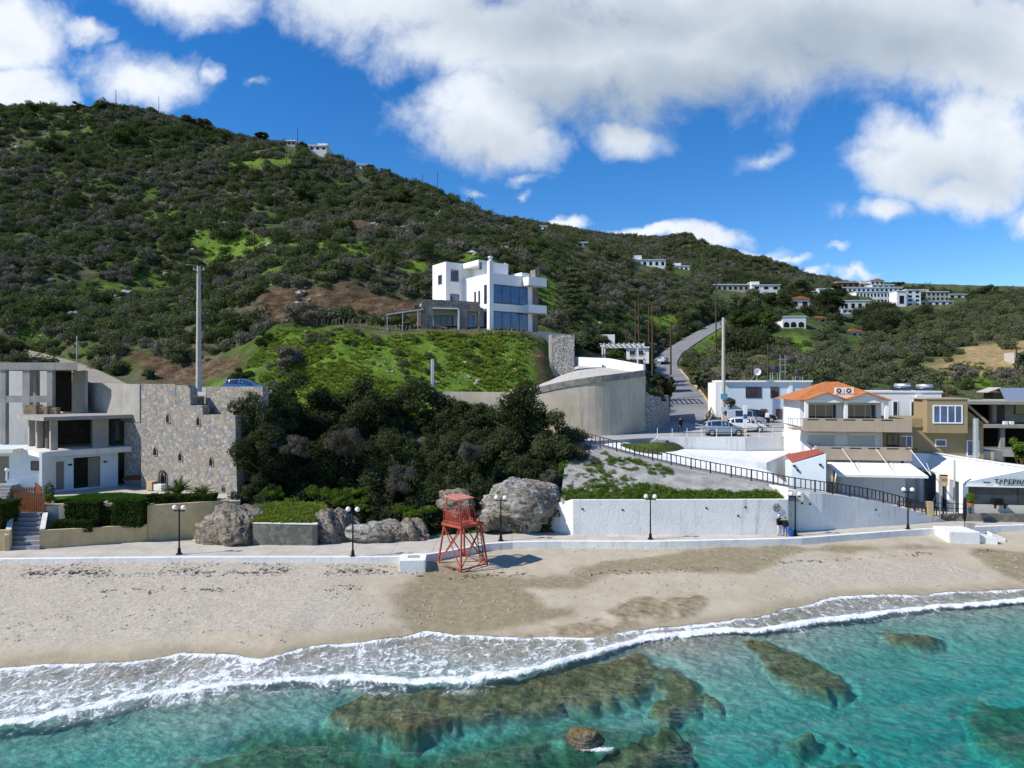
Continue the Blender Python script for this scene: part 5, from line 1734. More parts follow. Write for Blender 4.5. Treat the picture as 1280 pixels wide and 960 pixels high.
m = MB(); m.prism([(.2, .0), (8.6, .1), (8.6, 9), (.0, 9), (-.6, 5)], 11.6, 11.95); m.build('middle_slab', M['concrete'], ub)
# the upper frame stands square to the camera
uf = MB()
M4 = Matrix.Rotation(-A45, 4, 'Z') @ Matrix.Translation((-O[0], -O[1], 0))
def wbox(name, mat, x0, x1, y0, y1, z0, z1):
    m = MB(); m.box(x0, x1, y0, y1, z0, z1)
    m.b.transform(M4)
    return m.build(name, M[mat], ub)
def hx(px, Y): return (px - 640) / K * Y
X0, X1, YF = hx(1, 71), hx(98, 71), 71.0
m = MB(); kb = (YF + 6) / YF; m.prism([(X0 - 3, YF - .1), (X1, YF - .1), (X1 * kb - .3, YF + 6), (X0 - 3, YF + 6)], 16.45, 17.2); m.b.transform(M4); m.build('roof_slab', M['concrete'], ub)
for px, w_ in ((3.5, .55), (32.5, .75), (62, .55)):
    wbox('column', 'concrete', hx(px, YF) - w_ / 2, hx(px, YF) + w_ / 2, YF, YF + .5, 8.8 if px < 10 else 11.95, 16.45)
wbox('beam', 'concrete', X0 - 3, hx(65, YF), YF + .02, YF + .42, 13.1, 13.8)
m = MB(); m.prism([(X1 - .5, YF + 2.0), (X1 - .25, YF + 2.0), (X1 * kb - .35, YF + 6), (X1 * kb - .6, YF + 6)], 11.95, 16.44); m.b.transform(M4); m.build('side_wall', M['concrete'], ub)
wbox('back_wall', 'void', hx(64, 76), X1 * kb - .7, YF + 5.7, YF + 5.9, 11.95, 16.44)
for px in (45,):
    wbox('column', 'concrete', hx(px, 77) - .3, hx(px, 77) + .3, YF + 5.6, YF + 6.2, 11.95, 16.44)
m = MB()
for k, (px, zz) in enumerate(((40, 11.95), (52, 12.0), (62, 11.95))):
    m.box(hx(px, 70) - .5, hx(px, 70) + .7, 69.6 + .2 * k, 70.6, 11.96, 12.9 - .15 * k)
o = m.build('brick_stack', plain('stacked_bricks', (0.30, 0.22, 0.14), .9, .1, var=.3, scale=4)); tag(o, 'stack of old boards and bricks lying on the middle floor of the half built house', 'bricks')
bw = thing('bright_back_wall', 'pale sunlit concrete wall seen through the frame of the half built house', 'wall', (0, 0, 0))
boxo(bw, 'wall', 'offwhite', hx(-80, 79), hx(60, 79), 79, 79.4, 3.5, 17.4)
# white annex at the far left with window and parapets
an = thing('white_annex', 'low white annex with one small dark window left of the half built house', 'building', (0, 0, 0))
boxo(an, 'wall', 'bluewhite', hx(-120, 66), hx(51, 66), 66, 72, 4.8, 8.75)
win(an, hx(39, 66), hx(50, 66), 6.75, 7.65, 66, 1, 'frame_dark')
panel_on(an, hx(-2, 66), hx(11, 66), 5.4, 8.1, 66, 'greydoor')
boxo(an, 'canopy_slab', 'offwhite', hx(-120, 64.5), hx(15, 64.5), 64.6, 66, 8.55, 8.9)
ap = thing('annex_parapet', 'low white parapet wall with pillar in front of the white annex', 'wall', (0, 0, 0))
m = MB(); m.hexa([(hx(8, 62.5), 62.5, 4), (hx(51, 63), 63, 4), (hx(51, 63), 63.25, 4), (hx(8, 62.5), 62.75, 4), (hx(8, 62.5), 62.5, 6.35), (hx(51, 63), 63, 6.75), (hx(51, 63), 63.25, 6.75), (hx(8, 62.5), 62.75, 6.35)]); m.build('wall', M['bluewhite'], ap)
boxo(ap, 'pillar', 'white', hx(50, 63), hx(53.5, 63), 62.9, 66, 4, 8.75)

# concrete and rubble retaining walls
cw = thing('concrete_wall', 'board-marked bare concrete retaining wall between half built house and rubble wall', 'wall', (0, 0, 0))
m = MB()
a, b = Vector((hx(70, 79), 79)), Vector((hx(174.5, 68.6), 68.6))
m.hexa([(a.x, a.y, 11.2), (b.x, b.y, 11.2), (b.x + .4, b.y + .4, 11.2), (a.x + .4, a.y + .4, 11.2), (a.x, a.y, 15.3), (b.x, b.y, 14.95), (b.x + .4, b.y + .4, 14.95), (a.x + .4, a.y + .4, 15.3)])
o = m.build('wall', M['concrete'], cw)
rw = thing('rubble_retaining_wall', 'big multicoloured rubble stone retaining wall with small arched niches and a notch in its top', 'wall', (-35.9, 67.0, 0), math.atan2(-4.0, 10.9))
LW = 11.6
m = MB()
m.slab([(0, 4), (LW, 4), (LW - .25, 12.15), (7.55, 12.15), (7.55, 13.0), (6.1, 13.0), (6.1, 14.45), (5.75, 14.9), (4.35, 14.9), (4.35, 13.05), (4.3, 13.05), (4.3, 15.0), (0, 15.0)][::-1], 0, .9)
m.build('wall', M['rubble'], rw)
m = MB(); m.box(6.3, 13.0, 1.7, 2.5, 5, 14.75); m.build('upper_wall', M['rubble'], rw)
m = MB(); m.box(4.3, 6.2, .92, 1.6, 12, 13.8); m.build('recess', M['greystone'], rw)
m = MB(); m.box(LW - .5, LW - .27, .92, 7, 4, 12.1); m.build('end_return', M['rubble'], rw)
m = MB(); m.box(-3.6, -.05, 1.2, 1.8, 4.5, 11.15); m.build('inner_wall', M['rubble'], rw)
def on_wall(px, py):
    """u along the rubble wall and height for a pixel"""
    k = (px - 640) / K; dx, dy = math.cos(math.atan2(-4.0, 10.9)), math.sin(math.atan2(-4.0, 10.9))
    u = (k * 67.0 + 35.9) / (dx - k * dy)
    Y = 67.0 + u * dy
    return u, CAMZ - (py - 480) / K * Y
for px, py in ((210, 523), (248, 526.5), (194, 564), (225.5, 571), (264, 577), (279, 611)):
    u, z = on_wall(px, py)
    s = 1 if py < 600 else .6
    arch = [(-.17 * s, -.36 * s), (.17 * s, -.36 * s), (.17 * s, .12 * s), (0, .42 * s), (-.17 * s, .12 * s)]
    m = MB(); m.slab([(u + a_ * 1.55, z + b_ * 1.25) for a_, b_ in arch], -.06, .0)
    o = m.build('niche', M['rubble'], rw)
    m = MB(); m.slab([(u + a_, z + b_) for a_, b_ in arch], -.075, -.02); m.build('opening', M['void'], o)
# upper road and what stands on it
m = MB(); m.prism([(hx(176, 70), 69.2), (hx(300, 66), 66), (hx(345, 72), 70), (hx(345, 84), 84), (hx(120, 92), 92), (hx(95, 88), 88)], 9, [13.9, 13.9, 13.9, 14.3, 15.0, 15.2])
tag(m.build('upper_road', M['plaza']), kind='structure')
bd = thing('wall_bench', 'stacked dark boards leaning in the shade at the foot of the rubble wall', 'boards', tuple(P(169, 600, 67.5)), R(15))
m = MB()
for k in range(4): m.box(-1.1 + .07 * k, 1.0 + .1 * k, -.2 + .03 * k, .3, .12 * k, .12 * k + .09)
m.build('boards', M['timber'], bd)
ft = thing('stone_fountain', 'little arched wall fountain with pale basin at the foot of the rubble wall', 'fountain', (rw.location.x, rw.location.y, 0), rw.rotation_euler.z)
u, z = on_wall(204, 612)
m = MB(); m.box(u - .5, u + .5, -.7, -.02, 4.9, 5.5); m.build('basin', M['offwhite'], ft, bevel=.03)
m = MB(); m.box(u - 1.25, u - .55, -.8, -.1, 4.9, 5.75); m.build('pedestal', M['tanwall'], ft, bevel=.03)
m = MB(); m.tube([(u + .42 * math.cos(a_), -.1, 6.2 + .55 * math.sin(a_)) for a_ in np.linspace(0, math.pi, 12)] , .06, 6); m.tube([(u + .42, -.1, 6.2), (u + .42, -.1, 5.5)], .06, 6); m.tube([(u - .42, -.1, 6.2), (u - .42, -.1, 5.5)], .06, 6); m.build('arch', M['iron'], ft)
m = MB(); m.lathe([(.14, 5.5), (.16, 5.9), (.08, 6.3), (.03, 6.5)], (u, -.12, 0), 8); m.build('spout', M['iron'], ft)

# garden, lawn, hedges, gate and steps
m = MB(); m.prism([(hx(-160, 60), 58.2), (hx(50, 57.4), 57.4), (hx(185, 58.4), 58.4), (hx(300, 60), 60), (hx(300, 66), 67), (hx(170, 72), 72), (hx(-160, 72), 72)], 1.5, 4.86)
tag(m.build('garden_terrace', M['prom']), kind='structure')
lawn = [(hx(68, 59), 59.0), (hx(160, 58.9), 58.9), (hx(196, 59.2), 59.2), (hx(212, 61), 61), (hx(203, 62.2), 62.2), (hx(150, 63.8), 63.8), (hx(120, 63.4), 63.4), (hx(62, 62), 62)]
m = MB(); m.prism(lawn, 4.6, 4.91)
tag(m.build('lawn', plain('lawn_turf', (0.030, 0.095, 0.012), .95, .1, var=.3, scale=1.2)), kind='structure')
L['tuft_lawn'] = L['lawn']
me_l = [tuft_mesh(20 + i, 30) for i in range(3)]
proto('lawn', me_l, L['lawn'])
rng = np.random.default_rng(5)
pt = np.stack([hx(58, 58) + rng.random(9000) * 12, 58.8 + rng.random(9000) * 5.2, np.full(9000, 4.9)], 1)
pt = pt[poly_sd(pt[:, 0], pt[:, 1], lawn) < -.05]
scatter('lawn_grass', 'lawn', pt, .10 + .09 * rng.random(len(pt)), 31)

def wall_run(name, label, pts, th, mat, z0, parent_cat='wall', cap=None):
    t_ = thing(name, label, parent_cat, (0, 0, 0))
    m = MB()
    for (a, b) in zip(pts[:-1], pts[1:]):
        a, b = Vector(a), Vector(b)
        n_ = Vector((-(b - a).y, (b - a).x, 0)).normalized() * th
        m.hexa([(a.x, a.y, z0), (b.x, b.y, z0), (b.x + n_.x, b.y + n_.y, z0), (a.x + n_.x, a.y + n_.y, z0), a, b, b + n_, a + n_])
    m.build('wall', M[mat], t_)
    if cap:
        m = MB()
        for (a, b) in zip(pts[:-1], pts[1:]):
            a, b = Vector(a), Vector(b)
            n_ = Vector((-(b - a).y, (b - a).x, 0)).normalized()
            m.hexa([a - n_ * .03 + up * .003, b - n_ * .03 + up * .003, b + n_ * (th + .03) + up * .003, a + n_ * (th + .03) + up * .003, a - n_ * .03 + up * .06, b - n_ * .03 + up * .06, b + n_ * (th + .03) + up * .06, a + n_ * (th + .03) + up * .06])
        m.build('coping', M[cap], t_)
    return t_
wall_run('garden_wall', 'low ochre garden wall along the promenade below the clipped hedges', [(hx(50, 54.5), 54.5, 3.45), (hx(110, 55.7), 55.7, 3.4), (hx(184, 57.2), 57.2, 3.4)], .35, 'tanwall', 1.6)
wall_run('garden_wall', 'taller ochre garden wall reaching from the hedges to the brown boulder', [(hx(184, 57.25), 57.25, 4.95), (hx(230, 58.0), 58.0, 5.0), (hx(285, 58.9), 58.9, 5.1)], .35, 'tanwall', 1.6)
wall_run('garden_wall', 'upper ochre wall behind the clipped hedges at the edge of the lawn', [(hx(56, 57.6), 57.6, 5.0), (hx(120, 57.8), 57.8, 5.0), (hx(184, 58.3), 58.3, 5.0)], .3, 'tanwall', 3.0)
wall_run('garden_wall', 'ochre garden wall left of the grey entrance steps', [(hx(-150, 52.6), 52.6, 3.6), (hx(-20, 53.7), 53.7, 3.6), (hx(12, 54.0), 54.0, 3.6)], .35, 'tanwall', 1.6)
t_ = wall_run('stair_wall', 'sloping ochre wall on the left flank of the grey entrance steps', [(hx(12, 54.0), 54.0, 3.2), (hx(19, 57.2), 57.2, 4.7)], .3, 'tanwall', 1.6, cap='offwhite')
t_ = wall_run('stair_wall', 'sloping ochre wall on the right flank of the grey entrance steps', [(hx(54, 57.2), 57.2, 4.3), (hx(50, 54.6), 54.6, 3.5)], .3, 'tanwall', 1.6, cap='offwhite')
es = thing('entrance_steps', 'flight of grey entrance steps leading from the promenade to the wooden gate', 'steps', (0, 0, 0))
for k in range(8):
    y0 = 54.3 + k * .36
    boxo(es, 'step', 'step', hx(13.5, y0), hx(49.5, y0), y0, y0 + (.36 if k < 7 else 1.6), 1.5, 2.0 + .30 * (k + 1))
m = MB(); m.prism([(hx(5, 57.3), 57.35), (hx(58, 57.3), 57.35), (hx(62, 63), 63), (hx(0, 63), 63)], 1.6, [4.42, 4.42, 4.9, 4.9]); tag(m.build('entrance_path', M['plaza']), kind='structure')
def picket(name, label, a, b, h, mat, gap, wd_, rails=(.25, .8), cat='fence', solid=False):
    a, b = Vector(a), Vector(b); d = (b - a); ln = d.length
    t_ = thing(name, label, cat, tuple(a), math.atan2(d.y, d.x))
    m = MB(); n_ = int(ln / gap)
    for k in range(n_ + 1):
        x = ln * k / n_; m.box(x - wd_ / 2, x + wd_ / 2, -.02, .02, 0.05, h)
    m.build('pickets', M[mat], t_)
    m = MB()
    for r_ in rails: m.box(-.03, ln + .03, .021, .06, h * r_ - .04, h * r_ + .04)
    m.build('rails', M[mat], t_)
    return t_
picket('garden_gate', 'wide red-brown wooden gate of close boards at the top of the entrance steps', (hx(18.5, 57.3), 57.3, 4.35), (hx(55, 57.3), 57.3, 4.35), 1.62, 'wood', .17, .145, (.12, .37, .62, .88), 'gate')
picket('picket_fence', 'dark brown picket fence between upper steps and white annex', (hx(14, 61.5), 61.5, 4.75), (hx(43, 61.8), 61.8, 4.75), 1.05, 'wood', .2, .11)
picket('picket_gate', 'red-brown picket gate standing open beside the lawn corner', (hx(44, 62), 62, 4.75), (hx(52, 59.2), 59.2, 4.75), 1.45, 'wood', .2, .12, (.2, .8), 'gate')
us = thing('upper_steps', 'dark grey upper steps at the left picture edge beside the picket fence', 'steps', (0, 0, 0))
for k in range(5): boxo(us, 'step', 'step', hx(-25, 61) , hx(13 - k * 1.5, 61), 60.3 + k * .35, 60.65 + k * .35 + (0 if k < 4 else 1), 4.4, 5.0 + .24 * k)

L['hedge'] = leaf_mat('clipped_hedge_leaves', (0.022, 0.042, 0.012), (0.072, 0.112, 0.026), trans=.2)
def hedge(label, x0, x1, y0, y1, z0, z1, seed):
    rng = np.random.default_rng(seed)
    n = int(2600 * ((x1 - x0) * (z1 - z0) + (x1 - x0) * (y1 - y0)) / 3)
    c = np.stack([x0 + (x1 - x0) * rng.random(n), y0 + (y1 - y0) * rng.random(n), z0 + (z1 - z0) * rng.random(n)], 1)
    side = rng.integers(0, 4, n)
    c[side == 0, 1] = y0 + .12 * rng.random((side == 0).sum()); c[side == 1, 2] = z1 - .14 * rng.random((side == 1).sum())
    e = rng.integers(0, 2, (side == 2).sum()); c[side == 2, 0] = np.where(e, x1 - .1 * rng.random(len(e)), x0 + .1 * rng.random(len(e)))
    c += fbm(c[:, 0] * 3, c[:, 2] * 3 + c[:, 1] * 2, 1.0, 3, seed)[:, None] * .09
    d = rand_dirs(rng, n); a = np.cross(d, rand_dirs(rng, n)); a /= np.linalg.norm(a, axis=1)[:, None]; b = np.cross(d, a)
    s = .075 * (.6 + .8 * rng.random(n))
    v = np.stack([c - a * s[:, None], c - b * s[:, None] * .6, c + a * s[:, None], c + b * s[:, None] * .6], 1).reshape(-1, 3)
    me = np_mesh('hedge', v, np.arange(n * 4).reshape(-1, 4)); add_attr(me, 'rnd', rng.random(n), 'FACE')
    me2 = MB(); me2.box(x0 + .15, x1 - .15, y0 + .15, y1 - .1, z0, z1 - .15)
    t_ = thing('hedge', label, 'hedge', ((x0 + x1) / 2, (y0 + y1) / 2, z0))
    o = link_mesh('foliage', me, L['hedge'], t_); o.location = (-(x0 + x1) / 2, -(y0 + y1) / 2, -z0)
    o = me2.build('shade_core', plain('hedge_shade', (0.02, 0.025, 0.01), .95, .05), t_); o.location = (-(x0 + x1) / 2, -(y0 + y1) / 2, -z0)  # dark inner box paints the shade between the leaves
hedge('tall clipped box hedge, left of the pair behind the low ochre wall', hx(83, 56.7), hx(125, 56.7), 56.4, 57.5, 3.3, 5.4, 1)
hedge('tall clipped box hedge, right of the pair behind the low ochre wall', hx(143, 57), hx(180, 57), 56.5, 57.9, 3.3, 5.5, 2)
hedge('gap-filling darker hedge between the two tall clipped hedges', hx(124, 56.9), hx(145, 56.9), 56.9, 57.6, 3.3, 4.8, 3)
hedge('low clipped hedge in front of the tall hedges, beside the entrance steps', hx(66, 55.8), hx(118, 56.1), 55.6, 56.3, 3.1, 4.0, 4)
hedge('dark flat hedge along the top of the taller ochre wall', hx(186, 59), hx(268, 59), 58.6, 59.7, 4.9, 5.6, 5)
hedge('rounded hedge at the left picture edge above the ochre wall', hx(-60, 55.5), hx(11, 55.5), 54.6, 56.8, 3.3, 5.6, 6)

def cycad(label, px, py, Y, sc_, seed, n=34):
    rng = random.Random(seed); p = P(px, py, Y)
    t_ = thing('cycad_palm', label, 'palm', (p.x, p.y, 4.9)); t_.scale = (sc_,) * 3
    v, f, r_ = [], [], []
    for i in range(n):
        a = i * 2.4 + rng.random() * .3; el = .35 + 1.0 * (1 - i / n) * rng.random() + .25; ln = .95 + .3 * rng.random()
        prev = Vector((0, 0, .35)); d = Vector((math.cos(a) * math.cos(el), math.sin(a) * math.cos(el), math.sin(el)))
        side_ = Vector((-math.sin(a), math.cos(a), 0))
        for k in range(7):
            nx = prev + d * ln / 7; d = (d - up * .16).normalized()
            for s in (-1, 1):
                b = len(v); tip = nx + side_ * s * .26 * (1 - abs(k - 3) / 6) + d * .12
                v += [prev, nx, tip, tip - d * .05]; f.append([b, b + 1, b + 2, b + 3]); r_.append(rng.random())
            prev = nx
    me = np_mesh('fronds', np.array([tuple(q) for q in v]), np.array(f)); add_attr(me, 'rnd', r_, 'FACE')
    link_mesh('fronds', me, L['mid'], t_)
    m = MB(); m.lathe([(.2, 0), (.24, .2), (.16, .4)], seg=9); m.build('trunk', L['bark'], t_)
cycad('larger feathery cycad palm below the rubble wall', 222, 612, 60.5, 1.3, 1)
cycad('smaller darker cycad palm to the right of the big one', 252, 614, 60.3, 1.1, 2, 26)
for px, py, Y, lb in ((70, 633, 58.2, 'white globe garden light beside the potted shrub'), (132.5, 629, 58.1, 'white globe garden light between the tall hedges'), (8.5, 588, 62.6, 'white globe garden light on the parapet by the white annex')):
    p = P(px, py, Y)
    t_ = thing('garden_light', lb, 'garden light', tuple(p))
    m = MB(); m.sphere((0, 0, .05), .17, 14, 8); m.build('globe', M['globe'], t_, smooth=True)
    m = MB(); m.lathe([(.09, -.9), (.06, -.1)], seg=8); m.build('stem', M['white'], t_)
def pot_plant(label, p, r_, h_, seed, potm='terracotta', leafm='olive'):
    t_ = thing('potted_plant', label, 'potted plant', tuple(p))
    m = MB(); m.lathe([(r_ * .55, 0), (r_ * .8, r_ * .9), (r_ * .85, r_ * 1.0)], seg=12); m.build('pot', M[potm], t_)
    me = leaf_mesh('foliage', seed, [(0, 0, r_ + h_ * .5, r_ * 1.2, r_ * 1.2, h_ * .6)], 500, .09); link_mesh('foliage', me, L[leafm], t_)
pot_plant('potted shrub beside the open picket gate', (hx(62, 59), 58.9, 4.9), .35, 1.3, 5)
pot_plant('small flowering pot at the lawn corner', (hx(59, 58), 58.1, 4.9), .3, .5, 6, leafm='green')
pot_plant('orange pot with upright plant in front of the taverna pillar', P(1213, 633, 64.5) , .35, .8, 7, leafm='green')
wall_run('stone_planter', 'low mossy stone planter with grass on top beside the brown boulder', [(hx(316, 55.9), 55.9, 3.72), (hx(396, 55.7), 55.7, 3.66), (hx(397, 58.5), 58.5, 3.7)], .35, 'mossy', 1.8, cap='offwhite')
m = MB(); m.prism([(hx(316, 56), 56.1), (hx(394, 56), 56.0), (hx(394, 60), 60), (hx(316, 60), 60)], 1.8, [3.6, 3.6, 4.6, 4.6]); tag(m.build('planter_soil', plain('planter_turf', (0.05, 0.09, .015), .95, .1, var=.3)), kind='structure')
rng = np.random.default_rng(9)
pt = np.stack([hx(317, 56.3) + rng.random(900) * 5.0, 56.25 + rng.random(900) * 3.4, np.zeros(900)], 1); pt[:, 2] = 3.6 + (pt[:, 1] - 56.1) * .25
scatter('planter_grass', 'tuft', pt, .25 + .25 * rng.random(900), 41)

# tall poles
def pole(label, px, py0, py1, Y, r0, r1, mat, name='utility_pole', cat='utility pole', group=None, arm=None):
    b, t = P(px, py1, Y), P(px, py0, Y); h = t.z - b.z
    t_ = thing(name, label, cat, tuple(b), 0, group)
    m = MB(); m.tube([(0, 0, -1.5), (0, 0, h)], [r0, r1], 10); m.build('shaft', M[mat], t_)
    if arm:
        m = MB(); m.bar((-arm, 0, h - .35), (arm, 0, h - .35), .09, .11)
        for s in (-1, 0, 1): m.lathe([(.05, 0), (.07, .1), (.04, .22)], (s * arm * .85, 0, h - .3), 8)
        m.build('crossarm', M[mat], t_)
    return t_, h
t_, h = pole('very tall pale concrete pole with lamp head behind the rubble wall', 248.5, 333, 488, 72, .31, .19, 'pole', arm=.6)
m = MB(); m.bar((0, 0, h), (-.9, -.3, h + .15), .07); m.lathe([(.10, -.06), (.16, .05)], (-1.0, -.33, h + .12), 8); m.build('lamp_head', M['pole'], t_)
t_, h = pole('tall plain pale concrete pole beside the parked cars', 904.3, 397, 528, 92, .27, .19, 'pole')
m = MB(); m.box(-.45, .45, -.33, -.28, h * .22, h * .22 + .75); m.build('blue_sign', plain('blue_sign_paint', (0.10, 0.36, 0.50), .5, .3, var=.1), t_)
m = MB(); m.box(-.42, .42, -.33, -.28, h * .10, h * .10 + .65); m.build('white_sign', M['bluewhite'], t_)
pole('thin grey post standing in the weeds of the mound', 540.5, 449, 489, 80.5, .2, .2, 'steel', 'post', 'post')
pole('thin pale pole between the ramp railing and the taverna', 1193, 575, 652, 65.8, .13, .09, 'pole')
pole('silver flue pipe up the right end of the mustard house', 1219.5, 523, 578, 70.5, .28, .26, 'steel', 'flue_pipe', 'flue pipe')
pole('thin dark pole on the bank beside the dirt track', 96, 420, 452, 99, .09, .07, 'steel')

# ================================================================== white house with orange roof
ch = thing('tiled_house', 'white three storey house with orange tiled roof, beige balconies and closed shutters', 'house', (30.25, 72.2, 0), R(-9))
W_ = 8.0
boxo(ch, 'ground_floor', 'offwhite', 1.2, 9.6, 0, 8, 2, 7.5)
boxo(ch, 'first_floor', 'white', 0, W_, .3, 8, 7.52, 10.3)
boxo(ch, 'top_floor', 'white', 0, W_, .8, 8.3, 10.52, 13.4)
for nm, u0, u1, z0 in (('upper_balcony', -1.3, 10.0, 10.3), ('lower_balcony', 1.0, 10.0, 7.45)):
    m = MB(); m.box(u0, u1, -1.6, .29, z0, z0 + .2); bal = m.build(nm, M['beige'], ch)
    m = MB(); m.box(u0 + (1.0 if u0 < 0 else 0), u1, -1.72, -1.58, z0 - .12, z0 + 1.22); m.box(u1 - .12, u1 + .02, -1.575, .2, z0 - .12, z0 + 1.22)
    if u0 > 0: m.box(u0 - .02, u0 + .12, -1.575, .2, z0 - .12, z0 + 1.22)
    m.build('parapet', M['beige'], bal)
    m = MB()
    for k in range(5):
        a_ = u0 + 1.4 + k * 1.75; m.box(a_, a_ + 1.1, -1.735, -1.70, z0 + 1.02, z0 + 1.12)
    m.build('slot', M['void'], bal)
m = MB(); m.bar((-1.3, -1.6, 11.45), (-.3, -1.6, 11.45), .06); m.bar((-1.3, -1.6, 11.45), (-1.3, .3, 11.45), .06)
for q in ((-1.3, -1.6), (-.8, -1.6), (-1.3, -.6), (-1.3, .3)): m.bar((q[0], q[1], 10.5), (q[0], q[1], 11.45), .05)
m.build('side_railing', M['steel'], ch)
for u in (0.15, 3.95, 7.8):
    boxo(ch, 'column', 'white', u - .16, u + .16, -1.3, -1.0, 10.5, 13.1)
boxo(ch, 'lintel', 'white', 0, 7.95, -1.35, -.95, 13.12, 13.42)
for a_, b_ in ((.5, 3.6), (4.3, 7.5)):
    win(ch, a_, b_, 10.6, 12.9, .8, 3, 'steel', 'glass', 'glass_door', .05)
for a_, b_ in ((.7, 3.3), (4.6, 7.2)):
    o = panel_on(ch, a_, b_, 7.7, 9.7, .3, 'slats', 'roller_shutter'); panel_on(o, a_ - .05, b_ + .05, 9.7, 9.95, .29, 'frame_white', 'shutter_box', .2)
win(ch, 8.25, 9.4, 7.75, 9.9, .0, 2, 'frame_dark', 'glass', 'balcony_door')
boxo(ch, 'stair_wing', 'ochre', 8.02, 9.7, .03, 7, 7.53, 10.28)
# roof: hip with two little gables in front
m = MB()
e0, e1, f0, f1, ze, zr = -.95, W_ + .7, -1.7, 8.8, 13.35, 15.25
A_, B_, C_, D_ = (e0, f0 + 1.0, ze), (e1, f0 + 1.0, ze), (e1, f1, ze), (e0, f1, ze)
R0, R1 = (3.4, 4.4, zr), (4.8, 4.4, zr)
for q in ((A_, B_, R1, R0), (B_, C_, R1), (C_, D_, R0, R1), (D_, A_, R0)): m.poly(q)
m.poly((A_, D_, C_, B_))
rf = m.build('roof', M['tiles'], ch)
for c_, nm in ((2.05, 'left'), (5.85, 'right')):
    hw_ = 2.15
    m = MB(); m.slab([(c_ - hw_ + .15, 13.42), (c_ + hw_ - .15, 13.42), (c_, 14.15)], -1.30, -1.05); m.build('pediment', M['white'], ch)
    m = MB()
    for s in (-1, 1):
        a0, a1 = (c_ + s * hw_, -1.7, 13.38), (c_, -1.7, 14.2); b1, b0 = (c_, 2.3, 14.2), (c_ + s * hw_, .6, 13.38)
        m.poly((a0, a1, b1, b0)); m.poly([(q[0], q[1], q[2] - .10) for q in (a0, a1, b1, b0)]); m.poly((a0, a1, (a1[0], a1[1], a1[2] - .10), (a0[0], a0[1], a0[2] - .10)))
    m.build('gable_roof', M['tiles'], ch)
boxo(ch, 'equipment_box', 'offwhite', 3.1, 5.0, -.5, .8, 13.45, 14.0)
for a_ in (3.15, 4.1):
    t_ = thing('air_conditioner', 'white air conditioner on the orange roof, ' + ('left' if a_ < 3.5 else 'right') + ' one of two side by side', 'air conditioner', (0, 0, 0)); t_.location = ch.matrix_basis @ Vector((a_ + .4, -.4, 14.01)); t_.rotation_euler = (0, 0, R(-9))
    m = MB(); m.box(-.42, .42, -.16, .16, 0, .62); m.build('casing', M['acbox'], t_, bevel=.02)
    m = MB(); m.lathe([(.24, -.185), (.24, -.163)], (-.08, 0, .31), 16, 'y'); m.build('fan', M['frame_dark'], t_)
    m = MB(); m.lathe([(.1, -.20), (.1, -.187)], (-.08, 0, .31), 12, 'y'); m.build('fan_hub', M['acbox'], t_)
# awning and shutters at street level
aw = MB(); aw.hexa([(2.4, -3.9, 6.05), (10.6, -3.9, 6.05), (9.8, -1.75, 7.0), (2.0, -1.75, 7.0), (2.4, -3.9, 6.12), (10.6, -3.9, 6.12), (9.8, -1.75, 7.08), (2.0, -1.75, 7.08)])
aw.box(2.4, 10.6, -3.95, -3.88, 5.9, 6.13)
a_w = aw.build('awning', M['canvas'], ch)
m = MB()
for k in range(3):
    u = 3.6 + k * 3.2; m.bar((u + .9, -3.8, 6.2), (u - .2, -1.8, 8.5), .05); m.bar((u + .9, -3.8, 6.18), (u + 1.3, -1.8, 7.15), .04)
m.build('stay', M['frame_white'], a_w)
boxo(ch, 'shop_front', 'offwhite', 3.0, 9.0, -2.6, -.02, 2, 6.3)
for k in range(3):
    o = panel_on(ch, 3.1 + k * 1.95, 4.95 + k * 1.95, 4.0, 6.1, -2.6, 'slats', 'roller_shutter', .04)
# lean-to with red roof beside the house
lt = thing('lean_to', 'small white lean-to with sloping top and red tiled floor behind it, beside the ramp', 'outbuilding', (0, 0, 0))
m = MB()
a, b = P(990, 580, 67.5), P(1032.5, 567.5, 66.2)
m.hexa([(a.x, a.y, 3), (b.x, b.y, 3), (b.x + .6, b.y + 3.2, 3), (a.x + .6, a.y + 3.2, 3), a, b, (b.x + .6, b.y + 3.2, b.z), (a.x + .6, a.y + 3.2, a.z)])
m.build('wall', M['bluewhite'], lt)
m = MB(); m.hexa([(a.x + .12, a.y + .3, a.z + .06), (b.x - .1, b.y + .3, b.z + .06), (b.x + .5, b.y + 3.1, b.z + .1), (a.x + .6, a.y + 3.1, a.z + .5), (a.x + .12, a.y + .3, a.z + .16), (b.x - .1, b.y + .3, b.z + .16), (b.x + .5, b.y + 3.1, b.z + .22), (a.x + .6, a.y + 3.1, a.z + .62)])
m.build('roof', plain('brick_red_tiles', (0.30, 0.085, 0.06), .85, .2, var=.2, scale=2), lt)
m = MB()
for px, py in ((995, 583), (998.5, 588), (1022, 580)):
    q = P(px, py, 66.9); m.lathe([(.11, -.25), (.11, -.02)], (q.x, a.y + (b.y - a.y) * (q.x - a.x) / (b.x - a.x), q.z), 8, 'y')
m.build('wall_lamp', M['frame_dark'], lt)
sr = thing('outside_stair', 'steep pale stair with white parapets dropping from the car park to the lean-to', 'stair', (0, 0, 0))
a, b = P(980, 530, 75.5), P(1024, 566, 70.5)
for off, nm in ((0, 'parapet'), (1.7, 'parapet')):
    o_ = Vector((off, .5 * off, 0)); m = MB()
    m.hexa([a + o_ - up * 2.6, b + o_ - up * 2.6, b + o_ + Vector((.2, .1, -2.6)), a + o_ + Vector((.2, .1, -2.6)), a + o_, b + o_, b + o_ + Vector((.2, .1, 0)), a + o_ + Vector((.2, .1, 0))]); m.build(nm, M['offwhite'], sr)
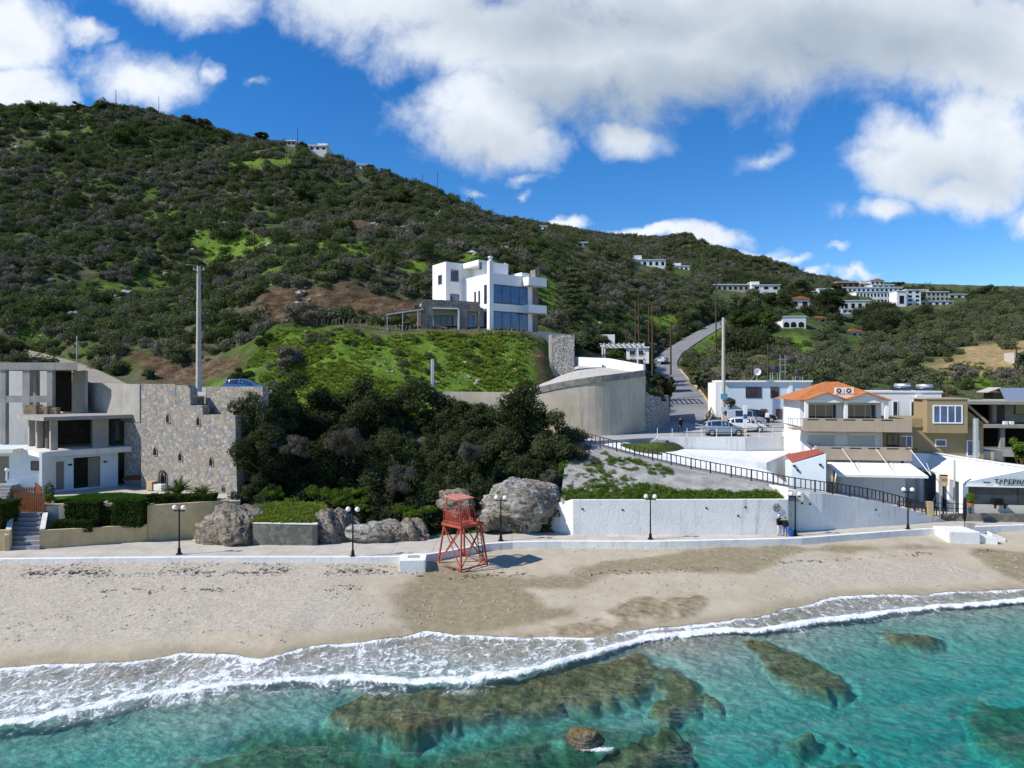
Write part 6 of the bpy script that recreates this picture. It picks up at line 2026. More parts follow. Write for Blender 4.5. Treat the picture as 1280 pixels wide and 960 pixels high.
for k in range(12):
    t_ = k / 12; q = a.lerp(b, t_); m = MB(); m.box(q.x + .21, q.x + 1.75, q.y, q.y + 1.0, q.z - 3.2, q.z - .7); m.build('step', M['offwhite'], sr)

# ================================================================== mustard house
mh = thing('mustard_house', 'mustard rendered house with a projecting bay of four tall windows and sloping right gable', 'house', (hx(1118, 72.6), 72.6, 0), R(-8))
m = MB(); m.slab([(0, 2), (8.6, 2), (8.6, 11.0), (6.7, 12.6), (6.7, 11.4), (0, 11.4)], 0, 7); m.build('wall', M['ochre'], mh)
boxo(mh, 'upper_room', 'ochre', 2.95, 6.68, .02, 2.6, 11.41, 13.4)
m = MB(); m.bar((6.72, -.12, 13.1), (8.95, -.12, 11.0), .25, .22); m.bar((0, -.1, 10.55), (2.75, -.1, 10.55), .12, .14); m.bar((6.6, -.1, 10.55), (8.9, -.1, 10.55), .12, .14); m.build('cornice', M['ochre'], mh)
m = MB(); m.box(2.75, 6.65, -1.0, -.01, 9.95, 13.42); m.build('bay', M['ochre'], mh, bevel=.03)
boxo(mh, 'bay_roof', 'beige', 2.65, 6.75, -1.1, 2.7, 13.425, 13.55)
win(mh, 3.3, 6.15, 10.95, 12.85, -1.0, 4, 'frame_white', 'skytint_glass', th=.13)
win(mh, .55, 1.75, 7.9, 9.6, 0, 2, 'frame_white', 'skytint_glass', th=.1); win(mh, 3.95, 5.05, 8.5, 9.25, 0, 1, 'frame_white', 'skytint_glass', th=.1); win(mh, 7.0, 8.2, 7.5, 9.2, 0, 2, 'frame_white', 'skytint_glass', th=.1)
boxo(mh, 'plinth', 'offwhite', -.05, 8.7, -.08, .0 - .004, 2, 6.55)
boxo(mh, 'right_wing', 'beige', 8.61, 10.6, .3, 4, 6.2, 8.0)
# low white flat roofed block behind with solar heaters
wb = thing('flat_roofed_house', 'long white flat roofed house between orange roof and mustard house', 'house', (hx(1082, 81), 81, 0), R(-6))
boxo(wb, 'wall', 'white', 0, 8.4, 0, 8, 8, 14.0); boxo(wb, 'parapet', 'white', -.1, 8.5, -.1, 8.1, 14.002, 14.2)
for u in (3.0, 5.0, 6.8): win(wb, u, u + .6, 11.2, 13.0, 0, 1, 'frame_white', 'glass', 'shutter_window')
m = MB(); m.box(5.5, 6.2, -.35, -.02, 13.1, 13.7); m.build('air_conditioner', M['acbox'], wb)
def solar(label, px, py, Y):
    t_ = thing('solar_heater', label, 'solar heater', tuple(P(px, py, Y)), R(-35))
    for s in (-.75, .25):
        m = MB(); m.hexa([(s - .45, -1.0, .15), (s + .45, -1.0, .15), (s + .45, .6, 1.15), (s - .45, .6, 1.15), (s - .45, -1.04, .22), (s + .45, -1.04, .22), (s + .45, .56, 1.23), (s - .45, .56, 1.23)]); m.build('panel', M['panel'], t_)
    m = MB(); m.lathe([(.05, -1.15), (.26, -1.12), (.28, 0), (.26, .62), (.05, .65)], (0, .75, 1.35), 14, 'x'); m.build('tank', M['steel'], t_, smooth=True)
    m = MB()
    for q in ((-1.1, .75), (.6, .75), (-1.1, -.9), (.6, -.9)): m.bar((q[0], q[1], 0), (q[0], q[1], 1.15 if q[1] > 0 else .15), .05)
    m.build('stand', M['steel'], t_)
solar('solar water heater with silver tank on the white flat roof, left one', 1130, 496, 83); solar('solar water heater with silver tank on the white flat roof, right one', 1158, 497, 82.5)
db = thing('dark_shed', 'low dark roofed shed behind the orange roof', 'shed', (hx(1070, 92), 92, 0))
boxo(db, 'wall', 'oldwall', 0, 7.4, 0, 4, 10, 12.9); boxo(db, 'roof', 'concrete', -.5, 9.2, -.6, 4.2, 13.5, 13.75); m = MB(); [m.box(u, u + .2, -.3, -.1, 10, 13.5) for u in (0, 4.2, 8.4)]; m.build('posts', M['concrete'], db)

# ================================================================== pale blue house
bh = thing('pale_blue_house', 'pale blue two storey flat roofed house behind the parked cars', 'house', (hx(905, 95), 95, 0), R(-5))
boxo(bh, 'wall', 'bluewhite', 0, 11.6, 0, 7, 9, 15.25); boxo(bh, 'roof_slab', 'white', -.2, 11.7, -.35, 7.1, 15.255, 15.5)
boxo(bh, 'left_wing', 'white', -1.0, 1.8, .6, 6, 9, 15.2)
for u in (8.6,): boxo(bh, 'pilaster', 'white', u, u + .5, -.15, -.002, 9, 15.2)
win(bh, 2.9, 5.0, 13.1, 14.6, 0, 3, 'frame_dark'); win(bh, 6.2, 7.3, 13.1, 14.6, 0, 2, 'frame_dark'); win(bh, 10.0, 10.9, 13.3, 14.2, 0, 2, 'brownwood')
for u in (3.0, 4.85, 6.9): panel_on(bh, u, u + .85, 9.9, 11.6, 0, 'brownwood'); 
panel_on(bh, 9.6, 10.5, 10.2, 11.4, 0, 'brownwood', 'wooden_window')
tk_ = thing('roof_water_tank', 'black water tank on a stand on the pale blue house, left one', 'water tank', (bh.location.x + 7.6, 96.6, 15.5))
m = MB(); m.lathe([(.2, 1.0), (.55, 1.05), (.58, 1.6), (.5, 1.95), (.15, 2.05)], seg=14); m.build('tank', M['pipe'], tk_)
m = MB(); [m.bar((a_, b_, 0), (a_, b_, 1.05), .07) for a_ in (-.5, .5) for b_ in (-.4, .4)]; m.build('stand', M['steel'], tk_)
o = copy_tree(tk_); o.location = (bh.location.x + 10.6, 96.2, 15.0); o['label'] = 'black water tank on a stand on the pale blue house, right one'
at_ = thing('roof_mast', 'lattice aerial mast with crossbars on the pale blue house', 'aerial', (bh.location.x + 8.9, 97.2, 15.5))
m = MB(); [m.bar((a_, 0, 0), (a_, 0, 3.6), .06) for a_ in (-.35, .35)]; [m.bar((-.7, 0, z), (.7, 0, z), .05) for z in (1.2, 2.2, 3.0)]; m.build('mast', M['steel'], at_)
dsh = thing('satellite_dish', 'round white satellite dish on the pale blue house roof', 'satellite dish', (bh.location.x + 4.9, 96.0, 15.5))
m = MB(); m.lathe([(.05, 0), (.3, -.06), (.5, -.17), (.5, -.14), (.3, -.02)], (0, 0, 1.2), 16, 'y'); m.build('dish', M['acbox'], dsh)
m = MB(); m.bar((0, .1, 0), (0, 0, 1.2), .06); m.bar((-.8, .2, 0), (0, .1, 1.1), .05); m.build('mount', M['steel'], dsh)

# ================================================================== dark unfinished block on the right
rb = thing('concrete_shell', 'dark unfinished concrete shell of three open storeys behind the taverna', 'building', (hx(1196, 82), 82, 0), R(-6))
for z in (6.4, 9.85, 12.6):
    boxo(rb, 'floor_slab', 'concrete', -.6 if z < 12 else .2, 16, -.4 if z > 6.5 else .1, 9, z, z + .38)
for u in (.2, 4.9, 9.8): 
    boxo(rb, 'column', 'concrete', u, u + .5, .1, .6, 3, 6.39); boxo(rb, 'column', 'concrete', u, u + .5, .1, .6, 6.79, 9.84); boxo(rb, 'column', 'concrete', u + .3, u + .75, 2.2, 2.7, 10.24, 12.59)
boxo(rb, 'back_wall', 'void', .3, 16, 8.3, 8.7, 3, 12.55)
boxo(rb, 'side_wall', 'ochre', -.55, -.3, .2, 8, 3, 9.8)
boxo(rb, 'balcony_parapet', 'oldwall', 2.6, 9.6, -.42, -.28, 6.5, 7.5); boxo(rb, 'balcony_parapet', 'beige', -.5, 2.3, -.42, -.28, 6.1, 7.5)
boxo(rb, 'railing', 'steel', 2.6, 12, -.46, -.43, 7.55, 7.62)
for u in (5.2, 5.9):
    boxo(rb, 'bucket', 'acbox', u, u + .4, -.1, .25, 10.24, 10.62)
cs_ = thing('concrete_cabin', 'pale concrete cabin with a dark window and sloping metal lid on top of the shell', 'cabin', (hx(1256, 86), 86, 0), R(-6))
boxo(cs_, 'wall', 'oldwall', 0, 9, 0, 5, 9.5, 13.0); win(cs_, 1.1, 2.6, 11.2, 12.5, 0, 1, 'frame_dark', 'glass', th=.05)
m = MB(); m.hexa([(-.1, -.2, 13.02), (9, -.2, 13.02), (9, 4, 14.4), (1.6, 4, 14.4), (-.1, -.2, 13.12), (9, -.2, 13.12), (9, 4, 14.5), (1.6, 4, 14.5)]); m.build('lid', M['steel'], cs_)
hu = thing('garden_hut', 'tiny brown hut with pale flat gable roof on the green slope at right', 'hut', tuple(P(1243, 500, 102)))
boxo(hu, 'wall', 'brownwood', -.2, 1.7, 0, 2, -1.5, 1.1); m = MB(); m.slab([(-1.2, 1.1), (.7, 1.75), (2.3, 1.2), (2.3, 1.3), (.7, 1.87), (-1.2, 1.2)], -.4, 2.2); m.build('roof', M['oldwall'], hu)

# ================================================================== taverna
tv = thing('taverna', 'open taverna under a white tent roof with a lettered gable facing the beach', 'restaurant', (0, 0, 0))
RF = Vector((hx(1164, 71.8), 71.8, 7.75))
EN, EF, EB = Vector((43.4, 66.2, 5.62)), Vector((hx(1153, 71.4), 71.4, 6.3)), Vector((hx(1131, 71.9), 71.9, 6.5))
RB = Vector((hx(1127, 72.3), 72.3, 7.9))
m = MB()
GAP = Vector((48.9, 65.2, 6.95))
m.poly([EN, GAP, RF, EF]); m.poly([q - up * .08 for q in (EN, EF, RF, GAP)])
far_r = Vector((54.4, 64.6, 5.6)); far_r2 = Vector((56, 71, 6.3))
m.poly([GAP, far_r, far_r2, RF]); m.poly([q - up * .08 for q in (GAP, RF, far_r2, far_r)])
m.poly([EF, RF, RB, EB])
m.build('tent_roof', M['canvas'], tv)
m = MB(); m.bar(GAP + up * .12 + Vector((.5, 0, 0)), RF + up * .12 + Vector((.3, 0, 0)), .5, .06); m.build('ridge_flap', M['canvas'], tv)
m = MB()
for t_ in (.25, .5, .75): m.bar(EN.lerp(EF, t_) + up * .05, GAP.lerp(RF, t_) + up * .05, .10, .05)
m.build('seam', M['shutter'], tv)
m = MB(); g0, g1, g2, g3 = EN + Vector((0, -.12, -.28)), far_r + Vector((0, -.12, -.28)), far_r + Vector((0, -.12, .0)), GAP + Vector((0, -.12, -.02))
g4 = EN + Vector((0, -.12, 0))
vf = [g0, g1, g2, g3, g4]
m.poly(vf); m.poly([q + Vector((0, .06, 0)) for q in vf][::-1]); m.build('gable', M['bluewhite'], tv)
m = MB(); m.bar(EN + Vector((-.1, -.14, -.33)), far_r + Vector((0, -.14, -.33)), .12, .14); m.bar(EN + Vector((0, 0, -.1)), EF + Vector((0, 0, -.1)), .14, .16); m.build('edge_beam', M['frame_white'], tv)
def word(txt, body, loc, size, mat, rz, align='CENTER', ext=.015):
    cu_ = bpy.data.curves.new('lettering', 'FONT'); cu_.body = txt; cu_.size = size; cu_.extrude = ext; cu_.align_x = align; cu_.space_character = 1.12; cu_.offset = .022
    tmp = bpy.data.objects.new('lettering', cu_); COL.objects.link(tmp)
    dg = bpy.context.evaluated_depsgraph_get(); me = bpy.data.meshes.new_from_object(tmp.evaluated_get(dg))
    bpy.data.objects.remove(tmp)
    me.materials.clear()
    o = link_mesh('lettering', me, mat, body); o.location = loc; o.rotation_euler = (R(90), 0, rz)
    return o
gd = (far_r - EN); grz = math.atan2(gd.y, gd.x)
pl_ = P(1258, 602, 65.9); word('\u03a4\u0391\u0392\u0395\u03a1\u039d\u0391', tv, (pl_.x, EN.y + gd.y * (pl_.x - EN.x) / gd.x - .30, 5.58), .54, M['frame_dark'], grz)
pl_ = P(1232, 602, 66); word('Taverna', tv, (pl_.x - .1, EN.y + gd.y * (pl_.x - EN.x) / gd.x - .30, 5.60), .17, M['frame_dark'], grz)
for q, nm in ((EN, 'pillar'), (EN.lerp(EF, .55), 'pillar'), (EN.lerp(EF, .30), 'pillar'), (EF, 'pillar')):
    r_ = .27 if q is EN else .2
    m = MB(); m.box(q.x - r_, q.x + r_, q.y - r_ + .3, q.y + r_ + .3, 2.2, q.z - .1); m.build(nm, M['frame_white'], tv)
m = MB(); m.poly([EN + Vector((.35, .35, -3.2)), EN + Vector((.35, .35, -.3)), EF + Vector((.3, 0, -.3)), EF + Vector((.3, 0, -3.2))]); m.build('side_glazing', M['glass'], tv)
m = MB(); a, b = EN + Vector((.35, .12, 0)), far_r + Vector((0, .12, 0)); m.hexa([(a.x, a.y, 3.55), (b.x, b.y, 3.55), (b.x, b.y + .03, 3.55), (a.x, a.y + .03, 3.55), (a.x, a.y, 5.3), (b.x, b.y, 5.3), (b.x, b.y + .03, 5.3), (a.x, a.y + .03, 5.3)]); m.build('front_glazing', M['glass'], tv)
m = MB(); m.hexa([(a.x, a.y - .05, 2.4), (b.x, b.y - .05, 2.4), (b.x, b.y + .08, 2.4), (a.x, a.y + .08, 2.4), (a.x, a.y - .05, 3.5), (b.x, b.y - .05, 3.5), (b.x, b.y + .08, 3.5), (a.x, a.y + .08, 3.5)]); m.build('front_parapet', plain('beige_boarding', (.50, .49, .44), .8, .2, var=.1, scale=5), tv)
boxo(tv, 'back_room', 'void', 47.5, 56, 70.2, 70.5, 2, 5.6)
m = MB(); m.prism([(hx(1003, 66.5), 67.3), (hx(1120, 64.5), 64.8), (hx(1178, 65), 66.2), (44, 65.6), (60, 64.5), (60, 84), (40, 84), (30, 74)], .5, [4.2, 3.4, 2.45, 2.45, 2.45, 2.6, 4.0, 4.2]); tag(m.build('taverna_forecourt', M['prom']), kind='structure')
wall_run('mossy_wall', 'low dark mossy stone wall in front of the taverna', [(hx(1177, 65.8), 65.8, 2.6), (hx(1222, 65.4), 65.4, 2.75), (60, 64.0, 2.9)], .4, 'mossy', 1.2)
t_ = thing('terrace_rail', 'thin black metal rail with gate on the terrace edge by the taverna', 'railing', (0, 0, 0))
a, b = Vector((hx(1122, 65), 65.0, 3.0)), Vector((hx(1214, 65.4), 65.5, 2.6)); m = MB()
for h_ in (.55, 1.0): m.bar(a + up * h_, b + up * h_, .05)
m.build('rail', M['iron'], t_)
for k in range(7):
    q = a.lerp(b, k / 6); m = MB(); m.bar(q, q + up * 1.0, .06); m.build('post', M['iron'], t_)
boxo(t_, 'gate_post', 'tanwall', a.x + 2.9, a.x + 3.4, 65.05, 65.5, 2.2, 3.9)
t_ = thing('taverna_sign', 'small orange and cream sign board on a thin post left of the taverna', 'sign', tuple(P(1175, 652, 65.3)))
m = MB(); m.tube([(0, 0, 0), (0, 0, 4.6)], .045, 8); m.build('post', M['steel'], t_)
m = MB(); m.box(.05, .72, -.03, .03, 3.35, 4.45); m.build('board', plain('cream_board', (.66, .50, .30), .6, .3, var=.05), t_)
m = MB(); m.box(.11, .66, -.042, -.032, 3.8, 4.08); m.build('orange_band', plain('orange_paint', (.60, .20, .06), .6, .3), t_)
m = MB(); m.box(.05, .72, -.045, -.031, 4.32, 4.44); m.build('dark_band', M['frame_dark'], t_)
t_ = thing('beach_bicycle_rack', 'small black bench with wheels in front of the taverna boarding', 'bench', tuple(P(1251, 636, 65.4)))
m = MB(); m.box(-.6, .6, -.1, .3, .35, .45); m.box(-.4, .4, .2, .3, .45, .9); [m.box(u, u + .08, 0, .2, 0, .35) for u in (-.5, .42)]; m.build('bench', M['iron'], t_)

# ================================================================== villa on the mound
VZ = 22.5
vl = thing('villa', 'modern white cubic villa with tall blue glazing on two floors, standing above the grassy mound', 'villa', (-2.97, 95, 0), R(35))
boxo(vl, 'main_block', 'white', 0, 8.1, 0, 7.2, VZ - 1.5, 30.25)
boxo(vl, 'roof_room', 'white', 1.2, 5.2, 3.2, 8.5, 30.26, 32.4)
boxo(vl, 'stair_tower', 'white', -2.9, 1.4, 7.21, 11.2, VZ - 1, 32.55)
boxo(vl, 'roof_beam', 'white', -.1, 1.1, 2.9, 7.2, 31.75, 32.5)
m = MB(); m.box(-.35, .32, -.32, .32, VZ - 1, 31.9); m.lathe([(.2, 31.9), (.2, 32.3), (.34, 32.32), (.34, 32.5), (.05, 32.55)], (0, 0, 0), 12); ck = m.build('chimney', M['white'], vl)
for z0, z1 in ((VZ + .05, 25.05), (26.15, 28.75)):
    win(vl, .45, 6.3, z0, z1, -.02, 4, 'frame_dark', 'skytint_glass', 'glass_wall', .1)
    win(vl, .36, 1.5, z0, z1, -.02, 1, 'frame_dark', 'glass', 'corner_glass', .08, axis='v')
    boxo(vl, 'stone_pier', 'greystone', 7.2, 8.2, -.05, .8, z0 - .1, z1 + .05)
boxo(vl, 'floor_band', 'white', .34, 7.0, -.14, -.004, 25.1, 26.12)
for z0, h_ in ((25.0, 1.15), (28.85, 1.2)):
    m = MB(); m.box(5.4, 8.6, -1.5, -.15, z0, z0 + .3); m.box(5.4, 8.6, -1.55, -1.42, z0, z0 + h_); m.box(5.38, 5.5, -1.41, -.15, z0, z0 + h_); m.build('balcony', M['white'], vl)
boxo(vl, 'roof_parapet', 'white', 6.0, 8.12, 1.0, 7.1, 30.251, 31.0); boxo(vl, 'stone_block', 'greystone', 7.5, 8.25, -.3, .9, 29.2, 31.4)
for a_ in (2.6, 3.7): win(vl, a_, a_ + .42, 26.3, 28.1, 0, 1, 'frame_dark', 'glass', th=.05, axis='v')
win(vl, 2.0, 2.6, 31.0, 32.0, -.1, 1, 'frame_dark', 'glass', th=.05, axis='v')
win(vl, -2.2, -.75, 25.6, 28.0, 7.2, 2, 'frame_dark', 'skytint_glass'); win(vl, -2.2, -.75, 29.7, 31.6, 7.2, 1, 'frame_white', 'glass')
win(vl, 8.2, 9.5, 29.4, 30.9, -2.9, 1, 'frame_white', 'glass', axis='v'); win(vl, 8.2, 9.4, 25.6, 27.2, -2.9, 1, 'frame_dark', 'glass', axis='v')
sg = thing('villa_wing', 'flat grey stone ground floor wing in front of the villa with a wide glazed opening', 'villa wing', (hx(527, 93.6), 93.6, 0), R(12))
m = MB(); m.slab([(0, VZ - 2), (1.5, VZ - 2), (1.5, 25.2), (5.0, 25.2), (5.0, VZ - 2), (6.2, VZ - 2), (6.2, 25.0), (7.7, 25.0), (7.7, VZ - 2), (8.0, VZ - 2), (8.0, 26.3), (0, 26.5)][::-1], 0, .6); m.build('wall', M['greystone'], sg)
boxo(sg, 'roof_slab', 'oldwall', .1, 7.9, .61, 5, 25.9, 26.2)
boxo(sg, 'soffit', 'white', 1.52, 4.98, -.05, 1.6, 25.21, 25.4); boxo(sg, 'back_wall', 'offwhite', 1.0, 7.9, 3.4, 3.6, 21, 25.88)
win(sg, 2.0, 4.7, VZ, 24.7, 3.4, 3, 'frame_dark', 'glass', 'sliding_door'); win(sg, 6.3, 7.6, VZ, 24.8, 1.4, 2, 'frame_white', 'skytint_glass', 'glass_door'); boxo(sg, 'column', 'white', 4.95, 5.15, -.06, .5, VZ - 1, 25.2)
pg = thing('metal_pergola', 'slim white metal pergola left of the villa wing', 'pergola', (hx(482, 92.5), 92.5, 0), R(8))
m = MB(); m.hexa([(0, 0, 24.2), (5.0, 0, 25.0), (5.0, 3, 25.0), (0, 3, 24.2), (0, 0, 24.35), (5.0, 0, 25.15), (5.0, 3, 25.15), (0, 3, 24.35)]); m.build('roof', M['steel'], pg)
for a_ in (.15, 2.2, 4.2):
    boxo(pg, 'post', 'steel', a_, a_ + .1, .05, .15, 21, 24.2 + a_ * .16)
vf_ = thing('stake_fence', 'low fence of dry slanting stakes along the top of the grassy mound', 'fence', (0, 0, 0))
m = MB(); rng_ = random.Random(4)
fx = [P(*q) for q in ((338, 397, 96), (400, 402, 94), (470, 407, 93), (530, 412, 92.2), (620, 415, 92.6), (690, 418, 95))]
for q in resample(fx, .33):
    z = Hp(q.x, q.y); a_ = rng_.uniform(-.25, .45)
    m.bar((q.x, q.y, z - .1), (q.x + a_, q.y + .1, z + .75 + .3 * rng_.random()), .10, .05)
m.build('stakes', plain('dry_stakes', (.30, .235, .15), .95, .1, var=.35, scale=3), vf_)
tp = thing('terrace_parapet', 'short pale parapet between villa and dark gate pillar', 'wall', (0, 0, 0))
m = MB(); a, b = P(672, 419, 97), P(708, 423, 99)
m.hexa([a - up * 2, b - up * 2, b + Vector((0, .3, -2)), a + Vector((0, .3, -2)), a + up * .6, b + up * .6, b + Vector((0, .3, .6)), a + Vector((0, .3, .6))]); m.build('wall', M['oldwall'], tp)

# wooden canopy and shed beyond the drive
pc = thing('timber_canopy', 'open canopy with pale beams on posts beside the road above the drive', 'canopy', tuple(P(752, 466, 106)), R(-12))
zt = 4.0
m = MB(); m.box(-.2, 6.4, 0, .25, zt, zt + .4); m.box(-.2, 6.4, 4.5, 4.75, zt, zt + .3); m.box(-.3, .0, -.1, 4.8, zt + .41, zt + .5)
for k in range(9): m.box(.3 + k * .75, .45 + k * .75, -.3, 4.9, zt + .405, zt + .55)
m.build('beams', M['offwhite'], pc)
for q in ((5.3, .1), (0, .1), (6.2, 4.6), (0, 4.6)):
    boxo(pc, 'post', 'offwhite', q[0], q[0] + .22, q[1] - .06, q[1] + .14, -1.5, zt)
boxo(pc, 'back_fence', 'timber', -6, 6.5, 5.2, 5.3, -1, 2.2)
ct = thing('camper_cabin', 'small white cabin with dark windows behind the timber canopy', 'cabin', tuple(P(797, 447, 118)), R(-10))
boxo(ct, 'body', 'white', -1.9, 1.9, 0, 2, -1, 1.6); boxo(ct, 'roof', 'offwhite', -2.3, 2.0, -.3, 2.2, 1.61, 1.85)
for u in (-1.4, .1): win(ct, u, u + 1.1, .3, 1.2, 0, 1, 'frame_white', 'glass', th=.06)
wsh = thing('white_hut', 'small white hut among bushes behind the gate pillar', 'hut', tuple(P(757, 428, 122)), R(-5))
boxo(wsh, 'wall', 'white', -1, 1.6, 0, 3, -3, 1.4); boxo(wsh, 'door', 'frame_dark', .2, .9, -.04, -.003, -2, .4)
rh = thing('pale_ruin', 'low pale stone ruin on the green slope behind the gate pillar', 'ruin', tuple(P(728, 420, 128)), R(10))
m = MB(); m.hexa([(-2, 0, -2), (2.5, 0, -2), (2.5, 3, -2), (-2, 3, -2), (-2, 0, 1.2), (2.5, 0, .2), (2.5, 3, .5), (-2, 3, 1.5)]); m.build('wall', M['oldwall'], rh); boxo(rh, 'lintel', 'offwhite', -2.2, .8, -.2, .3, 1.25, 1.6)

# rusty poles beside the road and the line of poles up the hill
for px, py0, py1, Y, mt, lb in ((794.5, 377, 430, 135, 'timber', 'dark timber pole, leftmost of the close cluster beside the road'), (798.5, 376, 432, 137, 'timber', 'rust brown timber pole, second in the close cluster beside the road'), (811, 380, 440, 130, 'timber', 'brown timber pole with brackets in the middle of the roadside cluster'), (815.5, 378, 458, 112, 'timber', 'nearest dark timber pole, tall one right of the timber canopy'), (838.5, 402, 458, 125, 'timber', 'brown timber pole at the inner edge of the road bend'), (895, 345, 432, 150, 'timber', 'tall brown timber pole left of the tall concrete pole, at the top of the road')):
    pole(lb, px, py0, py1, Y, .17, .12, mt, 'timber_pole', 'timber pole', arm=.55)
HP_ = [(318, 275, 322), (343.5, 207, 262), (358, 182, 226), (372, 160, 200), (145, 112, 134), (198.5, 121, 152), (528, 218, 244), (547, 214, 246), (850, 385, 402), (826, 390, 408), (163, 365, 392), (1157, 470, 500), (1184, 470, 500), (960, 430, 478), (940, 452, 480), (1075, 462, 478)]
for px, a, b in HP_:
    Y = ray_hit(px, b) or 280
    t_, h = pole('slim dark utility pole standing on the scrub hillside', px, a, b, Y, .14, .10, 'timber', 'hill_pole', 'utility pole', 'utility poles across the hillside')

# ================================================================== houses far up the valley
def far_house(name, label, px0, px1, py0, py1, Y, mat='offwhite', rows=1, cols=3, roof=None, depth=8, rz=0, step=None, winm='void', cat='house'):
    x0, x1 = hx(px0, Y), hx(px1, Y); zt_, zb_ = CAMZ - (py0 - 480) / K * Y, CAMZ - (py1 - 480) / K * Y
    t_ = thing(name, label, cat, (x0, Y, zb_), rz)
    w_, h = x1 - x0, zt_ - zb_
    boxo(t_, 'wall', mat, 0, w_, 0, depth, -3, h)
    if roof == 'tiles':
        m = MB(); o_ = .5; zr_ = h + w_ * .16
        m.slab([(-o_, h + .02), (w_ + o_, h + .02), (w_ * .5 + .5, zr_), (w_ * .5 - .5, zr_)][::1], -o_, depth + o_); m.build('roof', M['tiles'], t_)
    else:
        boxo(t_, 'roof', 'white' if mat != 'white' else 'offwhite', -.25, w_ + .25, -.35, depth + .1, h + .01, h + .35)
    if step: boxo(t_, 'upper_block', mat, w_ * step[0], w_ * step[1], 1.5, depth - 1, h + .36, h + step[2]); 
    ch_ = h / rows; cw_ = w_ / cols
    for r_ in range(rows):
        for c_ in range(cols):
            a_ = cw_ * (c_ + .28); m = MB(); m.box(a_, a_ + cw_ * .46, -.07, -.004, ch_ * (r_ + .22), ch_ * (r_ + .72)); m.build('window', M[winm], t_)
    return t_
for nm, lb, a, b, c, d, Y, mt, r_, c_, rf_, stp in FH:
    far_house(nm, lb, a, b, c, d, Y, mt, r_, c_, rf_, 8, 0, stp)
ah = thing('arched_house', 'bright white house with three dark arches on the valley slope', 'house', tuple(P(978, 409, 215)))
w_ = 7.3
boxo(ah, 'wall', 'white', 0, w_, 0, 6, -3, 3.3); boxo(ah, 'roof', 'white', -.2, w_ + .2, -.2, 6.2, 3.31, 3.5)
for u in (.4, 2.6, 5.0):
    m = MB(); m.slab([(u, 0)] + [(u + .85 - .85 * math.cos(t_), .9 + .75 * math.sin(t_)) for t_ in np.linspace(0, math.pi, 9)] + [(u + 1.7, 0)], -.05, -.004); m.build('arch', M['void'], ah)
tm = thing('farm_terrace', 'low pale terrace with ochre panel under the round pines', 'terrace', tuple(P(950, 414, 205)))
boxo(tm, 'slab', 'offwhite', 0, 7.0, 0, 3, -3, .5); boxo(tm, 'panel', 'ochre', -1.2, -.02, -.05, .3, -2, .9)
rh2 = thing('ruined_hut', 'grey ruined hut on the sandy slope at the right edge', 'hut', tuple(P(1268, 448, 140)))
boxo(rh2, 'wall', 'oldwall', 0, 5, 0, 3, -2, 1.2); boxo(rh2, 'frame', 'timber', .3, .5, -.1, .1, 0, 2.4); boxo(rh2, 'opening', 'void', 1.0, 2.2, -.03, -.003, -.5, .8)

# ================================================================== trees one can tell apart
def tree(label, px, pyc, Y, rpx, mat, seed, squash=1.0, n=5000, leaf=.17, trunk=True, name='tree', cat='tree', group=None, gap=.5, base=None):
    r_ = rpx * Y / K; c = P(px, pyc, Y); zg = (Hp(c.x, c.y) if base is None else base)
    t_ = thing(name, label, cat, (c.x, c.y, min(zg, c.z - r_ * .5)), 0, group)
    h = c.z - t_.location.z
    me = leaf_mesh('crown', seed, crown_blobs(seed, r_, r_, r_ * squash, h, 16, .22, .38), n, leaf, shell=gap)
    link_mesh('crown', me, L[mat], t_)
    if trunk:
        m = limbs(seed, max(h, 1.0) * 1.1, max(.12, r_ * .06), r_); m.build('trunk', L['bark'], t_)
    return t_
tree('round topped green pine by the pale terrace, left of the pair', 928, 396, 200, 17, 'mid', 501, .75, 5000, .26)
tree('round topped green pine by the pale terrace, right of the pair', 953, 398, 202, 22, 'mid', 502, .75, 6500, .26)
tree('loose olive green eucalyptus above the round pines', 940, 374, 235, 17, 'olive', 503, .9, 4000, .28, gap=.3)
tree('thin pale eucalyptus left of the other one, above the road top', 917, 378, 230, 12, 'olive', 504, 1.0, 2600, .26, gap=.3)
tree('dark conifer right of the eucalyptus in the valley', 968, 374, 240, 13, 'dark', 505, .9, 3500, .26)
tree('broad grey-green tree above the tiled valley house', 998, 358, 330, 16, 'olive', 506, .8, 4000, .36)
tree('dark bushy tree right of the tiled valley house', 1032, 376, 300, 22, 'dark', 507, .7, 5000, .36)
tree('dark tree standing left of the village on the slope', 1048, 364, 400, 14, 'dark', 508, .7, 3000, .4)
tree('dark low tree below the apartment block', 1104, 386, 380, 16, 'dark', 509, .6, 3500, .4)
tree('dark clipped tree on the skyline right of the village', 1236, 365, 400, 15, 'dark', 510, .7, 3500, .4)
tree('rounded dark tree on the village hill beside the brown house', 1120, 356, 468, 9, 'dark', 511, .6, 2500, .45)
tree('big dark evergreen above the white terrace of houses on the far hill', 774, 318, 420, 16, 'dark', 512, .65, 3500, .42)
tree('second dark evergreen right of the big one on the far hill', 797, 322, 418, 14, 'dark', 513, .6, 3000, .42)
tree('bushy tree on the skyline left of the skyline houses', 328, 169, 286, 9, 'dark', 514, .5, 2500, .3, trunk=False)
tree('red-brown bare tree on the skyline, left of two', 463, 211, 298, 9, 'grey', 515, .6, 2200, .22, gap=.3)
tree('red-brown bare tree on the skyline, right of two', 480, 214, 298, 9, 'grey', 516, .5, 2200, .22, gap=.3)
tree('bushy skyline shrub between the two skyline houses', 378, 181, 283, 6, 'dark', 517, .8, 1500, .3)
tree('leafy bush hanging over the corner of the curved wall', 826, 477, 88, 15, 'dark', 518, .8, 3500, .15, base=13.0)
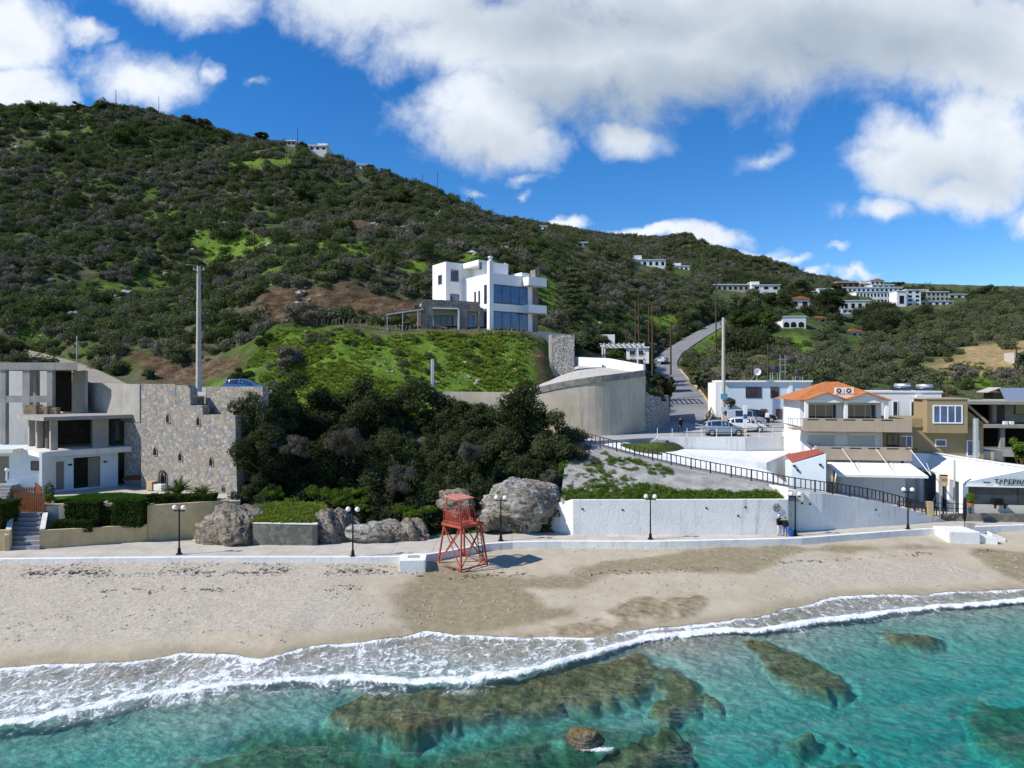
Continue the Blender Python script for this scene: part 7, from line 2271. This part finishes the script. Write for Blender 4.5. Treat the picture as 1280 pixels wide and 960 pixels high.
tree('dark bush hanging down the rubble wall at the road bend', 836, 488, 90, 11, 'mid', 519, .9, 2500, .14, base=12.5)
tree('dry golden creeper on the rubble wall at the road bend', 824, 499, 84.5, 9, 'grey', 520, .6, 1500, .12, trunk=False, name='creeper', cat='creeper', base=12.4)
tree('dark leafy tree behind the gate pillar at the end of the drive', 738, 435, 112, 19, 'dark', 521, .7, 4500, .2)
tree('dark round tree below the timber canopy', 770, 448, 114, 13, 'mid', 522, .8, 3000, .18)
tree('orange-brown dry shrub by the pale blue house', 913, 502, 94, 9, 'grey', 523, .9, 1800, .13, base=10.3, name='shrub', cat='shrub')
tree('green shrub beside the dry one at the corner of the pale blue house', 908, 488, 97, 10, 'mid', 524, .9, 2200, .15, base=10.5, name='shrub', cat='shrub')
tree('leafy plant growing at the right end of the taverna tent', 1277, 560, 76, 13, 'green', 525, 1.3, 2500, .16, base=3, name='shrub', cat='shrub')
tree('silver-green agave-like shrub below the road', 872, 472, 122, 14, 'olive', 526, .7, 2600, .2, name='shrub', cat='shrub')
tree('silver twiggy shrub below the road, right of the silver-green one', 902, 474, 118, 14, 'grey', 527, .7, 2200, .2, name='shrub', cat='shrub')
tree('bare grey leafless tree on the sandy slope, left one', 1205, 465, 118, 20, 'grey', 528, .7, 2600, .13, gap=.2)
tree('bare grey leafless tree on the sandy slope, right one', 1262, 470, 116, 20, 'grey', 529, .8, 2600, .13, gap=.2)
# big single bushes of the hillside
BB = [(275, 281, 30, 'olive', 'large silver-green bush alone on the bright green patch of the hill'), (432, 284, 14, 'mid', 'compact dark green bush right of the bright green patch'), (380, 243, 16, 'dark', 'flat dark bush in the middle of the upper hill'), (483, 253, 12, 'dark', 'round dark bush near the right end of the skyline slope'),
      (66, 186, 16, 'dark', 'dark round bush high on the left part of the hill'), (160, 170, 18, 'mid', 'broad dark green bush under the left skyline poles'), (98, 130, 12, 'dark', 'dark rounded bush on the left skyline'), (45, 133, 14, 'mid', 'spreading bush at the left end of the skyline'), (236, 147, 14, 'mid', 'grassy green bush on the skyline right of the left poles'), (255, 150, 10, 'olive', 'pale feathery bush on the skyline right of the green one'),
      (130, 131, 10, 'dark', 'low dark bush left of the first skyline pole'), (505, 248, 12, 'dark', 'low dark bush on the skyline left of the thin poles'), (553, 246, 8, 'dark', 'small dark bush at the foot of the thin skyline poles'), (360, 446, 22, 'grey', 'twiggy grey bush on the left part of the mound'), (330, 424, 14, 'mid', 'dark bush at the upper left corner of the mound'), (300, 470, 16, 'mid', 'green bush hanging over the left foot of the mound'),
      (145, 462, 12, 'mid', 'bright bush on the earth bank beside the dirt track'), (185, 468, 11, 'olive', 'pale bush on the earth bank right of the bright one'), (12, 432, 22, 'dark', 'big dark bush at the left edge above the dirt track'), (378, 392, 26, 'grey', 'pale dry creeper-like bush on the brown cut bank'), (225, 440, 26, 'olive', 'grey-green bush left of the very tall pole'), (290, 410, 28, 'mid', 'wide dense bush just right of the very tall pole')]
for i, (px, py, r_, mt, lb) in enumerate(BB):
    Y = ray_hit(px, py + r_ * .55) or 288
    tree(lb, px, py + (r_ * .45 if py < 155 else 0), Y, r_, mt, 560 + i, .6 if py < 155 else .72, 3600 if r_ > 15 else 2200, .0011 * Y + .03, trunk=False, name='bush', cat='bush')
# Norfolk pine
npn = thing('norfolk_pine', 'slender tiered Norfolk pine behind the gate pillar', 'pine', tuple(P(716, 428, 125)))
hN = 14.2
m = MB(); m.tube([(0, 0, -1), (0, 0, hN)], [.22, .03], 7); m.build('trunk', L['bark'], npn)
rng = np.random.default_rng(8); bl_ = []; vs, fs, tn = [], [], []; nb0 = 0
for k in range(13):
    z = 1.2 + k * (hN - 1.4) / 13; ln = 3.0 * (1 - (z / hN)) ** .8 + .25
    for j in range(6):
        a_ = j * 1.047 + k * .4
        v, f, t2 = leaf_arrays(rng, [(math.cos(a_) * ln * q, math.sin(a_) * ln * q, z + .25 * q * q * ln * .5, .44, .44, .13) for q in (.25, .5, .75, 1.0)], 150, .17)
        vs.append(v); fs.append(f + nb0); tn.append(t2); nb0 += len(v)
me = np_mesh('needles', np.concatenate(vs), np.concatenate(fs)); add_attr(me, 'rnd', np.concatenate(tn), 'FACE'); link_mesh('needles', me, L['olive'], npn)
def palm(label, px, py, Y, h, r_):
    t_ = thing('palm_tree', label, 'palm tree', tuple(P(px, py, Y) - Vector((0, 0, h))))
    m = MB(); m.tube([(0, 0, -2), (.1, 0, h)], [.35, .22], 7); m.build('trunk', L['bark'], t_)
    m = MB()
    for k in range(18):
        a_ = k * 2.4; el = .9 - 1.3 * (k / 18); p0 = Vector((.1, 0, h)); d = Vector((math.cos(a_) * math.cos(el), math.sin(a_) * math.cos(el), math.sin(el))); s_ = Vector((-math.sin(a_), math.cos(a_), 0))
        p1 = p0 + d * r_ * .55; p2 = p1 + (d - up * .7).normalized() * r_ * .55
        m.poly((p0, p1 + s_ * .3, p2, p1 - s_ * .3 - up * .1))
    o = m.build('fronds', M_palm, t_)
M_palm = plain('palm_fronds', (.035, .055, .022), .8, .2, var=.3)
palm('palm on the village skyline, left of the twin pair', 1153, 357, 440, 6, 3.4); palm('palm on the village skyline, right of the twin pair', 1161, 356, 440, 7, 3.8)
palm('single small palm on the skyline right of the twin palms', 1210, 361, 430, 5, 3.2); palm('broad palm on the skyline near the right picture edge', 1263, 361, 400, 6, 5)

# single shrubs of the hillside: the largest ones in view
def many_shrubs(n, px0, px1, Y0, Y1, kinds, r0, r1, seed, label, group, spread):
    rng = np.random.default_rng(seed); got = []
    pts, _ = sample_land(seed, n * 40, px0, px1, Y0, Y1, lambda x, y, u: (cover(x, y)[1] < .3) & (cover(x, y)[2] < .5))
    for p in pts:
        if all((p[0] - q[0]) ** 2 + (p[1] - q[1]) ** 2 > spread ** 2 for q in got):
            got.append(p)
            k = kinds[len(got) % len(kinds)]
            src = PROTO[k].objects[int(rng.integers(len(PROTO[k].objects)))]
            o = bpy.data.objects.new('scrub_bush', src.data); COL.objects.link(o)
            s_ = r0 + (r1 - r0) * rng.random() ** 1.6; o.location = p; o.scale = (s_, s_ * (.85 + .3 * rng.random()), s_ * (.75 + .3 * rng.random())); o.rotation_euler = (0, 0, rng.random() * 6.28)
            tag(o, label, 'bush', group)
            if len(got) >= n: break
many_shrubs(190, -60, 560, 100, 215, ['scrub', 'olive', 'scrub', 'woods'], 1.5, 3.2, 71, 'rounded scrub bush among many on the big left hillside', 'bushes on the big hillside', 4.6)
many_shrubs(70, 900, 1300, 104, 230, ['olive', 'woods', 'scrub', 'grey'], 1.5, 3.2, 72, 'rounded bush among many on the slope behind the right hand houses', 'bushes on the right hand slope', 4.2)
many_shrubs(36, 700, 880, 112, 230, ['olive', 'woods', 'scrub'], 1.4, 2.8, 73, 'rounded bush among many on the slope left of the climbing road', 'bushes left of the climbing road', 4.0)

# ================================================================== cars
def car(label, loc, rz, paint, kind='hatch', scale=1.0, name='parked_car'):
    t_ = thing(name, label, 'car' if kind != 'van' else 'van', loc, rz); t_.scale = (scale,) * 3
    if kind == 'hatch':
        S = [(-1.98, .72, .34, .62, .66, .6), (-1.93, .80, .26, .90, .95, .66), (-1.72, .84, .24, .96, 1.32, .60), (-1.35, .85, .24, .96, 1.46, .60), (-.3, .86, .22, .95, 1.50, .61), (.35, .86, .22, .93, 1.40, .60), (1.05, .85, .22, .92, .95, .70), (1.65, .82, .24, .82, .84, .66), (1.95, .74, .26, .66, .68, .58), (2.02, .64, .34, .52, .54, .5)]
        cab = (2, 3, 4, 5, 6)
    else:
        S = [(-2.15, .78, .36, .80, .9, .66), (-2.12, .84, .28, 1.02, 1.1, .70), (-2.05, .87, .26, 1.05, 1.72, .72), (-1.3, .88, .25, 1.05, 1.80, .72), (0, .88, .24, 1.05, 1.80, .71), (.62, .88, .24, 1.04, 1.70, .70), (1.30, .87, .24, 1.02, 1.06, .74), (1.85, .84, .26, .90, .93, .70), (2.1, .76, .28, .72, .74, .62), (2.17, .66, .36, .56, .58, .54)]
        cab = (2, 3, 4, 5, 6)
    rows = []
    for x, hw_, zb_, zl, zr_, rw_ in S:
        rows.append([(x, -hw_ * .9, zb_), (x, -hw_, zb_ + .2), (x, -hw_ * .985, zl), (x, -rw_, zr_ - .02), (x, -rw_ * .5, zr_ + .02), (x, rw_ * .5, zr_ + .02), (x, rw_, zr_ - .02), (x, hw_ * .985, zl), (x, hw_, zb_ + .2), (x, hw_ * .9, zb_)])
    b = MB(); vv = [[b.b.verts.new(p) for p in r_] for r_ in rows]
    for r0_, r1_ in zip(vv[:-1], vv[1:]):
        for k in range(9): b.b.faces.new([r0_[k], r0_[k + 1], r1_[k + 1], r1_[k]])
        b.b.faces.new([r0_[9], r0_[0], r1_[0], r1_[9]])
    b.b.faces.new(vv[0]); b.b.faces.new(vv[-1][::-1])
    b.build('body', M[paint], t_, bevel=.03, smooth=True)
    def quad(m, q, ins, off):
        q = [Vector(k) for k in q]; c = sum(q, Vector()) / 4; n_ = (q[1] - q[0]).cross(q[3] - q[0]).normalized()
        if n_.dot(c - Vector((0, 0, .8))) < 0: n_ = -n_
        m.poly([k.lerp(c, ins) + n_ * off for k in q])
    for s in (2, 6):
        m = MB()
        for i in cab[:-1]:
            if kind == 'van' and i == 2: continue
            quad(m, (rows[i][s], rows[i + 1][s], rows[i + 1][s + 1], rows[i][s + 1]), .14, .012)
        m.build('side_window', M['glass'], t_)
    m = MB(); i = cab[-2]; quad(m, (rows[i][3], rows[i][6], rows[i + 1][6], rows[i + 1][3]), .08, .03); m.build('windscreen', M['glass'], t_)
    m = MB(); i = 1; quad(m, (rows[i][3], rows[i][6], rows[i + 1][6], rows[i + 1][3]), .14, .02); m.build('rear_window', M['glass'], t_)
    for x in (-1.28, 1.28):
        for s in (-1, 1):
            yv = s * (.80 if kind == 'hatch' else .82)
            m = MB(); m.lathe([(.20, -.1), (.31, -.095), (.315, 0), (.31, .095), (.20, .1)], (x, yv, .31), 18, 'y'); w2 = m.build('wheel', M['pipe'], t_)
            m = MB(); m.lathe([(.05, -.02), (.19, -.015), (.2, .105), (.06, .112)] if s > 0 else [(.06, -.112), (.2, -.105), (.19, .015), (.05, .02)], (x, yv, .31), 10, 'y'); m.build('rim', M['steel'], w2)
    f = S[-2]
    for s in (-1, 1):
        m = MB(); m.sphere((f[0] - .05, s * f[1] * .86, f[3] - .08), (.14, .15, .08), 10, 6); m.build('headlight', M['frame_white'], t_)
        m = MB(); m.sphere((S[1][0], s * S[1][1] * .9, .85), (.06, .10, .14), 8, 6); m.build('tail_light', M['red'], t_)
        m = MB(); m.box(.72, .84, s * .98 - .08, s * .98 + .08, 1.0, 1.12); m.build('mirror', M[paint], t_, bevel=.02)
    return t_
M['silverblue'] = plain('silver_blue_paint', (.36, .44, .52), .25, .5, metal=.4, var=.03)
M['silver'] = plain('silver_paint', (.55, .57, .58), .25, .5, metal=.4, var=.03)
M['whitecar'] = plain('white_car_paint', (.72, .74, .75), .25, .5, var=.02)
M['blackcar'] = plain('black_car_paint', (.012, .012, .014), .2, .5, var=.02)
M['bluecar'] = plain('deep_blue_paint', (.03, .10, .30), .25, .5, var=.03)
def on_yard(px, Y): return ((px - 640) / K * Y, Y, plaza_z(Y))
car('silver blue hatchback nearest the car park railing', on_yard(904, 76.9), R(-3), 'silverblue', scale=1.12)
car('pale silver hatchback parked just behind the silver blue one', on_yard(932, 80.4), R(-4), 'whitecar', scale=1.08)
car('light grey high roofed van in the middle of the car park', on_yard(931, 86.5), R(-4), 'silver', 'van', 1.12)
car('black car parked close to the pale blue house', on_yard(948, 91.0), R(-6), 'blackcar', scale=1.1)
cr = car('small grey car coming down the narrow part of the road', (0, 0, 0), R(-115), 'silver', name='car')
q = rc[int(np.argmin([abs(p.y - 156) for p in rc]))]; cr.location = (q.x - .3, q.y, q.z + .02)
car('deep blue car whose roof shows above the rubble wall', (hx(307, 70.5), 70.5, 13.95), R(-6), 'bluecar', scale=1.05)
bn = thing('feather_banner', 'tall narrow white banner totem at the edge of the car park', 'banner', on_yard(931.5, 75.3))
m = MB(); m.box(-.22, .22, -.04, .04, .9, 3.5); m.build('panel', M['white'], bn); m = MB(); m.box(-.23, .23, -.046, -.041, 2.0, 2.5); m.build('blue_mark', M['bluecar'], bn)
m = MB(); m.tube([(0, 0, -3), (0, 0, 1.0)], .14, 8); m.build('post', M['tanwall'], bn)

# ================================================================== people
for nm, c in (('navy', (.012, .016, .035)), ('jeans', (.02, .09, .36)), ('skin', (.42, .26, .18)), ('hair', (.02, .014, .01)), ('black_cloth', (.012, .012, .014)), ('pale_trousers', (.62, .60, .56)), ('whiteshirt', (.66, .64, .66)), ('shoe', (.03, .03, .03))):
    M[nm] = plain('cloth_' + nm, c, .85, .15, var=.12, scale=6)
def person(label, loc, rz, top, legs_, pose='stand', h=1.74, hairc='hair', cap=None):
    t_ = thing('person', label, 'person', tuple(loc), rz)
    s = h / 1.74
    J = {'pel': ((0, 0, .94), .135), 'wst': ((0, 0, 1.08), .125), 'chs': ((0, -.01, 1.30), .155), 'nck': ((0, 0, 1.47), .06), 'hd0': ((0, -.015, 1.56), .085), 'hd1': ((0, -.02, 1.66), .095), 'hd2': ((0, 0, 1.73), .05), 'nose': ((0, -.115, 1.62), .018)}
    E = [('pel', 'wst'), ('wst', 'chs'), ('chs', 'nck'), ('nck', 'hd0'), ('hd0', 'hd1'), ('hd1', 'hd2'), ('hd0', 'nose')]
    for sd, k in ((-1, 'l'), (1, 'r')):
        st_ = sd * (.30 if pose == 'walk' else .03)
        J['hip' + k] = ((sd * .10, 0, .86), .095); J['kne' + k] = ((sd * .11, -.04 - st_ * .5, .49), .062); J['ank' + k] = ((sd * .12, .02 - st_, .09 + (.06 if st_ < -.1 else 0)), .045); J['toe' + k] = ((sd * .14, -.16 - st_, .045), .045)
        J['shl' + k] = ((sd * .19, 0, 1.40), .066)
        if pose == 'phone' and sd < 0: el_, wr, hn = (sd * .25, -.10, 1.14), (sd * .10, -.27, 1.32), (sd * .05, -.30, 1.40)
        else: el_, wr, hn = (sd * .25, .03 + st_ * .4, 1.13), (sd * .26, -.06 + st_ * .7, .90), (sd * .26, -.09 + st_ * .8, .81)
        J['elb' + k] = (el_, .046); J['wri' + k] = (wr, .034); J['hnd' + k] = (hn, .036)
        E += [('pel', 'hip' + k), ('hip' + k, 'kne' + k), ('kne' + k, 'ank' + k), ('ank' + k, 'toe' + k), ('chs', 'shl' + k), ('shl' + k, 'elb' + k), ('elb' + k, 'wri' + k), ('wri' + k, 'hnd' + k)]
        dirv = (Vector(hn) - Vector(wr)).normalized(); sv = dirv.cross(Vector((sd, .2, 0))).normalized()
        for fi, (off, ln) in enumerate(((-.024, .062), (-.008, .072), (.008, .068), (.024, .055))):
            J['f%s%d' % (k, fi)] = (tuple(Vector(hn) + sv * off + dirv * ln), .009); E.append(('hnd' + k, 'f%s%d' % (k, fi)))
        J['th' + k] = (tuple(Vector(wr).lerp(Vector(hn), .6) + sv * -.055 + dirv * .03), .011); E.append(('hnd' + k, 'th' + k))
    names = list(J)
    me = bpy.data.meshes.new('body'); me.from_pydata([tuple(Vector(J[n_][0]) * s) for n_ in names], [(names.index(a), names.index(b)) for a, b in E], [])
    o = bpy.data.objects.new('body', me); COL.objects.link(o)
    md = o.modifiers.new('skin', 'SKIN'); md.use_smooth_shade = True
    for i, n_ in enumerate(names):
        sv_ = me.skin_vertices[0].data[i]; sv_.radius = (J[n_][1] * s,) * 2; sv_.use_root = n_ == 'pel'
    ss = o.modifiers.new('sub', 'SUBSURF'); ss.levels = ss.render_levels = 1
    dg = bpy.context.evaluated_depsgraph_get(); m2 = bpy.data.meshes.new_from_object(o.evaluated_get(dg))
    bpy.data.objects.remove(o)
    m2.materials.clear()
    for q in ('skin', top, legs_, 'shoe'): m2.materials.append(M[q])
    for p in m2.polygons:
        c = p.center / s; hand = any((c - Vector(J['hnd' + k][0])).length < .10 for k in 'lr')
        p.material_index = 0 if (c.z > 1.47 or hand) else (1 if c.z > .93 or (abs(c.x) > .19 and c.z > .78) else (2 if c.z > .11 else 3))
        p.use_smooth = True
    b_ = bpy.data.objects.new('body', m2); COL.objects.link(b_); b_.parent = t_
    m = MB(); m.sphere((0, .015 * s, 1.665 * s), (.105 * s, .115 * s, .105 * s), 14, 8)
    bmesh.ops.delete(m.b, geom=[f for f in m.b.faces if f.calc_center_median().z < 1.60 * s or (f.calc_center_median().y < -.04 * s and f.calc_center_median().z < 1.70 * s)], context='FACES')
    m.build('hair', M[cap or hairc], t_, smooth=True)
    m = MB(); [m.sphere((e_ * .034 * s, -.108 * s, 1.645 * s), .011 * s, 6, 4) for e_ in (-1, 1)]; m.build('eyes', M['frame_dark'], t_)
    m = MB(); m.hexa([Vector(q) * s for q in ((-.2, -.12, .86), (.2, -.12, .86), (.2, .12, .86), (-.2, .12, .86), (-.24, -.15, 1.36), (.24, -.15, 1.36), (.24, .13, 1.36), (-.24, .13, 1.36))]); m.build('jacket', M[top], t_, bevel=.07 * s)
    return t_
person('person in black jacket and pale trousers standing against the sea wall', G(974, 669.3, PZ), R(20), 'black_cloth', 'pale_trousers', 'phone', 1.78, cap='whiteshirt')
pb = person('person in black jacket and bright blue trousers beside the wall and lamp post', G(981.5, 670.2, PZ), R(-25), 'black_cloth', 'jeans', 'stand', 1.62)
m = MB(); m.box(.15, .5, -.2, .2, 0, .55); bg = m.build('blue_bag', M['jeans'], None, bevel=.08); bg.location = pb.location + Vector((.15, 0, .02)); tag(bg, 'dark blue bag on the ground beside the person in blue trousers', 'bag')
person('person in dark clothes walking alone down the road by the car park', (hx(850.5, 79), 79, plaza_z(79)), R(15), 'navy', 'navy', 'walk', 1.8)
person('person in white top standing by the black car near the house with the orange roof', (hx(959.5, 88), 88, plaza_z(88)), R(-30), 'whiteshirt', 'black_cloth', 'stand', 1.75)

TWIGS = [(372, 560, 62.0, 20, 'grey twiggy bush on the wooded bank above the stone planter'), (432, 552, 63.0, 24, 'grey twiggy bush in the middle of the wooded bank'), (503, 598, 61.5, 24, 'leafless grey bush on the wooded bank above the pale outcrop'), (585, 566, 64.5, 20, 'leafless grey bush on the wooded bank above and behind the lifeguard tower'), (690, 600, 63.5, 16, 'leafless grey bush on the bank left of the sea wall corner')]
L['twig'] = leaf_mat('bare_twigs', (0.060, 0.053, 0.044), (0.165, 0.148, 0.124), trans=.05)
for i, (px, py, Y, r_, lb) in enumerate(TWIGS):
    c = P(px, py, Y); q = r_ * Y / K
    t_ = thing('twiggy_bush', lb, 'bush', (c.x, c.y, c.z - q), 0, 'bare bushes on the wooded bank')
    link_mesh('crown', leaf_mesh('crown', 700 + i, crown_blobs(700 + i, q, q * .8, q * .9, q, 14, .22, .4), 4200, .17, aspect=.10, shell=.2), L['twig'], t_)

# ================================================================== what the sea left on the beach
M['weed'] = plain('dry_seaweed', (.075, .055, .035), .95, .1, var=.3)
def bits_mesh(seed, flat):
    rng = np.random.default_rng(seed); b = bmesh.new(); bmesh.ops.create_icosphere(b, subdivisions=2, radius=1)
    for v in b.verts: v.co *= 1 + .25 * rng.normal(); v.co.z *= flat
    me = bpy.data.meshes.new('bit'); b.to_mesh(me); b.free(); return me
proto('stones', [bits_mesh(i, .6) for i in range(4)], plain('beach_stone', (.40, .375, .33), .85, .2, var=.35, scale=.8))
proto('weed', [leaf_mesh('weed', 900 + i, [(0, 0, 0, 1, .35, .12)], 60, .22, aspect=.2) for i in range(3)], M['weed'])
rng = np.random.default_rng(31)
def beach_pts(n, t0, t1, clump=0.0, px0=-150, px1=1450):
    px = px0 + rng.random(n) * (px1 - px0)
    x = (px - 640) / K * 48.0; a, b = ysw(x), ycb(x)
    y = a + (b - a) * (t0 + (t1 - t0) * rng.random(n))
    k = fbm(x, y, 3.0, 4, 123) > clump
    x, y = x[k], y[k]
    return np.stack([x, y, shore_z(x, y)], 1)
pt = beach_pts(5200, .08, 1.0, .05); scatter('beach_stones', 'stones', pt, .025 + .07 * rng.random(len(pt)) ** 3, 51)
pt = beach_pts(1500, .80, .98, -.1, -150, 520); scatter('upper_beach_stones', 'stones', pt, .03 + .10 * rng.random(len(pt)) ** 3, 52)
pt = beach_pts(420, .60, .66, .05); scatter('seaweed_line', 'weed', pt, .10 + .22 * rng.random(len(pt)) ** 2, 53, tilt=.05)
pt = beach_pts(260, .84, .90, .0, -100, 480); scatter('upper_seaweed_line', 'weed', pt, .12 + .30 * rng.random(len(pt)) ** 2, 54, tilt=.05)

pts, rng = sample_land(61, 900, 300, 720, 76, 104, lambda x, y, u: (cover(x, y)[0] > 0.3) & (fbm(x, y, 5, 3, 161) > .05))
scatter('mound_stones', 'stones', pts, .06 + .32 * rng.random(len(pts)) ** 3, 55)
pts, rng = sample_land(63, 2600, -300, 870, 100, 320, lambda x, y, u: fbm(x, y, 18, 3, 162) > .12)
scatter('hillside_rocks', 'stones', pts, .25 + 1.0 * rng.random(len(pts)) ** 3, 56)
